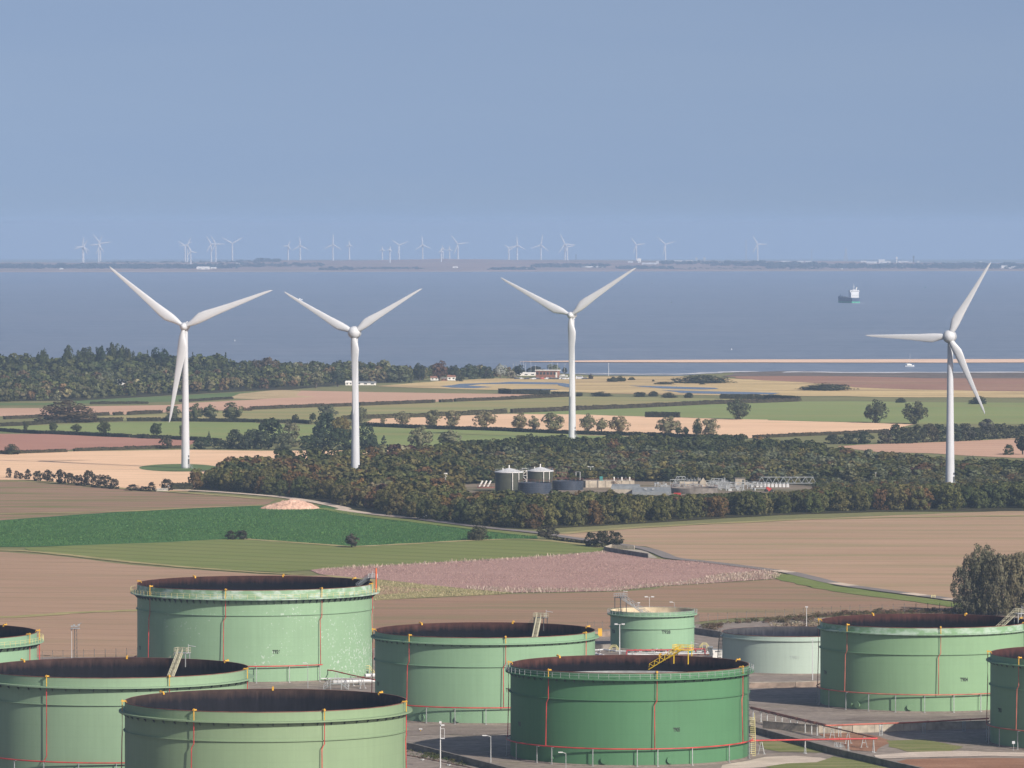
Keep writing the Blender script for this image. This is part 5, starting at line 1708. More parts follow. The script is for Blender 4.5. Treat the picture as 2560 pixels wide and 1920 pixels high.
def gantry(T, phi, ladder_to, mat_, rise=1.6, size=(2.6, 2.0), leg='grey', stairs=True, out=0.6, ladder_w=1.1, tri=True):
    """platform over the rim with its rolling ladder down to the floating roof"""
    ph = R_(phi)
    base = T.pol(ph, T.r + out, T.h)
    Mp = Matrix.Rotation(ph, 3, 'Z')
    pl = MB()
    zt = T.h + rise
    cen = T.pol(ph, T.r + out - 0.6, zt)
    pl.box(cen, (size[0], size[1], 0.14), M=Mp)
    g = pl.build('gantry_platform', M[leg], T.o)
    lg = MB()
    for sx in (-1, 1):
        for sy in (-1, 1):
            v = Mp @ Vector((sx * size[0] * .42, sy * size[1] * .42, 0))
            lg.box(cen + v - Vector((0, 0, rise / 2 + 0.9)), (0.16, 0.16, rise + 1.8), M=Mp)
    lg.build('platform_leg', M[leg], g)
    rl = MB()
    hx, hy = size[0] / 2 - .05, size[1] / 2 - .05
    corners = [Vector((-hx, -hy, 0)), Vector((hx, -hy, 0)), Vector((hx, hy, 0)), Vector((-hx, hy, 0))]
    for i in range(4):
        a, b2 = cen + Mp @ corners[i], cen + Mp @ corners[(i + 1) % 4]
        for zz in (0.6, 1.15):
            rl.tube(a + Vector((0, 0, zz)), b2 + Vector((0, 0, zz)), 0.05, 5)
        for tt in (0, 0.33, 0.67):
            p = a.lerp(b2, tt)
            rl.tube(p, p + Vector((0, 0, 1.2)), 0.055, 5)
    rl.build('handrail', M[mat_], g)
    # small davit and lamp on the platform
    dv = MB()
    p = cen + Mp @ Vector((-hx, 0, 0))
    dv.tube(p, p + Vector((0, 0, 2.0)), .05)
    dv.tube(p + Vector((0, 0, 1.7)), p + Mp @ Vector((-1.9, 0, 0)) + Vector((0, 0, 1.5)), .07)
    dv.build('davit_arm', M['insul'], g)
    if ladder_to is not None:
        a = T.pol(ph, T.r - 0.9, zt)
        b2 = Vector(ladder_to)
        kk = (zt - (T.h - T.roof + 0.4)) / max(0.1, zt - b2.z)
        while kk > 1 and Vector((a.lerp(b2, kk).x, a.lerp(b2, kk).y)).length > T.r - 1.5:
            kk -= 0.05
        b2 = a.lerp(b2, max(1.0, kk))
        d = (b2 - a)
        L = d.length
        dn = d.normalized()
        side = dn.cross(Vector((0, 0, 1))).normalized()
        up = side.cross(dn).normalized()
        ld = MB()
        for s in (-1, 1):
            o1 = side * s * ladder_w / 2
            ld.tube(a + o1, b2 + o1, 0.11, 5)
            ld.tube(a + o1 + up * 1.05, b2 + o1 + up * 1.05, 0.055, 5)
            n = max(5, int(L / 1.5))
            for k in range(n):
                p0 = a + o1 + dn * (L * k / n)
                p1 = a + o1 + dn * (L * (k + .5) / n)
                p2 = a + o1 + dn * (L * (k + 1) / n)
                ld.tube(p0, p1 + up * 1.05, 0.05, 4)
                ld.tube(p1 + up * 1.05, p2, 0.05, 4)
        ld.build('rolling_ladder', M[mat_], T.o)
        tr = MB()
        nst = max(8, int(L / 0.55))
        ang = side
        for k in range(nst):
            c = a + dn * (L * (k + .5) / nst)
            Mt = Matrix((side, dn.cross(side).cross(side) * -1, Vector((0, 0, 1)))).transposed()
            tr.tube(c - side * ladder_w / 2, c + side * ladder_w / 2, 0.07, 4)
        tr.build('ladder_treads', M[mat_], T.o)
        MB().box(b2, (1.6, 0.5, 0.3)).build('ladder_carriage', M[leg], T.o)
    if stairs:
        st = MB()
        a = T.pol(ph + 0.04, T.r + out + 0.5, zt)
        b2 = T.pol(ph + 0.04 + 3.2 / T.r, T.r + out + 0.7, T.h - 1.2)
        for o1 in (0, 0.8):
            w_ = T.pol(ph, o1, 0)
            st.tube(a + w_, b2 + w_, .07, 5)
            st.tube(a + w_ + Vector((0, 0, 1)), b2 + w_ + Vector((0, 0, 1)), .05, 5)
        for k in range(9):
            p = a.lerp(b2, k / 8)
            st.tube(p, p + T.pol(ph, .8, 0), .06, 4)
            if k % 2 == 0:
                st.tube(p, p + Vector((0, 0, 1)), .04, 4)
        st.build('rim_stairs', M[mat_], T.o)


TF = tank('front', 'very large pale green tank in the front, cut off by the lower frame edge', 663.5, 705, 1780, 2055, (0.222, 0.315, 0.197), (1.9, 1.25), 5.9, (-29.3, 23.5, 76.4, 125, 177, -132, -84), lining=((0.085, 0.055, 0.047), (0.028, 0.026, 0.028)), brackets=36)
TL = tank('left', 'very large pale green tank at the lower left, cut off by the left frame edge', 286, 668, 1694.8, 1955, (0.232, 0.345, 0.235), (2.0, 1.25), 5.9, (-29.4, 23, 75, 123, 174.7, -136, -84), ring=4.2, lining=((0.085, 0.05, 0.045), (0.022, 0.02, 0.022)), brackets=36, jog=0.8)
T905 = tank('deep', 'deep green tank marked T905 with railed rim, its yellow ladder leaning in', 1574.5, 597, 1682.5, 1918, (0.082, 0.205, 0.108), (1.35, 1.15), 6.1, (-41, 12.7, 67, 114.7, 165, -143, -95), roof=4.1, ring=4.1, rail=(76, 1.15), railm='grey', brackets=44,
            number=('T905', 1689.8, 1823.7, 1.25, 0.62, 'black', None), side_number=('T905', 1301, 1810, 1.25, 0.62, 'tagdark', None), lining=((0.115, 0.05, 0.04), (0.014, 0.012, 0.015)), supports=[-66, -48, -38.5, -17, 3.5, 13, 30, 53, 75, 97, 120, 143, 166, -88, -110, -132, -155])
T906 = tank('middle', 'pale green tank behind the deep green one, amber box at its right rim', 1212.4, 551, 1594.2, 1812.6, (0.215, 0.355, 0.235), (1.4, 1.0), 7.0, (-41.7, 10.4, 63, 111, 165, -144, -90), ring=4.2, brackets=44,
            side_number=('T906', 946, 1709, 1.25, 0.9, 'tagdark', -75), number=('T906', 1272, 1725, 1.25, 0.62, 'black', None), lining=((0.10, 0.045, 0.038), (0.012, 0.011, 0.014)))
T926 = tank('peeling', 'pale green tank marked T926 with peeling paint and a railed walkway', 637.5, 590, 1475.7, 1709, (0.235, 0.375, 0.25), (2.25, 1.8), 6.6, (-60, -14, 33, 76, 122.6, 166, -148.6, -102), ring=4.6, posts=(-100, 33), rail=(104, 1.15), railm='cream', brackets=60, peel=1.0, fade=0.8,
            number=('T926', 689, 1629.5, 1.35, 0.72, 'black', None), side_number=('T926', 349.5, 1618, 1.3, 0.8, 'tagdark', -76), lining=((0.085, 0.038, 0.032), (0.009, 0.009, 0.013)), jog=0.33)
T928 = tank('small', 'small green tank marked T928 with cream inside and railed rim', 1631.2, 210, 1532, 1627, (0.235, 0.385, 0.265), (0.9, 0.9), 4.6, (), roof=5, rail=(46, 1.1), railm='grey', brackets=24,
            number=('T928', 1665.5, 1580, 1.3, 0.95, 'black', None), side_number=('T928', 1533, 1578, 1.3, 0.9, 'tagdark', -68), lining=((0.50, 0.42, 0.29), (0.50, 0.42, 0.29)))
T901 = tank('pale', 'pale mint grey tank on a brown plinth with a worn number', 1990, 368, 1591.5, 1688.5, (0.40, 0.50, 0.455), (1.0, 0.45), 0, (), roof=7, brackets=20, plinth=0.0,
            number=('T901', 1987.5, 1643.5, 1.2, 1.0, 'faint', None), lining=((0.10, 0.10, 0.11), (0.06, 0.062, 0.07)))
T904 = tank('right', 'large pale green tank marked T904 with a greyed upper band', 2311, 518, 1569.7, 1783, (0.212, 0.352, 0.215), (1.5, 0.85), 6.6, (-46, 9, 72, 111, 156, -150, -92), ring=4.6, brackets=44, fade=0.55,
            number=('T904', 2409.5, 1698, 1.3, 0.75, 'black', None), side_number=('T904', 2066, 1682, 1.25, 0.9, 'tagdark', -71), lining=((0.105, 0.045, 0.04), (0.016, 0.014, 0.017)), riser_mat='redold')
T903 = tank('edge', 'green tank marked T903 cut off by the right frame edge', 2758, 560, 1654, 1884, (0.19, 0.325, 0.215), (1.5, 1.0), 7.2, (-46, 3, 55, 105, 155, -140, -90), ring=4.5, brackets=40,
            number=('T903', 2505.5, 1777.5, 1.3, 0.75, 'black', -65), lining=((0.11, 0.045, 0.04), (0.03, 0.022, 0.022)), riser_mat='redold')
TX = tank('far_left', 'pale green tank with yellow railed walkway at the far left frame edge', -244, 668, 1604, 1840, (0.235, 0.385, 0.265), (2.1, 1.7), 6.6, (90, 67, 40, 130, 20), rail=(104, 1.15), railm='cream', brackets=50, lining=((0.085, 0.038, 0.032), (0.009, 0.009, 0.013)))
gantry(T905, 153, T905.loc(1612, 1681, T905.h - 4.1), 'yellow', 1.4, (4.4, 2.2), 'yellow', True)
gantry(T906, 149, T906.loc(1337, 1596, T906.h - 2.6), 'dull', 1.4, (3.2, 2.2), 'dgrey', True)
gantry(TL, 149, TL.loc(426, 1697, TL.h - 3.2), 'dull', 1.3, (3.2, 2.2), 'grey', True)
gantry(T904, 112, T904.loc(2505, 1567, T904.h - 2.0), 'dull', 1.3, (3.0, 2.2), 'grey', False)
gantry(T926, 86, T926.loc(893, 1468, T926.h - 2.0), 'grey', 1.3, (3.0, 2.4), 'dgrey', False, ladder_w=0.8)
gantry(T928, -124, T928.loc(1607, 1531, T928.h - 0.8), 'grey', 3.2, (3.4, 2.4), 'dgrey', False, out=-0.4, ladder_w=1.2)
for T, xs_ in ((T905, (1513, 1673, 1385)), (T906, (1147, 1058)), (T904, (2149, 2278, 2133))):
    for i, x in enumerate(xs_):
        fitting(T, x, 'manhole' if i != 2 else 'nozzle', 1.5, 0.8 if i != 2 else .4)
# orange standpipe and box on the two back tanks
ph = R_(80)
MB().tube(T926.pol(ph, T926.r + 1.2, T926.h - 2.2), T926.pol(ph, T926.r + 1.2, T926.h + 4.2), 0.2, 8).build('standpipe', M['orange'], T926.o)
MB().box(T906.pol(R_(93), T906.r + 1.3, T906.h - 0.7), (1.0, 1.0, 1.9)).build('marker_box', M['amber'], T906.o)
# caged ladder up the deep green tank
ph = R_(71)
lm = MB()
for s in (-.35, .35):
    p = T905.pol(ph + s / T905.r, T905.r + 1.25, 0)
    lm.tube(p, p + Vector((0, 0, T905.h - .4)), .06, 5)
for k in range(34):
    a = T905.pol(ph - .35 / T905.r, T905.r + 1.25, 0.5 + k * .6)
    b2 = T905.pol(ph + .35 / T905.r, T905.r + 1.25, 0.5 + k * .6)
    lm.tube(a, b2, .035, 4)
    if k % 2 == 0 and k > 3:
        c2 = [T905.pol(ph + (.55 * math.cos(u)) / T905.r, T905.r + 1.25 + .6 * math.sin(u), .5 + k * .6) for u in (PI, PI * .75, PI / 2, PI / 4, 0)]
        lm.path(c2, .03, 4)
lm.build('caged_ladder', M['dgrey'], T905.o)
lm = MB()
for phd, z0, z1 in ((88, 0.2, 9.5),):
    for k in range(20):
        a = T905.pol(R_(phd - k * .35), T905.r + .4, z0 + (z1 - z0) * k / 20)
        b2 = T905.pol(R_(phd - k * .35), T905.r + 1.5, z0 + (z1 - z0) * k / 20)
        lm.tube(a, b2, .09, 4)
        if k % 3 == 0:
            lm.tube(b2, b2 + Vector((0, 0, 1.1)), .05, 4)
    for dz in (0, 1.1):
        lm.path([T905.pol(R_(phd - k * .35), T905.r + 1.5, z0 + (z1 - z0) * k / 20 + dz) for k in range(20)], .06, 4)
lm.build('side_stairs', M['cream'], T905.o)
lm = MB()
for k in range(26):
    f = k / 25
    a = T901.pol(R_(-88 + 14 * f), T901.r + .3, 0.3 + (T901.h - .5) * f)
    b2 = T901.pol(R_(-88 + 14 * f), T901.r + 1.3, 0.3 + (T901.h - .5) * f)
    lm.tube(a, b2, .09, 4)
for dz in (0, 1.1):
    lm.path([T901.pol(R_(-88 + 14 * k / 25), T901.r + 1.3, 0.3 + (T901.h - .5) * k / 25 + dz) for k in range(26)], .06, 4)
lm.build('spiral_stairs', M['dgrey'], T901.o)


# ------------------------------------------------------------------ compound: walls, pipes, lamps, fence
def wall(label, pts, h, th, m, panel=0, cat='wall', name='bund_wall', sink=0.1):
    G = [gp(*p) for p in pts]
    t = thing(name, label, cat, (G[0].x, G[0].y, gz(G[0].x, G[0].y)))
    o0 = Vector((G[0].x, G[0].y, gz(G[0].x, G[0].y)))
    run = MB()
    cope = MB()
    for a, b2 in zip(G[:-1], G[1:]):
        a, b2 = Vector((a.x, a.y, 0)), Vector((b2.x, b2.y, 0))
        d = b2 - a
        L = d.length
        rz = math.atan2(d.y, d.x)
        k = max(1, round(L / panel)) if panel else 1
        for i in range(k):
            f0, f1 = i / k, (i + 1) / k
            c = a.lerp(b2, (f0 + f1) / 2)
            z = gz(c.x, c.y)
            tgt = MB() if panel else run
            tgt.box(Vector((c.x, c.y, z + h / 2 - sink / 2)) - o0, (L / k - (0.06 if panel else 0), th, h + sink), rz)
            if panel:
                tgt.build('wall_panel', m, t)
        if panel:
            cope.box(Vector(((a.x + b2.x) / 2, (a.y + b2.y) / 2, gz(a.x, a.y) + h + 0.06)) - o0, (L, th + 0.14, 0.12), rz)
            run.box(Vector(((a.x + b2.x) / 2, (a.y + b2.y) / 2, gz(a.x, a.y) + h / 2 - 0.1)) - o0, (L, th * 0.7, h - 0.1), rz)
        else:
            cope.box(Vector(((a.x + b2.x) / 2, (a.y + b2.y) / 2, gz(a.x, a.y) + h + 0.05)) - o0, (L, th + 0.12, 0.10), rz)
    run.build('wall_core' if panel else 'wall_body', m if not panel else M['concd'], t)
    cope.build('coping', M['conc'] if panel else m, t)
    return t


wall('long concrete bund wall, coloured dark for shade, running diagonally at the lower right', qs('O', (-60, 690), (150, 742), (300, 782), (800, 918), (1250, 1040), (2212, 1262), (2700, 1370)), 1.55, 0.5, M['concd'])  # shade of the face towards the camera is put into the concrete colour
wall('pale panelled concrete bund wall behind the red pipes', qs('T4', (-40, 1335), (130, 1350), (420, 1372), (700, 1374), (1000, 1362), (1300, 1350), (1830, 1335)), 1.9, 0.4, M['conc'], panel=2.1)
wall('brown concrete wall in front of the pale tank', [(1850, 1722), (1920, 1721), (1988, 1720.5), (2070, 1717)], 1.55, 0.4, M['concb'], panel=7.5)
wall('grey concrete wall right of the small T928 tank', qs('M', (1405, 640), (1600, 668), (1800, 700)), 1.9, 0.4, M['concd'])
wall('brown concrete wall left of the small T928 tank', [(1485, 1594), (1530, 1592)], 1.7, 0.4, M['concb'])
wall('dark concrete bund wall at the lower centre behind the front tank', qs('T2', (1150, 1490), (1330, 1520), (1600, 1590), (1950, 1680), (2400, 1800)), 1.5, 0.45, M['concd'])
wall('low dark wall below the small T928 tank at its left', qs('M', (20, 850), (140, 856), (255, 850)), 1.5, 0.4, M['concd'])


def trestle(t, o0, p, rz, kind, h):
    """support standing on the ground under a pipe at p"""
    g = gz(p.x, p.y)
    mb = MB()
    c = Vector((p.x, p.y, g)) - o0
    Mr = Matrix.Rotation(rz, 3, 'Z')
    if kind == 'A':
        for s in (-1, 1):
            mb.tube(c + Mr @ Vector((0, s * 0.75, 0)), c + Mr @ Vector((0, s * 0.12, h - .15)), .09, 5)
            mb.box(c + Mr @ Vector((0, s * 0.75, .12)), (.5, .5, .3), M=Mr)
        mb.tube(c + Mr @ Vector((0, -.42, h * .45)), c + Mr @ Vector((0, .42, h * .45)), .06, 5)
    elif kind == 'H':
        for s in (-.3, .3):
            mb.box(c + Mr @ Vector((s, 0, h / 2 - .1)), (.16, .2, h - .2), M=Mr)
        mb.box(c + Vector((0, 0, h - .25)), (.9, .3, .25), M=Mr)
        mb.box(c + Vector((0, 0, .1)), (1.0, .5, .22), M=Mr)
    else:
        mb.box(c + Vector((0, 0, h / 2 - .1)), (.2, .2, h - .2), M=Mr)
        mb.box(c + Vector((0, 0, h - .22)), (.3, .9, .2), M=Mr)
        mb.box(c + Vector((0, 0, .1)), (.5, .5, .22), M=Mr)
    mb.build('pipe_trestle', M['grey'], t)


def pipeline(label, pts, z, r, m, n=1, gap=.34, sup=(), kind='A', name='red_pipeline', cat='pipeline'):
    G = [gp(px, py, z) for px, py in pts]
    o0 = Vector((G[0].x, G[0].y, gz(G[0].x, G[0].y)))
    t = thing(name, label, cat, o0)
    for k in range(n):
        pp = []
        for i, p in enumerate(G):
            d = (G[min(i + 1, len(G) - 1)] - G[max(i - 1, 0)])
            nn = Vector((d.y, -d.x, 0)).normalized()
            pp.append(p + nn * (k - (n - 1) / 2) * gap - o0)
        MB().path(pp, r, 8).build('pipe', m, t, smooth=True)
        fl = MB()
        for a, b2 in zip(pp[:-1], pp[1:]):
            L = (b2 - a).length
            for i in range(1, max(2, int(L / 6))):
                c = a.lerp(b2, i / max(2, int(L / 6)))
                dn = (b2 - a).normalized()
                fl.tube(c - dn * .05, c + dn * .05, r * 1.5, 8)
        fl.build('pipe_flange', m, t)
    for (px, py) in sup:
        p = gp(px, py, z)
        i = min(range(len(G) - 1), key=lambda j: (G[j].lerp(G[j + 1], .5) - p).length)
        d = G[i + 1] - G[i]
        trestle(t, o0, p, math.atan2(d.y, d.x), kind, z - r)
    return t


pipeline('bright red pipe on A shaped trestles leaving the deep green tank', qs('O', (60, 862), (130, 838), (800, 826), (1845, 808)), 3.3, .19, M['red'], sup=qs('O', (240, 835), (845, 825), (1440, 815), (1790, 810)))
pipeline('brown red bundle of three pipes running away behind the deep green tank', qs('O', (1845, 806), (1450, 712), (1110, 632), (600, 515), (90, 392)), 3.0, .15, M['rust'], n=1, sup=qs('O', (1660, 762), (1440, 710), (1220, 658)))
pipeline('two thin brown pipes on single posts beside the three pipe bundle', qs('O', (1120, 618), (600, 497), (85, 372)), 3.1, .14, M['rust'], n=2, gap=.5, sup=qs('O', (1105, 618), (1010, 596), (935, 578), (845, 556), (735, 530), (640, 508), (525, 480), (435, 458), (320, 432), (235, 412), (125, 385)), kind='T', name='pipe_pair')
pipeline('orange red pipe on paired posts along the pale bund wall', qs('O', (1112, 632), (1600, 612), (2212, 592)) + [(2380, 1801), (2472, 1796)], 2.9, .19, M['redold'], sup=[(2099, 1813.5), (2202, 1809), (2310, 1804.5), (2410, 1799.5)], kind='H')
pipeline('red pipe falling to the right from the peeling tank', qs('T2', (540, 815), (545, 843), (630, 850), (800, 890), (985, 928)), 3.0, .16, M['red'], sup=qs('T2', (668, 858), (790, 888), (885, 908)))
pipeline('low rusty pipe in front of the front tank at the lower edge', qs('T2', (1250, 1552), (1400, 1580), (1750, 1650), (1900, 1690)), .7, .1, M['rust'], sup=qs('T2', (1380, 1576), (1600, 1620)), kind='T')
pipeline('white lagged pipe lying beside the peeling tank', qs('T2', (640, 945), (720, 944), (985, 936)), 1.1, .45, M['insul'], name='white_pipe', sup=qs('T2', (740, 944), (860, 940)), kind='T')
pipeline('second white lagged pipe nearer the middle tank', qs('T2', (905, 893), (995, 889)), 1.4, .5, M['insul'], name='white_pipe', sup=qs('T2', (940, 891),), kind='T')
pipeline('thin white pipe under the walkway by the peeling tank', qs('T2', (540, 918), (700, 915), (900, 925)), .9, .15, M['insul'], name='white_pipe')
pipeline('red pipe loop in the pump yard behind the deep green tank', qs('M', (475, 925), (480, 868), (500, 862), (1000, 855), (1540, 842), (1560, 850), (1562, 920)), 2.6, .16, M['red'], sup=qs('M', (560, 860), (860, 857), (1200, 850)), kind='T')
for i, (y, m_) in enumerate(((905, 'grey'), (925, 'insul'), (945, 'rust'))):
    pipeline(['upper grey', 'middle white', 'lower rusty'][i] + ' pipe in the pump yard behind the deep green tank', qs('M', (490, y), (1150, y - 14), (1620, y - 24)), 1.0, .14, M[m_], name='yard_pipe', sup=qs('M', (700, y - 5), (1300, y - 17)), kind='T')
pipeline('white pipe below the small T928 tank at its left', qs('M', (40, 858), (160, 850), (330, 872), (475, 876)), .9, .2, M['insul'], name='white_pipe', sup=qs('M', (100, 854), (400, 874)), kind='T')
pipeline('short white elbow pipe right of the middle tank', qs('M', (45, 905), (70, 915), (160, 930)), .9, .25, M['insul'], name='white_pipe')


def stile(label, fr, x, y, w, h, m='cream', depth=1.2, name='step_over'):
    """arched step-over or valve platform: stairs up, deck, stairs down with rails"""
    p = gp(*q(fr, x, y))
    D = p.y
    W_, H_ = w / FR[fr][2] * mpp(D), h / FR[fr][2] * mpp(D)
    t = thing(name, label, 'step platform', (p.x, p.y, gz(p.x, p.y)))
    st, rl = MB(), MB()
    dk = H_ * 0.55
    st.box((0, 0, dk), (W_ * .42, depth, .1))
    for s in (-1, 1):
        for k in range(6):
            f = k / 6
            st.box((s * (W_ * .21 + f * W_ * .28), 0, dk * (1 - f)), (W_ * .07, depth, .07))
        for yy in (-depth / 2, depth / 2):
            rl.tube((s * W_ * .21, yy, H_), (s * W_ * .5, yy, H_ - dk), .055, 5)
            rl.tube((s * W_ * .21, yy, H_ * .78), (s * W_ * .5, yy, H_ * .78 - dk), .045, 5)
            for f in (0, .5, 1):
                xx = s * (W_ * .21 + f * W_ * .28)
                rl.tube((xx, yy, dk * (1 - f)), (xx, yy, H_ - dk * f), .055, 5)
            rl.tube((s * W_ * .21, yy, 0), (s * W_ * .21, yy, dk), .08, 5)
    for yy in (-depth / 2, depth / 2):
        rl.tube((-W_ * .21, yy, H_), (W_ * .21, yy, H_), .055, 5)
        rl.tube((-W_ * .21, yy, H_ * .78), (W_ * .21, yy, H_ * .78), .045, 5)
    st.build('stairs', M['grey'], t)
    rl.build('handrail', M[m], t)
    return t


stile('yellow railed valve stairs at the lower right of the peeling tank', 'T2', 910, 905, 150, 95, 'cream')
stile('grey railed step bridge over the white pipes in front of the peeling tank', 'T2', 665, 1012, 210, 95, 'grey', 2.0)
stile('yellow arched step bridge left of the small T928 tank', 'M', 305, 890, 145, 100, 'cream')
stile('yellow railed step bridge in front of the small T928 tank', 'M', 1050, 850, 190, 80, 'yellow')
stile('yellow arched step bridge right of the small T928 tank', 'M', 1553, 840, 130, 80, 'cream')


def crate(label, name, cat, fr, x, yt, yb, w, dep, m, extra=None):
    p = gp(*q(fr, x, yb))
    D = p.y
    W_, H_ = w / FR[fr][2] * mpp(D), (yb - yt) / FR[fr][2] * mpp(D)
    t = thing(name, label, cat, (p.x, p.y + dep / 2, gz(p.x, p.y)))
    MB().box((0, 0, H_ / 2), (W_, dep, H_)).build('cabinet', M[m], t)
    MB().box((0, 0, H_ + .05), (W_ + .16, dep + .16, .1)).build('lid', M['grey'], t)
    for s in (-.25, .25):
        MB().box((s * W_, -dep / 2 - .03, H_ * .48), (W_ * .44, .05, H_ * .84)).build('door', M[m], t)
    if extra:
        MB().box((0, -dep / 2 - .07, H_ * .8), (W_ * .5, .03, H_ * .12)).build('sign_plate', M['dgrey'], t)
    return t


crate('white equipment cabinet left of the pale tank', 'equipment_cabinet', 'cabinet', 'M', 1735, 855, 972, 135, 2.5, 'wwhite', True)
crate('dark equipment cabinet behind the white one', 'equipment_cabinet', 'cabinet', 'M', 1640, 820, 945, 60, 2.0, 'dgrey')
crate('small pale cabinet among the yard pipes', 'equipment_cabinet', 'cabinet', 'M', 1055, 872, 925, 80, 1.5, 'wwhite')
crate('small orange valve box among the yard pipes', 'valve_box', 'cabinet', 'M', 915, 915, 940, 50, 1.0, 'amber')
p = gp(*q('M', 1360, 940))
t = thing('pump', 'teal pump standing under the yellow stairs', 'pump', (p.x, p.y, gz(p.x, p.y)))
MB().box((0, 0, .3), (1.6, 1.0, .6)).build('pump_base', M['grey'], t)
MB().tube((-.5, 0, 1.0), (.7, 0, 1.0), .45, 12).tube((.3, 0, 1.0), (.6, 0, 2.0), .25, 8).build('pump_body', M['teal'], t, smooth=True)
vb = MB()
for i in range(14):
    p2 = gp(*q('M', 520 + i * 75 + random.uniform(-20, 20), 930 + random.uniform(-25, 5)))
    t = thing('valve', 'small grey pipe valve with hand wheel in the pump yard', 'valve', (p2.x, p2.y, gz(p2.x, p2.y)), 0, 'valves in the pump yard')
    MB().tube((0, 0, 0), (0, 0, 1.5), .16, 6).tube((0, 0, 1.5), (0, 0, 1.58), .32, 10).build('valve_stem', M[random.choice(['grey', 'insul', 'dgrey', 'red'])], t)
    MB().tube((-.4, 0, .9), (.4, 0, .9), .26, 8).build('valve_body', M[random.choice(['grey', 'dgrey'])], t)


def lamp(label, fr, x, yt, yb, style='single', r=.1, m='grey', arm=1.4, name='lamp_post'):
    p = gp(*q(fr, x, yb))
    D = p.y
    H = (yb - yt) / FR[fr][2] * mpp(D)
    t = thing(name, label, 'lamp post', (p.x, p.y, gz(p.x, p.y)))
    MB().tube((0, 0, 0), (0, 0, H), r * 1.2, 8, r * .75).build('post', M[m], t, smooth=True)
    hd = MB()
    if style == 'double':
        for s in (-1, 1):
            hd.tube((0, 0, H), (s * .8, 0, H + .1), .06, 5)
            hd.box((s * 1.0, 0, H + .12), (.9, .5, .32))
    elif style == 'single':
        hd.tube((0, 0, H), (-arm * .7, 0, H + .25), .06, 5)
        hd.box((-arm, 0, H + .26), (.95, .42, .2))
    elif style == 'camera':
        hd.box((0, 0, H - .1), (.5, .5, .5))
        hd.box((.5, -.1, H - .7), (.8, .4, .3))
        hd.tube((0, 0, H - 1.5), (.9, 0, H - 1.5), .05)
        hd.tube((.9, 0, H - 3.6), (.9, 0, H - 1.5), .05)
        hd.tube((0, 0, H - 3.6), (.9, 0, H - 3.6), .05)
        hd.box((.45, 0, H - 3.7), (1.1, .6, .1))
    elif style == 'hoop':
        hd.tube((0, 0, H), (.7, 0, H), .06, 5)
        hd.tube((.7, 0, H), (.7, 0, H - .5), .06, 5)
    else:
        hd.box((0, 0, H), (.8, .45, .25))
    hd.build('lamp_head', M['insul'] if style != 'hoop' else M[m], t)
    return t


lamp('tall white camera pole beside the front tank at the bottom', 'T2', 1530, 1275, 1665, 'camera', .12, 'insul')
lamp('street lamp with arm to the left, right of the camera pole', 'T2', 1948, 1398, 1665, 'single', .1, 'grey')
lamp('short lamp with white head in front of the deep green tank', 'T3', 447, 1538, 1668, 'single', .08, 'grey', 1.2)
lamp('tall twin headed floodlight post in front of the small T928 tank', 'T3', 893, 468, 722, 'double', .13, 'insul')
lamp('grey lamp post beside the peeling tank', 'T2', 430, 795, 1003, 'single', .08, 'grey', .8)
lamp('thin lamp post behind the small T928 tank', 'M', 793, 125, 420, 'double', .07, 'insul')
lamp('short lamp post at the right behind the small T928 tank', 'M', 1138, 205, 420, 'single', .07, 'grey', 1.0)
lamp('lamp with a white plate at the left behind the small T928 tank', 'M', 647, 203, 420, 'flat', .06, 'insul')
lamp('white lamp post rising behind the pale tank', 'T4', 320, 322, 560, 'flat', .1, 'insul')
lamp('lamp post in front of the pale tank at its right', 'T4', 370, 590, 935, 'flat', .1, 'insul')
lamp('left thin hooped pole in front of the pale tank', 'M', 1982, 632, 1000, 'hoop', .07, 'grey')
lamp('right thin hooped pole in front of the pale tank', 'M', 2128, 640, 1010, 'hoop', .07, 'grey')
lamp('short white bollard post left of the pale tank', 'M', 1925, 920, 985, 'none', .08, 'insul')
lamp('slim white pole left of the floodlight mast', 'T1', 595, 505, 752, 'flat', .08, 'insul')
p = gp(*q('T1', 628, 752))
H = (752 - 500) / 3.319 * mpp(p.y)
t = thing('floodlight_mast', 'lattice floodlight mast with crowded platform by the brown field', 'mast', (p.x, p.y, gz(p.x, p.y)))
lt = MB()
for sx in (-.4, .4):
    for sy in (-.4, .4):
        lt.tube((sx, sy, 0), (sx * .8, sy * .8, H), .06, 4)
for k in range(14):
    z0, z1 = H * k / 14, H * (k + 1) / 14
    s = -1 if k % 2 else 1
    lt.tube((-.4 * s, -.4, z0), (.4 * s, -.4, z1), .035, 4)
    lt.tube((-.4, .4 * s, z0), (-.4, -.4 * s, z1), .035, 4)
lt.build('lattice', M['dgrey'], t)
MB().box((0, 0, H), (2.4, 1.8, .12)).build('platform', M['grey'], t)
fl = MB()
for (sx, zz) in ((-1, .6), (-.4, .9), (.3, .6), (.9, 1.0)):
    fl.box((sx, -.6, H + zz), (.55, .35, .45))
    fl.tube((sx, -.4, H), (sx, -.4, H + zz), .05, 4)
fl.tube((-1.2, -.8, H + .5), (1.2, -.8, H + .5), .05, 4)
fl.tube((.8, 0, H + 1.1), (1.6, -.2, H + 1.5), .1, 6)
fl.build('floodlight', M['grey'], t)


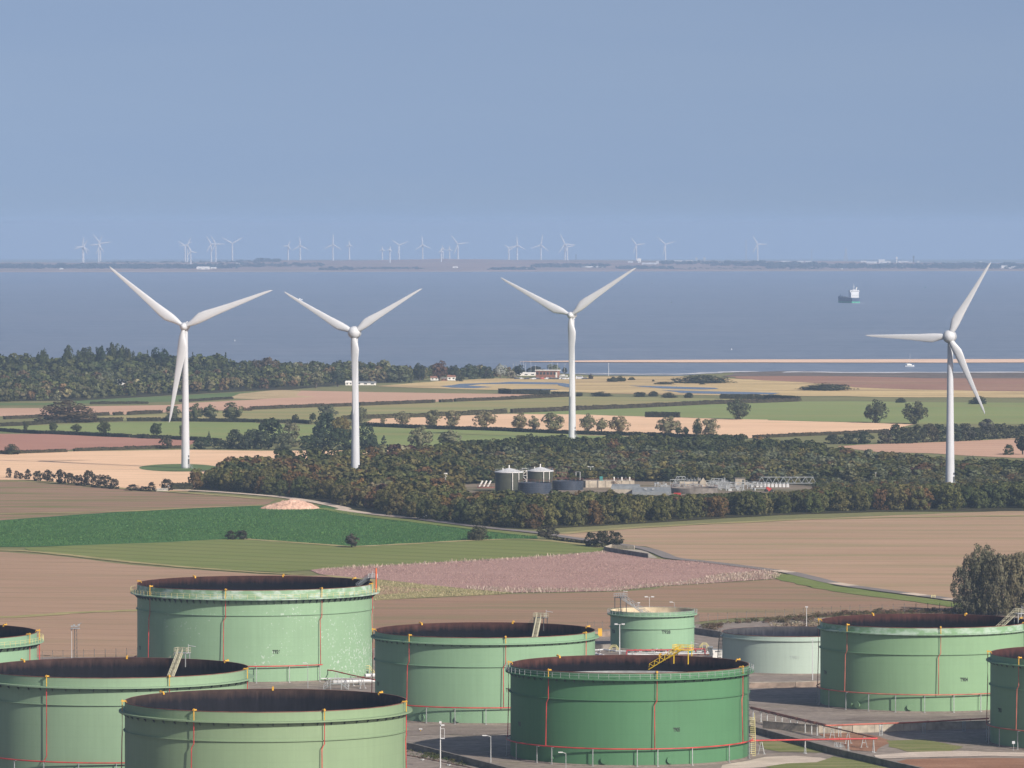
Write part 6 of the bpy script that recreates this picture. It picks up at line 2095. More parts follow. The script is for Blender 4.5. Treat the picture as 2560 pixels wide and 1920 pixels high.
def fence(label, pts, n, h=2.4):
    G = [gp(*p) for p in pts]
    G = [Vector((p.x, p.y, 0)) for p in G]
    o0 = Vector((G[0].x, G[0].y, gz(G[0].x, G[0].y)))
    t = thing('security_fence', label, 'fence', o0)
    pm = MB().box((0, 0, h / 2), (.16, .16, h)).box((.0, -.22, h + .2), (.12, .12, .62), M=Matrix.Rotation(R_(45), 3, 'X')).mesh('fence_post', M['concd'])
    Ls = [(b2 - a).length for a, b2 in zip(G[:-1], G[1:])]
    tot = sum(Ls)
    P = []
    for i in range(n + 1):
        s = tot * i / n
        for j, L in enumerate(Ls):
            if s <= L or j == len(Ls) - 1:
                P.append(G[j].lerp(G[j + 1], min(1, s / L)))
                break
            s -= L
    for p in P:
        link('fence_post', pm, t, Vector((p.x, p.y, gz(p.x, p.y))) - o0)
    wr = MB()
    for a, b2 in zip(P[:-1], P[1:]):
        for z in (0.5, 1.2, 1.9, 2.35):
            wr.tube(Vector((a.x, a.y, gz(a.x, a.y) + z)) - o0, Vector((b2.x, b2.y, gz(b2.x, b2.y) + z)) - o0, .018, 3)
    wr.build('fence_wire', M['dgrey'], t)


fence('dark post and wire fence left of the peeling tank', qs('T1', (350, 770), (700, 757), (1140, 745)), 9)
fence('post and wire fence left of the small T928 tank', qs('M', (-60, 590), (45, 583), (260, 578)), 3)
fence('long curving post and wire fence behind the right hand tanks', qs('M', (1420, 532),) + qs('G', (215, 878), (700, 850), (1180, 822), (1500, 812), (1840, 806)), 30)


# scrub behind the fence: brambles and pale dead reeds
def scrub(name, polyP, n, leaf, h, cols, label):
    G = [(gp(*p).x, gp(*p).y) for p in polyP]
    x0, x1 = min(g[0] for g in G), max(g[0] for g in G)
    y0, y1 = min(g[1] for g in G), max(g[1] for g in G)
    VV, TT = [], []
    k = 0
    while k < n:
        x, y = random.uniform(x0, x1), random.uniform(y0, y1)
        if not inside(G, x, y):
            continue
        k += 1
        A = random.choice(LOW)[:4 * 90]
        hh = h * random.uniform(.5, 1.3)
        VV.append(place_arr(A, x, y, hh * random.uniform(1.4, 2.6), hh))
        TT.append(np.tile(np.array(vary(random.choice(cols), .25)[:3], dtype=np.float32), (len(A) // 4, 1)))
    V = np.concatenate(VV)
    o = link(name, np_mesh(name, V, quads(len(V) // 4), M['leaf_a'], np.concatenate(TT)))
    tag(o, label, 'scrub', None, 'stuff')


scrub('bramble_scrub', qs('M', (1440, 560), (1700, 520), (1900, 490), (2150, 470)) + qs('G', (900, 838), (1300, 815), (1830, 808), (1830, 828), (1300, 835), (950, 850), (900, 880), (400, 885)) + qs('M', (1700, 600)), 300, .1, 1.2, [(0.13, 0.085, 0.06), (0.10, 0.085, 0.045), (0.16, 0.115, 0.08), (0.085, 0.08, 0.042)], 'brown bramble scrub inside the long fence')
scrub('dead_reeds', qs('T4', (20, 500), (430, 460), (430, 505), (60, 520)), 60, .1, 1.6, [(0.32, 0.27, 0.20), (0.26, 0.21, 0.15)], 'pale dead reeds behind the pale tank')
scrub('wall_weeds', qs('T2', (1250, 1525), (1500, 1560), (1850, 1640), (1700, 1650), (1250, 1560)), 60, .1, .8, [(0.07, 0.095, 0.03), (0.10, 0.10, 0.045)], 'green weeds along the lower dark wall')


# dead weed stalks on the mauve field
def blades(name, polyP, n, h0, h1, w, cols, label, edge=None):
    G = [(gp(*p).x, gp(*p).y) for p in polyP]
    g = np.random.default_rng(5)
    x0, x1 = min(p[0] for p in G), max(p[0] for p in G)
    y0, y1 = min(p[1] for p in G), max(p[1] for p in G)
    X = g.uniform(x0, x1, n * 4)
    Y = g.uniform(y0, y1, n * 4)
    cin = np.zeros(len(X), bool)
    j = len(G) - 1
    for i in range(len(G)):
        xi, yi = G[i]
        xj, yj = G[j]
        cnd = ((yi > Y) != (yj > Y))
        xx = (xj - xi) * (Y - yi) / (yj - yi + 1e-9) + xi
        cin ^= cnd & (X < xx)
        j = i
    X, Y = X[cin][:n], Y[cin][:n]
    n = len(X)
    clump = 0.5 + 0.5 * np.sin(X * .11 + 1.3 * np.sin(Y * .05)) * np.sin(Y * .07 + X * .03)
    H = g.uniform(h0, h1, n) * (0.75 + 0.5 * clump)
    a = g.uniform(0, PI, n)
    lean = g.normal(size=(n, 2)) * 0.22 * H[:, None]
    ww = w * g.uniform(.6, 1.4, n)
    Z = -(X * X + Y * Y) / (2 * RE)
    V = np.zeros((n, 4, 3))
    V[:, 0] = np.stack([X - np.cos(a) * ww, Y - np.sin(a) * ww, Z], 1)
    V[:, 1] = np.stack([X + np.cos(a) * ww, Y + np.sin(a) * ww, Z], 1)
    V[:, 2] = np.stack([X + lean[:, 0] + np.cos(a) * ww * .7, Y + lean[:, 1] + np.sin(a) * ww * .7, Z + H], 1)
    V[:, 3] = np.stack([X + lean[:, 0] - np.cos(a) * ww * .4, Y + lean[:, 1] - np.sin(a) * ww * .4, Z + H * .92], 1)
    cols = np.array(cols)
    C = cols[g.integers(0, len(cols), n)] * g.uniform(.75, 1.25, (n, 1))
    o = link(name, np_mesh(name, V.reshape(-1, 3), quads(n), M['leaf_a'], C))
    tag(o, label, 'weeds', None, 'stuff')


WEED = qs('F', (-60, 556), (0, 549), (600, 517), (1300, 477), (1750, 442), (1900, 464), (2020, 484), (2190, 497)) + qs('G', (250, 505), (650, 554), (715, 588), (700, 605), (0, 650)) + qs('F', (1800, 682), (1180, 692), (900, 670), (400, 615), (0, 580))
blades('tall_dead_weeds', WEED, 100000, .15, .45, .07, [(0.32, 0.22, 0.20), (0.36, 0.255, 0.225), (0.29, 0.195, 0.19), (0.38, 0.285, 0.24), (0.26, 0.18, 0.16)], 'tall mauve dead weeds covering the middle field')
blades('pale_reed_fringe', qs('F', (900, 660), (1300, 676), (1800, 668), (2212, 632)) + qs('G', (350, 585), (650, 556), (728, 588), (700, 608), (0, 655)) + qs('F', (1800, 686), (1180, 696), (900, 674)), 6000, .35, 1.1, .08, [(0.40, 0.33, 0.27), (0.32, 0.26, 0.21), (0.24, 0.20, 0.14), (0.46, 0.40, 0.34)], 'pale dry reeds along the front edge of the mauve field')
blades('pale_reed_fringe', qs('F', (0, 552), (600, 519), (1300, 479), (1750, 444), (1780, 452), (1300, 487), (600, 527), (0, 562)), 2500, .5, 1.3, .13, [(0.40, 0.33, 0.27), (0.32, 0.26, 0.21)], 'pale dry stalks along the back edge of the mauve field')
BEET = qs('E', (-140, 310), (0, 305), (600, 262), (1000, 240), (1590, 216), (1960, 232), (2200, 262)) + qs('F', (300, 236), (600, 266), (900, 308), (1320, 350), (1330, 360), (1000, 366), (540, 392), (230, 408), (0, 396)) + qs('E', (1800, 432), (1500, 410), (1000, 430), (500, 448), (180, 458), (-140, 458))
blades('beet_leaves', BEET, 80000, .2, .5, .14, [(0.055, 0.13, 0.045), (0.065, 0.145, 0.052), (0.045, 0.11, 0.042), (0.095, 0.175, 0.06)], 'leafy dark green root crop plants')
VERG = qs('F', (380, 618), (700, 650), (900, 672), (1180, 696), (1050, 706), (700, 720), (340, 740))
blades('verge_grass', VERG, 6000, .2, .6, .12, [(0.30, 0.265, 0.16), (0.22, 0.21, 0.11), (0.34, 0.30, 0.19)], 'pale tussocky grass on the wedge margin')

# ------------------------------------------------------------------ spoil heap, pen, gate, poles, car
def base_of(fr, x, yb):
    p = gp(*q(fr, x, yb))
    return Vector((p.x, p.y, gz(p.x, p.y))), p.y / FPX / FR[fr][2]


b0, u = base_of('E', 1782, 226)
hw, hh = 190 * u, 66 * u * .78
nx_, ny_ = 64, 40
mn = mnoise
hv, hf = [], []
for j in range(ny_ + 1):
    for i in range(nx_ + 1):
        x, y = -1 + 2 * i / nx_, -1 + 2 * j / ny_
        r = math.sqrt(x * x + y * y)
        ridge = 1 - abs(x) ** 1.6 * .95
        z = max(0, (1 - r ** 2.6)) ** .8 * (0.75 + .25 * ridge)
        n = mn.fractal(Vector((x * 5, y * 5, 3)), 1.0, 2.0, 5) * .14 + mn.noise(Vector((x * 17, y * 17, 1))) * .07
        z = z * (.85 + .2 * math.sin(x * 3 + .9)) + (n if z > 0.02 else 0) * min(1, z * 4)
        hv.append((x * hw, y * hw * .62, max(-.05, z * hh * 1.05)))
for j in range(ny_):
    for i in range(nx_):
        a = j * (nx_ + 1) + i
        hf.append((a, a + 1, a + nx_ + 2, a + nx_ + 1))
M['spoil'] = field_mat('pink_chalky_spoil', (0.24, 0.16, 0.13), (0.36, 0.255, 0.21), (0.50, 0.40, 0.34), 0, 3, 3, 5, 1.6, bstr=1.0)
o = MB().add(hv, hf).build('spoil_heap', M['spoil'], None, b0)
tag(o, 'lumpy pinkish heap of spoil beside the farm track', 'heap')
sp = MB()
for _ in range(260):
    x, y = random.gauss(0, .42), random.gauss(0, .42)
    r = math.sqrt(x * x + y * y)
    if r > .95:
        continue
    z = max(0, (1 - r ** 1.5)) * .9 * hh
    s = random.uniform(.25, .8)
    sp.box((x * hw, y * hw * .62, z), (s, s, s), random.uniform(0, 3))
so_ = sp.build('clod', M['spoil'], o)
so_['kind'] = 'stuff'

# concrete pen at the weed field corner
b0, u = base_of('F', 1745, 440)
t = thing('concrete_pen', 'low concrete walled pen at the corner of the mauve field', 'pen', b0)


def rel(fr, x, y, z=0):
    p = gp(*q(fr, x, y))
    return Vector((p.x, p.y, gz(p.x, p.y) + z)) - b0


def seg(a, b2, h, th, m, name):
    d = b2 - a
    MB().box((a + b2) / 2 + Vector((0, 0, h / 2)), (d.length, th, h), math.atan2(d.y, d.x)).build(name, m, t)


seg(rel('F', 1746, 438), rel('F', 2019, 481), 1.7, .35, M['concd'], 'front_wall')
seg(rel('F', 1790, 420), rel('F', 1932, 426), 1.4, .35, M['conc'], 'back_wall')
seg(rel('F', 1750, 434), rel('F', 1792, 419), 1.5, .35, M['conc'], 'end_wall')
fl = MB()
pp = [rel('F', *c, .05) for c in ((1760, 436), (2010, 478), (2075, 480), (1990, 430), (1800, 424))]
fl.add(pp, [tuple(range(5))]).build('slab', M['conc'], t)
# gate by the hedge end
b0, u = base_of('A', 1403, 930)
t = thing('field_gate', 'white barred field gate at the end of the bush row', 'gate', b0)
gb = MB()
for z in (.4, .75, 1.1, 1.5):
    gb.box((0, 0, z), (95 * u, .08, .14))
gb.build('bar', M['wwhite'], t)
for s in (-1, 1):
    MB().box((s * 47 * u, 0, .85), (.22, .22, 1.7)).build('gate_post', M['conc'], t)
lamp('dark post beside the white field gate', 'A', 1456, 880, 925, 'none', .12, 'dgrey')
b0, u = base_of('G', 1655, 728)
t = thing('barrier', 'small yellow barrier on the lane near the poplars', 'barrier', b0)
br = MB().box((0, 0, 1.0), (26 * u, .12, .18)).box((0, 0, .5), (26 * u, .1, .12))
br.build('bar', M['cream'], t)
for s in (-1, 1):
    MB().box((s * 12 * u, 0, .6), (.14, .14, 1.2)).build('leg', M['cream'], t)
# pole transformer
b0, u = base_of('F', 400, 190)
H = 80 * u
t = thing('pole_transformer', 'twin pole transformer with white tank in front of the wood', 'transformer', b0)
for s in (-1, 1):
    MB().tube((s * 20 * u, 0, 0), (s * 20 * u, 0, H), .16, 8).build('pole', M['insul'], t)
MB().box((0, 0, H - .2), (56 * u, .25, .25)).box((0, 0, H * .42), (44 * u, .5, .2)).build('crossarm', M['insul'], t)
MB().box((-.4, 0, H * .42 + .8), (1.3, 1.0, 1.5)).build('transformer_tank', M['insul'], t)
ins = MB()
for k in range(4):
    ins.tube((-1.6 + k * 1.05, 0, H), (-1.6 + k * 1.05, 0, H + .6), .1, 6)
ins.build('insulator', M['grey'], t)


def mast(label, fr, x, yt, yb, heads=3, w=.25, m='insul', name='telecom_mast'):
    b0, u = base_of(fr, x, yb)
    H = (yb - yt) * u
    t = thing(name, label, 'mast', b0)
    MB().tube((0, 0, 0), (0, 0, H), w, 8, w * .7).build('pole', M[m], t)
    for k in range(heads):
        a = 2 * PI * k / heads + .4
        d = Vector((math.cos(a), math.sin(a), 0))
        MB().box(d * .6 + Vector((0, 0, H - 1.0)), (.45, .3, 2.2), a).build('antenna', M['wwhite'], t)
    MB().box((0, 0, H - 3.0), (1.9, 1.9, .1)).box((0, 0, H - 2.4), (1.9, .08, .08)).box((0, 0, H - 3.6), (.5, .5, .8)).build('headframe', M['grey'], t)
    return t


mast('white telephone mast with three panel antennas beside the sewage works', 'B', 1637, 770, 930)
lamp('thin wooden pole with fork top in the wood', 'B', 762, 885, 985, 'none', .14, 'grey')
lamp('concrete pole among bushes behind the sewage works', 'D', 930, 768, 840, 'flat', .16, 'conc')
lamp('lamp post by the sewage works scraper bridge', 'D', 610, 815, 860, 'flat', .12, 'insul')
lamp('twin lamp post behind the sewage tanks', 'P1', 1400, 165, 275, 'double', .12, 'insul', name='lamp_post')
lamp('white post by the thicket track', 'D', 976, 487, 518, 'none', .14, 'wwhite')


def car_body(L, W_, Hh, kind='car'):
    mb = MB()
    hl = L / 2
    prof = [(-hl, .35), (-hl, Hh * .52), (-hl * .93, Hh * .60), (-hl * .42, Hh * .66), (-hl * .12, Hh * .98), (hl * .55, Hh), (hl * .92, Hh * .68), (hl, Hh * .6), (hl, .35)] if kind == 'car' else [(-hl, .35), (-hl, Hh * .5), (-hl * .86, Hh * .58), (-hl * .66, Hh * .95), (-hl * .5, Hh), (hl * .98, Hh), (hl, Hh * .9), (hl, .35)]
    n = len(prof)
    for s in (-1, 1):
        for (x, z) in prof:
            inn = 0.86 if z > Hh * .8 else 1
            mb.v.append((x, s * W_ / 2 * inn, z))
    mb.f += [tuple(range(n)), tuple(range(2 * n - 1, n - 1, -1))]
    for i in range(n):
        mb.f.append((i, n + i, n + (i + 1) % n, (i + 1) % n))
    return mb


def car(label, loc, rz, col, L=4.3, W_=1.8, Hh=1.5, kind='car', name='parked_car', cat='car', group=None):
    t = thing(name, label, cat, loc, rz, group)
    car_body(L, W_, Hh, kind).build('body', M[col], t)
    g = MB()
    x0, x1 = (-.10 * L, .40 * L) if kind == 'car' else (-.36 * L, .44 * L)
    for s in (-1, 1):
        g.box(((x0 + x1) / 2, s * W_ / 2 * .94, Hh * .80), ((x1 - x0) * .8, .06, Hh * .2))
    g.build('side_window', M['glass'], t)
    wm = MB().tube((0, -.12, 0), (0, .12, 0), .34, 12).mesh('wheel', M['rubber'])
    for sx in (-.31, .31):
        for s in (-1, 1):
            link('wheel', wm, t, (sx * L, s * (W_ / 2 - .04), .34))
    return t


b0, u = base_of('F', 668, 232)
car('white estate car parked by the wood on the farm track', b0, R_(185), 'white', 4.6, 1.9, 1.75)

# ------------------------------------------------------------------ sewage works
def digester(label, fr, x, w, yrim, ybase, far_off=0):
    pxc, pyb = q(fr, x, ybase)
    p = gp(pxc, pyb)
    u = mpp(p.y) / FR[fr][2]
    r = w / 2 * u
    h = (ybase - yrim) * u
    t = thing('digester', label, 'digester tank', (p.x, p.y + r, gz(p.x, p.y)))
    MB().lathe([(r, 0), (r, h)], 56).build('shell', M['olive'], t, smooth=True)
    MB().lathe([(r + .35, h - .3), (r + .35, h + .15), (r * .8, h + .45), (r * .35, h + 1.3), (.5, h + 1.7), (0, h + 1.7)], 40).build('roof', M['insul'], t, smooth=False)
    MB().tube((0, 0, h + 1.6), (0, 0, h + 3.1), .28, 8).build('vent_pipe', M['wwhite'], t)
    MB().tube((-r * .45, -r * .3, h + .5), (-r * .45, -r * .3, h + 1.9), .22, 8).build('vent_pipe', M['wwhite'], t)
    rl = MB()
    for i in range(20):
        a = 2 * PI * i / 20
        rl.tube((r * math.cos(a), r * math.sin(a), h), (r * math.cos(a), r * math.sin(a), h + 1.1), .04, 4)
    rl.path([(r * math.cos(2 * PI * i / 40), r * math.sin(2 * PI * i / 40), h + 1.1) for i in range(41)], .04, 4)
    rl.build('handrail', M['grey'], t)
    for a in (R_(-50), R_(-78)):
        MB().tube((r * 1.03 * math.cos(a) + .2, r * 1.03 * math.sin(a) - .2, 0), (r * 1.03 * math.cos(a) + .2, r * 1.03 * math.sin(a) - .2, h + .2), .17, 8).build('downpipe', M['wwhite'], t)
    return t


digester('left olive digester tank with white conical roof', 'P1', 499, 310, 225, 450)
digester('right olive digester tank with white conical roof, farther back', 'P1', 845, 282, 212, 405)
b0, u = base_of('P1', 668, 430)
t = thing('stair_tower', 'white steel stair tower between the two digesters', 'stair tower', b0)
H = 228 * u
sm_ = MB()
for sx in (-28 * u, 28 * u):
    for sy in (-1.2, 1.2):
        sm_.tube((sx, sy, 0), (sx, sy, H), .14, 5)
sm_.build('leg', M['wwhite'], t)
sm_ = MB()
for k in range(4):
    z0, z1 = H * k / 4, H * (k + 1) / 4
    s = 1 if k % 2 else -1
    sm_.tube((-s * 28 * u, -1.2, z0), (s * 28 * u, -1.2, z1), .12, 4)
    sm_.box((0, 0, z1), (60 * u, 2.6, .1))
sm_.box((0, 0, H + .9), (64 * u, 2.6, .08))
sm_.build('flight', M['wwhite'], t)


def low_tank(label, fr, x, w, yt, yb, m='navy'):
    p = gp(*q(fr, x, yb))
    u = mpp(p.y) / FR[fr][2]
    r, h = w / 2 * u, (yb - yt) * u
    t = thing('settling_tank', label, 'settling tank', (p.x, p.y + r, gz(p.x, p.y)))
    MB().lathe([(r, 0), (r, h), (r - .15, h), (r - .15, h * .7), (0, h * .7)], 56).build('shell', M[m], t)
    rings = MB()
    for k in range(1, 5):
        rings.lathe([(r, h * k / 5 - .05), (r + .07, h * k / 5 - .04), (r + .07, h * k / 5 + .04), (r, h * k / 5 + .05)], 56)
    rings.build('hoop', M[m], t)
    rl = MB()
    for i in range(24):
        a = 2 * PI * i / 24
        rl.tube((r * math.cos(a), r * math.sin(a), h), (r * math.cos(a), r * math.sin(a), h + 1.1), .05, 4)
    rl.path([(r * math.cos(2 * PI * i / 48), r * math.sin(2 * PI * i / 48), h + 1.1) for i in range(49)], .05, 4)
    rl.build('handrail', M['rust'], t)
    return t


low_tank('left dark blue round settling tank below the digesters', 'P1', 787, 368, 345, 470)
low_tank('right dark blue round settling tank below the digesters', 'P1', 1150, 345, 325, 430)
low_tank('dark round settling tank below the concrete hoppers', 'P2', 520, 520, 405, 470, 'concd')


def block(label, name, cat, fr, x0, x1, yt, yb, dep, m, rz=0.0):
    p = gp(*q(fr, (x0 + x1) / 2, yb))
    u = mpp(p.y) / FR[fr][2]
    W_, H_ = (x1 - x0) * u, (yb - yt) * u
    t = thing(name, label, cat, (p.x, p.y + dep / 2, gz(p.x, p.y)), rz)
    return t, W_, H_


t, W_, H_ = block('', 'filter_tank', 'filter tank', 'P1', 1325, 1870, 318, 398, 12, 'conc', R_(7))
tag(t, 'long pale concrete filter tank with rails right of the blue tanks')
MB().box((0, 0, H_ / 2), (W_, 12, H_)).build('body', M['conc'], t)
for k in range(6):
    MB().box((-W_ / 2 + W_ * (k + .5) / 6, -6.1, H_ / 2), (.5, .3, H_ + .3)).build('buttress', M['concd'] if k == 1 else M['conc'], t)
rl = MB()
for k in range(26):
    x = -W_ / 2 + W_ * k / 25
    rl.tube((x, -5.9, H_), (x, -5.9, H_ + 1.1), .05, 4)
for z in (.55, 1.1):
    rl.tube((-W_ / 2, -5.9, H_ + z), (W_ / 2, -5.9, H_ + z), .05, 4)
rl.build('handrail', M['rust'], t)
st = MB()
for k in range(10):
    st.box((W_ * .06 + k * .45, -6.9, H_ - k * H_ / 10), (.5, 1.0, .12))
for dz in (0, 1.0):
    st.tube((W_ * .06, -7.4, H_ + dz), (W_ * .06 + 4.4, -7.4, dz), .07, 4)
st.build('stairs', M['rust'], t)
MB().box((-W_ * .16, -2, H_ + .9), (1.4, 1.4, 1.8)).build('kiosk', M['teal'], t)
for k in range(5):
    MB().tube((W_ * (.1 + .08 * k), -3, H_), (W_ * (.1 + .08 * k), -3, H_ + 1.6), .35, 8).build('motor', M['dgrey' if k % 2 else 'wwhite'], t)

t, W_, H_ = block('', 'arched_shed', 'shed', 'P1', 1640, 1945, 362, 470, 14, 'roofgrey', R_(-6))
tag(t, 'long grey shed with rounded roof among the works trees')
ar = MB()
n = 12
for k in range(n + 1):
    a = PI * k / n
    for x in (-W_ / 2, W_ / 2):
        ar.v.append((x, -5 * math.cos(a), H_ - 2.2 + 2.2 * math.sin(a)))
for k in range(n):
    ar.f.append((2 * k, 2 * k + 1, 2 * k + 3, 2 * k + 2))
ar.f += [tuple(range(0, 2 * n + 2, 2)), tuple(range(2 * n + 1, 0, -2))]
ar.build('roof', M['roofgrey'], t)
MB().box((0, 0, (H_ - 2.2) / 2), (W_, 10, H_ - 2.25)).build('wall', M['conc'], t)
t, W_, H_ = block('', 'pitched_shed', 'shed', 'P1', 1870, 2290, 395, 480, 12, 'roofgrey', R_(-4))
tag(t, 'wide grey shed with shallow pitched roof right of the rounded one')
MB().gable((0, 0, 0), (W_, 14, H_), H_ * .45).build('wall', M['roofgrey'], t)
for k in range(2):
    MB().box((-W_ * .15 + k * W_ * .2, -4.5, H_ * .82), (1.0, .8, .8)).build('roof_vent', M['grey'], t)
t, W_, H_ = block('', 'brick_hut', 'hut', 'P1', 1942, 2050, 232, 282, 4, 'brick')
tag(t, 'small flat roofed red brick hut behind the sewage works')
MB().box((0, 0, H_ / 2), (W_, 4, H_)).build('wall', M['brick'], t)
MB().box((0, 0, H_ + .12), (W_ + .4, 4.4, .24)).build('roof', M['conc'], t)
MB().box((W_ * .2, -2.03, H_ * .4), (.9, .1, H_ * .75)).build('door', M['dgrey'], t)
t, W_, H_ = block('', 'pump_hut', 'hut', 'P2', 965, 1075, 292, 372, 4, 'conc')
tag(t, 'small pale concrete hut right of the concrete hoppers')
MB().box((0, 0, H_ / 2), (W_, 4, H_)).build('wall', M['conc'], t)
MB().box((0, 0, H_ + .1), (W_ + .5, 4.6, .22)).build('roof', M['concd'], t)
MB().box((W_ * .3, -2.03, H_ * .45), (1.0, .1, H_ * .7)).build('door', M['dgrey'], t)

t, W_, H_ = block('', 'concrete_hopper', 'hopper', 'P2', 350, 690, 282, 400, 8, 'conc')
tag(t, 'concrete hopper building with two pointed gables at the sewage works')
MB().box((-W_ * .2, 0, H_ * .3), (W_ * .6, 8, H_ * .6)).build('wall', M['conc'], t)
for k, x in enumerate((W_ * .12, W_ * .27)):
    gm_ = MB()
    s = W_ * (.16 if k == 0 else .23)
    d0 = 2.2 - k * 4.4
    gm_.add([(x - s * .7, d0 - 2, 0), (x + s, d0 - 2, 0), (x + s * .9, d0 - 2, H_ * .12), (x, d0 - 2, H_), (x - s * .5, d0 - 2, H_ * .55),
             (x - s * .7, d0 + 2, 0), (x + s, d0 + 2, 0), (x + s * .9, d0 + 2, H_ * .12), (x, d0 + 2, H_), (x - s * .5, d0 + 2, H_ * .55)],
            [(0, 1, 2, 3, 4), (9, 8, 7, 6, 5), (0, 5, 6, 1), (1, 6, 7, 2), (2, 7, 8, 3), (3, 8, 9, 4), (4, 9, 5, 0)])
    gm_.build('gable', M['conc'], t)
for k in range(4):
    MB().tube((-W_ * .25 + k * 1.6, -1, H_ * .6), (-W_ * .25 + k * 1.6, -1, H_ * .95), .45, 8).build('motor', M['dgrey'], t)


def truss(label, fr, x0, x1, yt, yb, m='grey', dep=2.2, name='scraper_bridge', ground_y=None):
    p = gp(*q(fr, (x0 + x1) / 2, ground_y or yb + 30))
    u = mpp(p.y) / FR[fr][2]
    L, h = (x1 - x0) * u, (yb - yt) * u
    zb = ((ground_y or yb + 30) - yb) * u
    t = thing(name, label, 'bridge', (p.x, p.y, gz(p.x, p.y)))
    tm = MB()
    n = max(4, int(L / (h * 1.1)))
    for s in (-dep / 2, dep / 2):
        tm.tube((-L / 2, s, zb), (L / 2, s, zb), .13, 4)
        tm.tube((-L / 2 + h * .6, s, zb + h), (L / 2 - h * .4, s, zb + h), .1, 4)
        for k in range(n):
            x_0, x_1 = -L / 2 + L * k / n, -L / 2 + L * (k + 1) / n
            xm = (x_0 + x_1) / 2
            xm = min(max(xm, -L / 2 + h * .6), L / 2 - h * .4)
            tm.tube((x_0, s, zb), (xm, s, zb + h), .08, 4)
            tm.tube((xm, s, zb + h), (x_1, s, zb), .08, 4)
    tm.build('truss', M[m], t)
    MB().box((0, 0, zb + .05), (L, dep, .12)).build('walkway', M['grey'], t)
    lg = MB()
    for x in (-L * .48, 0, L * .48):
        lg.box((x, 0, zb / 2), (.35, dep, zb))
    lg.build('leg', M['concd'], t)
    return t


truss('long grey lattice scraper bridge at the right of the sewage works', 'P2', 1215, 1860, 278, 345, ground_y=385)
truss('short lattice bridge left of the concrete hoppers', 'P2', 275, 440, 272, 345, ground_y=390)
truss('lattice bridge falling right of the concrete hoppers', 'P2', 655, 860, 296, 375, ground_y=400)
truss('white edged walkway left of the digesters', 'P1', 30, 340, 262, 292, 'insul', 1.6, 'walkway', 330)
truss('rusty pipe gantry behind the blue tanks', 'P1', 995, 1170, 225, 290, 'rust', 1.2, 'pipe_gantry', 330)
t, W_, H_ = block('', 'pipe_portal', 'portal', 'P1', 1238, 1284, 220, 330, 1, 'insul')
tag(t, 'white pipe portal standing behind the blue tanks')
MB().path([(-W_ / 2, 0, 0), (-W_ / 2, 0, H_), (W_ / 2, 0, H_), (W_ / 2, 0, 0)], .18, 6).build('frame', M['insul'], t)
t, W_, H_ = block('', 'screw_press', 'machine', 'P1', 150, 335, 318, 405, 3, 'insul')
tag(t, 'white screw conveyors on a rusty deck left of the digesters')
for k in range(3):
    MB().tube((-W_ * .4 + k * W_ * .25, 0, .8), (-W_ * .2 + k * W_ * .25, 0, H_), .4, 8).build('conveyor', M['wwhite'], t)
MB().box((0, 0, .5), (W_ * 1.05, 3.4, .6)).build('deck', M['rust'], t)
fr_ = MB()
for k in range(7):
    fr_.tube((-W_ * .5 + k * W_ / 6, -1.7, .5), (-W_ * .5 + k * W_ / 6, -1.7, 1.9), .06, 4)
fr_.tube((-W_ * .5, -1.7, 1.9), (W_ * .5, -1.7, 1.9), .06, 4)
fr_.build('handrail', M['rust'], t)
for i in range(9):
    x = 1195 + i * 42
    t, W_, H_ = block('', 'pump_unit', 'pump', 'P2', x, x + 30, 338, 395, 2, 'insul')
    tag(t, 'pale grey pump unit in the row under the long scraper bridge', group='pump units under the scraper bridge')
    MB().box((0, 0, H_ * .35), (W_, 1.6, H_ * .7)).build('casing', M['insul'], t)
    MB().tube((0, 0, H_ * .7), (0, 0, H_), .3, 8).build('motor', M['grey'], t)
rl = MB()
p0 = gp(*q('P2', 80, 415))
t = thing('railing', 'long grey railing with white posts before the concrete hoppers', 'railing', (p0.x, p0.y, gz(p0.x, p0.y)))
u = mpp(p0.y) / 4.424
for k in range(22):
    x = k * 820 * u / 21
    rl.tube((x, 0, 0), (x, 0, 40 * u + (25 * u if k % 7 == 5 else 0)), .07, 4)
for z in (20, 38):
    rl.tube((0, 0, z * u), (820 * u, 0, z * u), .06, 4)
rl.build('rail', M['grey'], t)
b0, u = base_of('P2', 1335, 445)
t = thing('tractor', 'bright red farm vehicle parked in the sewage works', 'tractor', b0, R_(10))
MB().gable((0, 0, .6), (56 * u, 2.0, 1.4), .9).box((-.6, 0, 1.9), (1.1, 1.5, 1.1)).build('body', M['carred'], t)
wm = MB().tube((0, -.2, 0), (0, .2, 0), .7, 12).mesh('wheel', M['rubber'])
for sx in (-1.6, 1.6):
    for s in (-1.2, 1.2):
        link('wheel', wm, t, (sx * .7, s * .8, .7))
b0, u = base_of('P2', 325, 482)
t = thing('skip', 'red skip at the right end of the pitched shed', 'skip', b0)
MB().add([(-1.3, -.8, .1), (1.3, -.8, .1), (1.3, .8, .1), (-1.3, .8, .1), (-1.7, -.9, 1.2), (1.7, -.9, 1.2), (1.7, .9, 1.2), (-1.7, .9, 1.2)], [(0, 1, 5, 4), (1, 2, 6, 5), (2, 3, 7, 6), (3, 0, 4, 7), (0, 3, 2, 1)]).build('tub', M['carred'], t)
cl = MB()
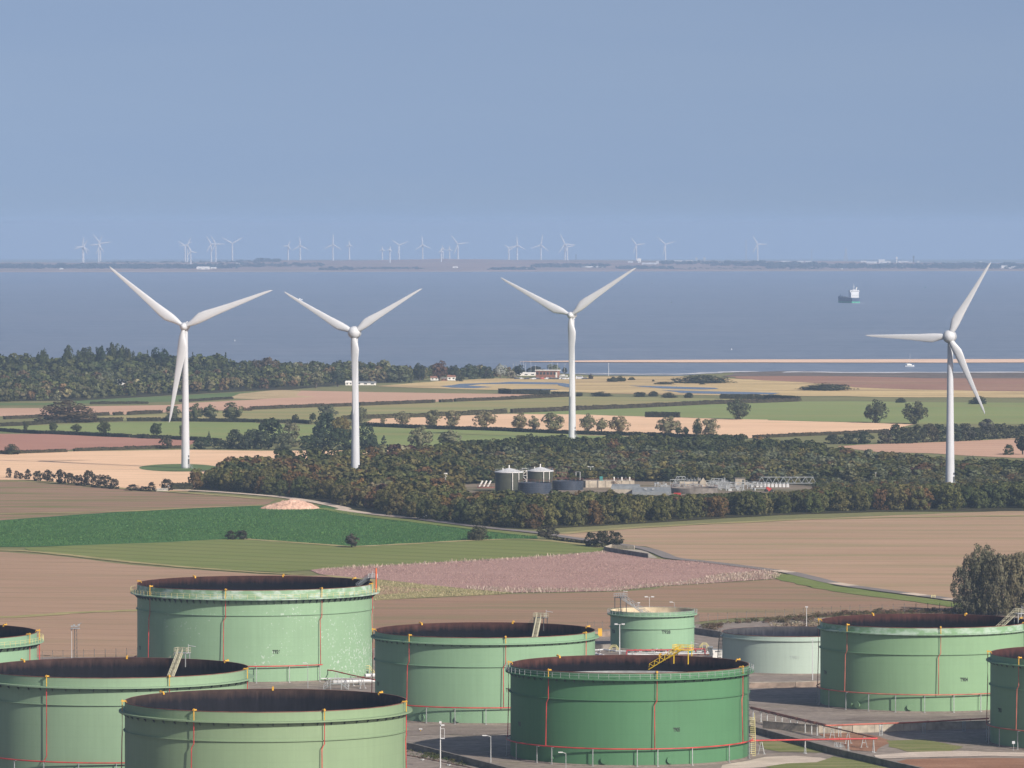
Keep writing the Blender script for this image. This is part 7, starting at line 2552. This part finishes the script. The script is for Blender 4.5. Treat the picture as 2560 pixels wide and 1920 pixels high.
for k in range(190):
    x, y = random.uniform(70, 1180), random.uniform(345, 440)
    p = gp(*q('P2', x, y))
    p.z = gz(p.x, p.y)
    r = random.random()
    if r < .35:
        cl.box(p + Vector((0, 0, .6)), (random.uniform(.5, 2.2), random.uniform(.5, 1.5), random.uniform(.6, 1.8)), random.uniform(0, 3))
    elif r < .6:
        cl.tube(p, p + Vector((0, 0, random.uniform(1.2, 3.2))), random.uniform(.08, .3), 6)
    else:
        L = random.uniform(2, 9)
        z = random.uniform(.4, 2.2)
        cl.tube(p + Vector((0, 0, z)), p + Vector((L, random.uniform(-1, 1), z)), random.uniform(.06, .2), 5)
        for f in (0, .5, 1):
            cl.tube(p + Vector((L * f, 0, 0)), p + Vector((L * f, 0, z)), .07, 4)
o = cl.build('pipework', M['grey'])
tag(o, 'small grey pipes, rails and machine boxes crowding the sewage works', 'pipework', None, 'stuff')
M['works'] = field_mat('works_yard', (0.10, 0.09, 0.07), (0.15, 0.13, 0.105), (0.21, 0.185, 0.155), 0, 15, 8, 20, 1, alt=(0.07, 0.08, 0.035), alt_amt=.9, alt_scale=30)
sheet('works_yard', WORKS, M['works'], 0.24)

# ------------------------------------------------------------------ sailing club, cars, boats, homes
t, W_, H_ = block('', 'club_house', 'club house', 'J', 1408, 1612, 172, 238, 9, 'brick', R_(-14))
tag(t, 'long brick club house with flat white roof by the shore')
MB().box((0, 0, H_ / 2), (W_, 9, H_)).build('wall', M['brick'], t)
MB().box((0, 0, H_ + .25), (W_ + 1.2, 10, .6)).build('roof', M['wwhite'], t)
for k in range(6):
    MB().box((-W_ * .42 + k * W_ * .16, -4.53, H_ * .62), (W_ * .1, .1, H_ * .35)).build('window', M['glass'], t)
MB().box((W_ * .46, -4.53, H_ * .4), (1.4, .1, H_ * .75)).build('door', M['wwhite'], t)
cc = ['cardark', 'carsilver', 'cardark', 'white', 'cardark', 'carred', 'white', 'cardark', 'cardark', 'carsilver', 'cardark', 'white', 'white', 'cardark']
dsc = {'cardark': 'dark', 'carsilver': 'silver', 'white': 'white', 'carred': 'red'}
for i, x in enumerate((1225, 1265, 1315, 1375, 1418, 1462, 1502, 1545, 1585, 1625, 1660, 1668, 1700, 1850)):
    b0, u = base_of('J', x, 253 + random.uniform(-2, 2))
    car('%s car parked in the row before the club house' % dsc[cc[i]], b0, R_(random.choice([0, 180, 15, 195])), cc[i], 4.4, 1.8, 1.6, group='cars parked at the sailing club')
b0, u = base_of('J', 1805, 251)
car('white minibus at the right end of the club car park', b0, R_(180), 'white', 6.2, 2.1, 2.6, 'van', 'minibus', 'minibus')
for i, (x, yt, yb, lean) in enumerate(((1182, 102, 205, .02), (1210, 95, 205, 0), (1236, 98, 205, 0), (1250, 88, 205, .03), (1280, 75, 205, 0), (1298, 105, 205, 0), (1348, 80, 205, 0), (1390, 115, 205, 0), (1508, 105, 220, .05), (1541, 80, 220, 0), (1592, 98, 220, 0), (1652, 98, 225, .09))):
    b0, u = base_of('J', x, yb + 12)
    t = thing('yacht', 'beached yacht with bare white mast at the sailing club', 'yacht', b0, random.uniform(-.4, .4), 'yachts on the sailing club hard')
    H = (yb - yt) * u
    hm = MB()
    prof = [(-3.6, .9), (-2.5, 1.5), (0, 1.6), (2.2, 1.3), (3.9, .1)]
    for (xx, w2) in prof:
        hm.v += [(xx, -w2 * .75, 1.9), (xx, 0, .5), (xx, w2 * .75, 1.9)]
    for k in range(4):
        a = 3 * k
        hm.f += [(a, a + 1, a + 4, a + 3), (a + 1, a + 2, a + 5, a + 4), (a, a + 3, a + 5, a + 2)]
    hm.f.append((0, 2, 1))
    hm.build('hull', M['white'], t)
    MB().gable((-.3, 0, 1.88), (3.0, 1.5, .6), .45).build('cabin', M['wwhite'], t)
    MB().tube((.6, 0, 1.9), (.6 + lean * H, 0, H + 1), .1, 5).build('mast', M['white'], t)


def low_house(label, fr, x0, x1, yt, yb, m, roof, name='bungalow', dep=6, rz=0.0):
    t, W_, H_ = block('', name, 'house', fr, x0, x1, yt, yb, dep, m, rz)
    tag(t, label)
    H_ = max(H_, 2.6)
    MB().gable((0, 0, 0), (W_, dep, H_ * .93), H_ * .62).build('wall', M[m], t)
    rm = MB()
    e, rg = H_ * .62, H_ * .93
    for s in (-1, 1):
        rm.add([(-W_ / 2 - .3, s * (dep / 2 + .3), e - .08), (W_ / 2 + .3, s * (dep / 2 + .3), e - .08), (W_ / 2 + .3, 0, rg + .1), (-W_ / 2 - .3, 0, rg + .1),
                (-W_ / 2 - .3, s * (dep / 2 + .3), e + .08), (W_ / 2 + .3, s * (dep / 2 + .3), e + .08), (W_ / 2 + .3, 0, rg + .26), (-W_ / 2 - .3, 0, rg + .26)], [(0, 1, 2, 3), (7, 6, 5, 4), (0, 4, 5, 1), (1, 5, 6, 2), (0, 3, 7, 4)])
    rm.build('roof', M[roof], t)
    n = max(2, int(W_ / 4))
    for k in range(n):
        MB().box((-W_ / 2 + W_ * (k + .5) / n, -dep / 2 - .03, H_ * .36), (W_ / n * .45, .08, H_ * .26)).build('window', M['glass'], t)
    return t


low_house('white bungalow with grey roof in the coastal wood', 'K', 650, 745, 250, 284, 'wwhite', 'roofgrey')
low_house('smaller white bungalow right of the first in the coastal wood', 'K', 735, 775, 263, 282, 'wwhite', 'roofgrey', rz=.3)
low_house('tiny white caravan at the left in the coastal wood', 'K', 195, 232, 260, 276, 'wwhite', 'wwhite', 'caravan', 3)
low_house('white holiday home left of the second turbine tower', 'K', 1990, 2030, 258, 284, 'wwhite', 'wwhite', 'holiday_home', 4)
low_house('long row of white holiday homes behind the second turbine tower', 'K', 2045, 2165, 262, 283, 'wwhite', 'roofgrey', 'holiday_home', 5)
low_house('brick house with white gable by the copper brown tree', 'J', 430, 500, 222, 262, 'wwhite', 'brick')
low_house('pink walled house near the club trees', 'J', 525, 580, 232, 266, 'brick', 'concd')
low_house('red roofed house right of the pink walled one', 'J', 585, 660, 210, 262, 'wwhite', 'brick')
low_house('long white boat shed left of the club house', 'J', 1220, 1400, 195, 218, 'wwhite', 'wwhite', 'boat_shed', 5)
lamp('tall white beacon pole on the dune grass', 'L', 45, 100, 166, 'none', .22, 'white', name='beacon_pole')

# anchored sailing yacht in the creek
b0, u = base_of('L', 1614, 119)
t = thing('sailing_yacht', 'white yacht anchored in the creek behind the sandbar', 'yacht', b0, R_(20))
hm = MB()
for (xx, w2) in ((-4, 1.0), (-2.5, 1.6), (0, 1.7), (2.6, 1.3), (4.6, .1)):
    hm.v += [(xx, -w2, 1.5), (xx, 0, -.4), (xx, w2, 1.5)]
for k in range(4):
    a = 3 * k
    hm.f += [(a, a + 1, a + 4, a + 3), (a + 1, a + 2, a + 5, a + 4), (a, a + 3, a + 5, a + 2)]
hm.f.append((0, 2, 1))
hm.build('hull', M['white'], t)
MB().gable((-.3, 0, 1.48), (4, 2.0, 1.0), .75).build('cabin', M['wwhite'], t)
MB().tube((.6, 0, 1.5), (.6, 0, 68 * u), .1, 5).tube((.6, 0, 3), (-3.4, 0, 2.8), .14, 5).build('mast', M['white'], t)
# small boat and buoys
b0 = gp(750, 751)
t = thing('motor_boat', 'small white boat just above the second turbine left blade', 'boat', (b0.x, b0.y, gz(b0.x, b0.y)), R_(15))
hm = MB()
for (xx, w2) in ((-4, 1.3), (-2, 1.6), (1.5, 1.4), (4.6, .1)):
    hm.v += [(xx, -w2, 2.2), (xx, 0, -.3), (xx, w2, 2.2)]
for k in range(3):
    a = 3 * k
    hm.f += [(a, a + 1, a + 4, a + 3), (a + 1, a + 2, a + 5, a + 4), (a, a + 3, a + 5, a + 2)]
hm.f.append((0, 2, 1))
hm.build('hull', M['white'], t)
MB().box((-.5, 0, 2.8), (2.4, 1.8, 1.4)).build('wheelhouse', M['wwhite'], t)
for (px, py, m_, nm) in ((1678, 758, 'dgrey', 'dark'), (1630, 710, 'dgrey', 'dark'), (1555, 712, 'dgrey', 'dark'), (2313, 719, 'teal', 'green'), (1829, 875, 'white', 'white'), (587, 853, 'white', 'white')):
    b = gp(px, py)
    t = thing('buoy', {'dark': 'small dark navigation buoy out in the estuary', 'green': 'small green navigation buoy right of the ship', 'white': 'tiny white buoy in the near water'}[nm], 'buoy', (b.x, b.y, gz(b.x, b.y)), 0, 'navigation buoys')
    k = .45 if nm == 'white' else .8
    MB().lathe([(0, -.3), (1.2 * k, -.2), (1.3 * k, .7 * k), (.9 * k, .9 * k), (.3 * k, 3.2 * k), (0, 3.3 * k)], 10).build('float', M[m_], t, smooth=True)
    MB().tube((0, 0, 3 * k), (0, 0, 4.4 * k), .25 * k, 5).build('topmark', M[m_], t)

# the ship
bs = gp(2119, 757)
t = thing('cargo_ship', 'dark blue cargo ship with tall white bridge out on the estuary', 'ship', (bs.x, bs.y, gz(bs.x, bs.y)))
Ls, Bs, sc = 78.0, 16.0, 1.0
SA = R_(17)                       # turned nearly stern-on, bow to the left and away
t.rotation_euler = (0, 0, PI / 2 + SA)
hm = MB()
st_ = [(-39, .86), (-36, .96), (-20, 1), (15, 1), (28, .8), (35, .42), (39.5, .03)]
zs = [(-.5, .84), (3.0, .97), (8.6, 1.0)]
for (xx, wf) in st_:
    for (z, f) in zs:
        hm.v.append((xx + (2.0 * (z / 8.6) if xx > 30 else 0), -Bs / 2 * wf * f, z + (1.8 if (xx > 25 and z > 5) else 0)))
    for (z, f) in reversed(zs):
        hm.v.append((xx + (2.0 * (z / 8.6) if xx > 30 else 0), Bs / 2 * wf * f, z + (1.8 if (xx > 25 and z > 5) else 0)))
for i in range(len(st_) - 1):
    for k in range(5):
        hm.f.append((i * 6 + k, i * 6 + k + 1, (i + 1) * 6 + k + 1, (i + 1) * 6 + k))
    hm.f.append((i * 6 + 2, i * 6 + 3, (i + 1) * 6 + 3, (i + 1) * 6 + 2))
hm.f.append((0, 1, 2, 3, 4, 5))
hm.build('hull', M['hull'], t)
bt = MB()
for (xx, wf) in st_[:-1]:
    bt.v += [(xx, -Bs / 2 * wf * .99, -.4), (xx, -Bs / 2 * wf * 1.0, 2.6), (xx, Bs / 2 * wf * 1.0, 2.6), (xx, Bs / 2 * wf * .99, -.4)]
for i in range(len(st_) - 2):
    for k in (0, 2):
        bt.f.append((i * 4 + k, i * 4 + k + 1, (i + 1) * 4 + k + 1, (i + 1) * 4 + k))
bt.f.append((0, 1, 2, 3))
bt.v = [(x - .06 if x < -38 else x, y * 1.012, z) for x, y, z in bt.v]
bt.build('bottom_paint', M['antifoul'], t)
MB().box((-29, 0, 13.2), (12, 13.5, 9.2)).build('superstructure', M['white'], t)
br = MB().box((-29, 0, 19.5), (9, 16.2, 3.6)).box((-29, 0, 21.6), (8, 7, .8))
bo = br.build('bridge', M['white'], t)
MB().box((-33.56, 0, 19.6), (.12, 15.0, .9)).build('bridge_windows', M['glass'], bo)
for k in range(5):
    MB().box((-35.06, -5 + k * 2.5, 13), (.1, 1.0, .8)).build('porthole', M['glass'], bo)
MB().tube((-29, 0, 21.5), (-29, 0, 31.5), .5, 6, .25).tube((-29, -2, 27), (-29, 2, 27), .2, 5).build('mast', M['white'], t)
MB().tube((-31, -3.2, 21.3), (-32, -4.0, 26), 1.0, 8).build('funnel', M['wwhite'], t)
MB().box((0, 0, 9.2), (44, 12, 1.3)).build('hatch', M['grey'], t)
MB().tube((34, 0, 9), (34, 0, 14), .35, 6).box((31, 0, 11), (3, 6, 1.2)).build('foremast', M['hull'], t)
wk = MB()
wk.add([(-39, -7, .35), (-39, 7, .35), (-75, 9, .35), (-75, -9, .35)], [(0, 1, 2, 3)])
M['foam'] = simple('wake_foam', (0.5, 0.55, 0.6), .8, scale=.3, var=.2)
wk.build('wake', M['foam'], t)

# ------------------------------------------------------------------ far shore
FB = {}
M['farwhite'] = simple('far_white_paint', (0.44, 0.46, 0.49), 0.6, var=0.02)
def far_turbine(i, fr, x, yh, yb, ln, ang):
    pxh, pyh = q(fr, x, yh)
    pyb = q(fr, x, yb)[1]
    D = 21300.0 if pyb < 655 else 20200.0
    R = ln / FR[fr][2] * mpp(D)
    hub = at(pxh, pyh, D)
    base = at(pxh, pyb, D)
    H = hub.z - base.z
    t = thing('far_wind_turbine', ORD_FAR[i] + ' faint white wind turbine from the left on the far shore skyline', 'wind turbine', base, 0, 'faint wind turbines on the far shore')
    MB().tube((0, 0, -14), (0, 0, H), 2.9, 8, 2.0).build('tower', M['farwhite'], t, smooth=True)
    MB().box((0, 0, H + .5), (4.2, 11, 4.6)).build('nacelle', M['farwhite'], t)
    key = round(R)
    if key not in FB:
        mb = MB()
        prof = [(0, 1.7), (.07, 1.9), (.2, 3.0), (.5, 2.3), (.8, 1.6), (1, .7)]
        for (s, w) in prof:
            mb.v += [(-w * .8, 0, s * R), (0, -w * .35, s * R), (w * .8, 0, s * R), (0, w * .35, s * R)]
        for j in range(len(prof) - 1):
            for k in range(4):
                mb.f.append((j * 4 + k, j * 4 + (k + 1) % 4, (j + 1) * 4 + (k + 1) % 4, (j + 1) * 4 + k))
        FB[key] = mb.mesh('blade', M['farwhite'])
    for k in range(3):
        a = R_(ang + 120 * k)
        o = link('blade', FB[key], t)
        o.matrix_local = Matrix.Translation((0, -6.5, H + .5)) @ Matrix.Rotation(-(a - PI / 2), 4, 'Y')


FT = [('H1', 715, 122, 243, 78, 82), ('H1', 722, 130, 250, 70, 60), ('H1', 852, 108, 252, 80, 65), ('H1', 868, 100, 255, 100, 8), ('H1', 1600, 118, 235, 72, 150), ('H1', 1620, 115, 245, 75, 65), ('H1', 1648, 170, 285, 56, 350), ('H1', 1825, 105, 250, 80, 120), ('H1', 1865, 105, 252, 80, 0), ('H1', 2008, 100, 255, 105, 30),
      ('H2', 278, 120, 243, 45, 65), ('H2', 382, 118, 245, 80, 93), ('H2', 665, 108, 248, 90, 88), ('H2', 807, 112, 250, 35, 90), ('H2', 1092, 152, 258, 28, 90), ('H2', 1157, 152, 262, 28, 80), ('H2', 1237, 115, 238, 82, 23), ('H2', 1440, 112, 237, 80, 95), ('H2', 1600, 165, 278, 28, 90), ('H2', 1615, 145, 250, 28, 100), ('H2', 1672, 150, 258, 30, 90), ('H2', 1745, 105, 232, 95, 8), ('H2', 2185, 140, 252, 45, 25),
      ('H3', 45, 115, 243, 85, 92), ('H3', 250, 112, 245, 92, 80), ('H3', 457, 105, 235, 95, 355), ('H3', 478, 130, 248, 62, 10), ('H3', 1075, 112, 240, 75, 8), ('H3', 1325, 108, 245, 95, 17), ('H3', 2122, 107, 240, 82, 1)]
TENS = ['', '', 'twenty', 'thirty']
ORD_FAR = ORD + ['twenty first', 'twenty second', 'twenty third', 'twenty fourth', 'twenty fifth', 'twenty sixth', 'twenty seventh', 'twenty eighth', 'twenty ninth', 'thirtieth']
for i, a in enumerate(FT):
    far_turbine(i, *a)


def far_box(label, name, cat, fr, x0, x1, yt, yb, m='wwhite', group='tiny buildings on the far shore'):
    px0, pyb = q(fr, x0, yb)
    px1, pyt = q(fr, x1, yt)
    p = far_ground((px0 + px1) / 2, min(pyb, interp(far_shore, px0) - .5))
    u = mpp(p.y)
    W_, H_ = (px1 - px0) * u, (pyb - pyt) * u
    t = thing(name, label, cat, (p.x, p.y, p.z - .5), 0, group)
    MB().gable((0, 0, 0), (W_, 18, H_ + .5), H_ * .7).build('wall', M[m], t)
    k = max(1, int(W_ / 20))
    for i in range(k):
        MB().box((-W_ / 2 + W_ * (i + .5) / k, -9.1, H_ * .25), (W_ / k * .4, .3, H_ * .45)).build('door', M['grey'], t)


far_box('wide white barn near the waterline on the left far shore', 'far_barn', 'barn', 'H1', 1700, 1812, 298, 325, group=None)
for a in (('H1', 1820, 1870, 303, 318), ('H1', 1945, 1995, 280, 290), ('H1', 2035, 2072, 268, 288), ('H1', 515, 545, 312, 325), ('H2', 1700, 1745, 298, 310), ('H2', 2145, 2180, 312, 326), ('H3', 40, 170, 312, 326), ('H3', 600, 790, 296, 306), ('H4', 475, 545, 275, 286), ('H4', 1145, 1175, 292, 302), ('H4', 630, 645, 314, 326), ('H4', 1745, 1790, 300, 308), ('H4', 2015, 2070, 290, 318), ('H4', 2075, 2140, 298, 316)):
    far_box('tiny white house or farm building on the far shore', 'far_house', 'building', *a)
for a in (('H3', 1000, 1045, 252, 265), ('H3', 1120, 1245, 264, 278), ('H3', 1245, 1268, 252, 276), ('H3', 1400, 1470, 245, 254), ('H3', 1500, 1560, 244, 252), ('H3', 1780, 1850, 250, 260), ('H3', 2130, 2180, 248, 258), ('H4', 110, 190, 250, 264), ('H4', 255, 305, 250, 262), ('H4', 320, 380, 250, 260), ('H4', 800, 850, 248, 262), ('H4', 850, 940, 254, 272), ('H4', 955, 1010, 236, 270), ('H4', 1010, 1060, 250, 266), ('H4', 1125, 1210, 250, 264), ('H4', 1210, 1245, 255, 266), ('H4', 1290, 1306, 250, 278)):
    far_box('pale grey gas terminal building on the far shore skyline', 'terminal_building', 'building', *a, m='insul', group='gas terminal buildings on the far shore')


def far_mast(label, fr, x, yt, yb, w=1.6, name='far_mast', lattice=False, m='grey'):
    px, pyb = q(fr, x, yb)
    pyt = q(fr, x, yt)[1]
    p = far_ground(px, pyb)
    H = (pyb - pyt) * mpp(p.y)
    t = thing(name, label, 'mast', (p.x, p.y, p.z - 2))
    mb = MB()
    if lattice:
        for s in (-1, 1):
            mb.tube((s * 7, 0, 0), (s * .8, 0, H), .8, 4)
        for k in range(6):
            z0, z1 = H * k / 6, H * (k + 1) / 6
            f0, f1 = 7 - 6.2 * k / 6, 7 - 6.2 * (k + 1) / 6
            mb.tube((-f0, 0, z0), (f1, 0, z1), .5, 4)
            mb.tube((f0, 0, z0), (-f1, 0, z1), .5, 4)
    else:
        mb.tube((0, 0, 0), (0, 0, H), w, 6, w * .6)
    mb.build('shaft', M[m], t)
    MB().box((0, 0, H), (w * 2.4, w * 2.4, w * 3)).build('top', M[m], t)


far_mast('thin dark mast left of the middle of the far shore', 'H3', 553, 195, 246, m='dgrey')
far_mast('tall guyed mast beside the last far wind turbine', 'H3', 2022, 72, 246, 1.3, m='grey')
far_mast('thin tall mast at the far shore by the gas terminal', 'H4', 378, 152, 258, 1.1)
far_mast('tapering lattice tower on the far shore', 'H4', 672, 142, 250, lattice=True)
far_mast('white chimney at the gas terminal', 'H4', 1112, 218, 268, 2.2, 'far_chimney', m='wwhite')
far_mast('dark blue grey chimney at the gas terminal', 'H4', 1258, 210, 262, 2.6, 'far_chimney', m='dgrey')
far_mast('left church tower among far shore trees', 'H3', 1594, 226, 256, 3.0, 'far_tower', m='grey')
far_mast('right church tower among far shore trees', 'H3', 1663, 225, 256, 3.2, 'far_tower', m='grey')
far_mast('white silo pair stem by the far turbine', 'H3', 1092, 236, 262, 3.4, 'far_silo', m='wwhite')
far_mast('second white silo stem by the far turbine', 'H3', 1106, 236, 262, 3.4, 'far_silo', m='wwhite')
px, py = q('H4', 1836, 267)
p = far_ground(px, 659)
t = thing('radar_dome', 'white radar dome above the right far shore trees', 'radar dome', (p.x, p.y, p.z))
zz = at(px, py, p.y).z - p.z
MB().tube((0, 0, -2), (0, 0, zz), 3, 8).build('tower', M['grey'], t)
MB().lathe([(0, zz - 4), (4, zz - 3), (6, zz), (4.5, zz + 4), (0, zz + 6)], 14).build('dome', M['white'], t, smooth=True)

# white notice on a post near the last tank
b0, u = base_of('T4', 2037, 1522)
t = thing('notice_sign', 'small white notice on a post before the T903 tank', 'sign', b0)
MB().tube((0, 0, 0), (0, 0, 75 * u), .05, 6).build('post', M['grey'], t)
MB().box((0, -.06, 75 * u), (24 * u, .05, 22 * u)).build('sign_plate', M['white'], t)
# tubular guard frame on the dark wall
b0, u = base_of('O', 1310, 965)
t = thing('wall_crossover', 'galvanised tubular step frame straddling the dark wall', 'step frame', b0)
sf = MB()
for x in (-60, -30, 0, 30, 60):
    sf.tube((x * u, 0, 40 * u), (x * u, 0, 105 * u), .045, 5)
for z in (55, 80, 105):
    sf.tube((-62 * u, 0, z * u), (62 * u, 0, z * u), .045, 5)
for x in (-25, 25):
    for y in (-.5, .5):
        sf.tube((x * u, y, 0), (x * u, y, 95 * u), .05, 5)
sf.build('frame', M['grey'], t)
MB().box((0, 0, 42 * u), (1.6, 1.1, .08)).build('tread', M['grey'], t)
# marker post
lamp('short yellow marker post on the gravel behind the front tank', 'T2', 1366, 1335, 1362, 'none', .1, 'amber', name='marker_post')

# ------------------------------------------------------------------ air
hz = MB().box((0, 0, -157.5), (100000, 100000, 605))
m = bpy.data.materials.new('haze_air')
m.use_nodes = True
hn = m.node_tree.nodes
for x in list(hn):
    if x.type != 'OUTPUT_MATERIAL':
        hn.remove(x)
pv = hn.new('ShaderNodeVolumePrincipled')
pv.inputs['Density'].default_value = 5.4e-5
pv.inputs['Color'].default_value = (0.355, 0.495, 0.725, 1)
pv.inputs['Anisotropy'].default_value = 0.0
m.node_tree.links.new(pv.outputs[0], [x for x in hn if x.type == 'OUTPUT_MATERIAL'][0].inputs['Volume'])
o = hz.build('haze', m)
o['kind'] = 'stuff'
o['label'] = 'pale blue haze over land and sea'
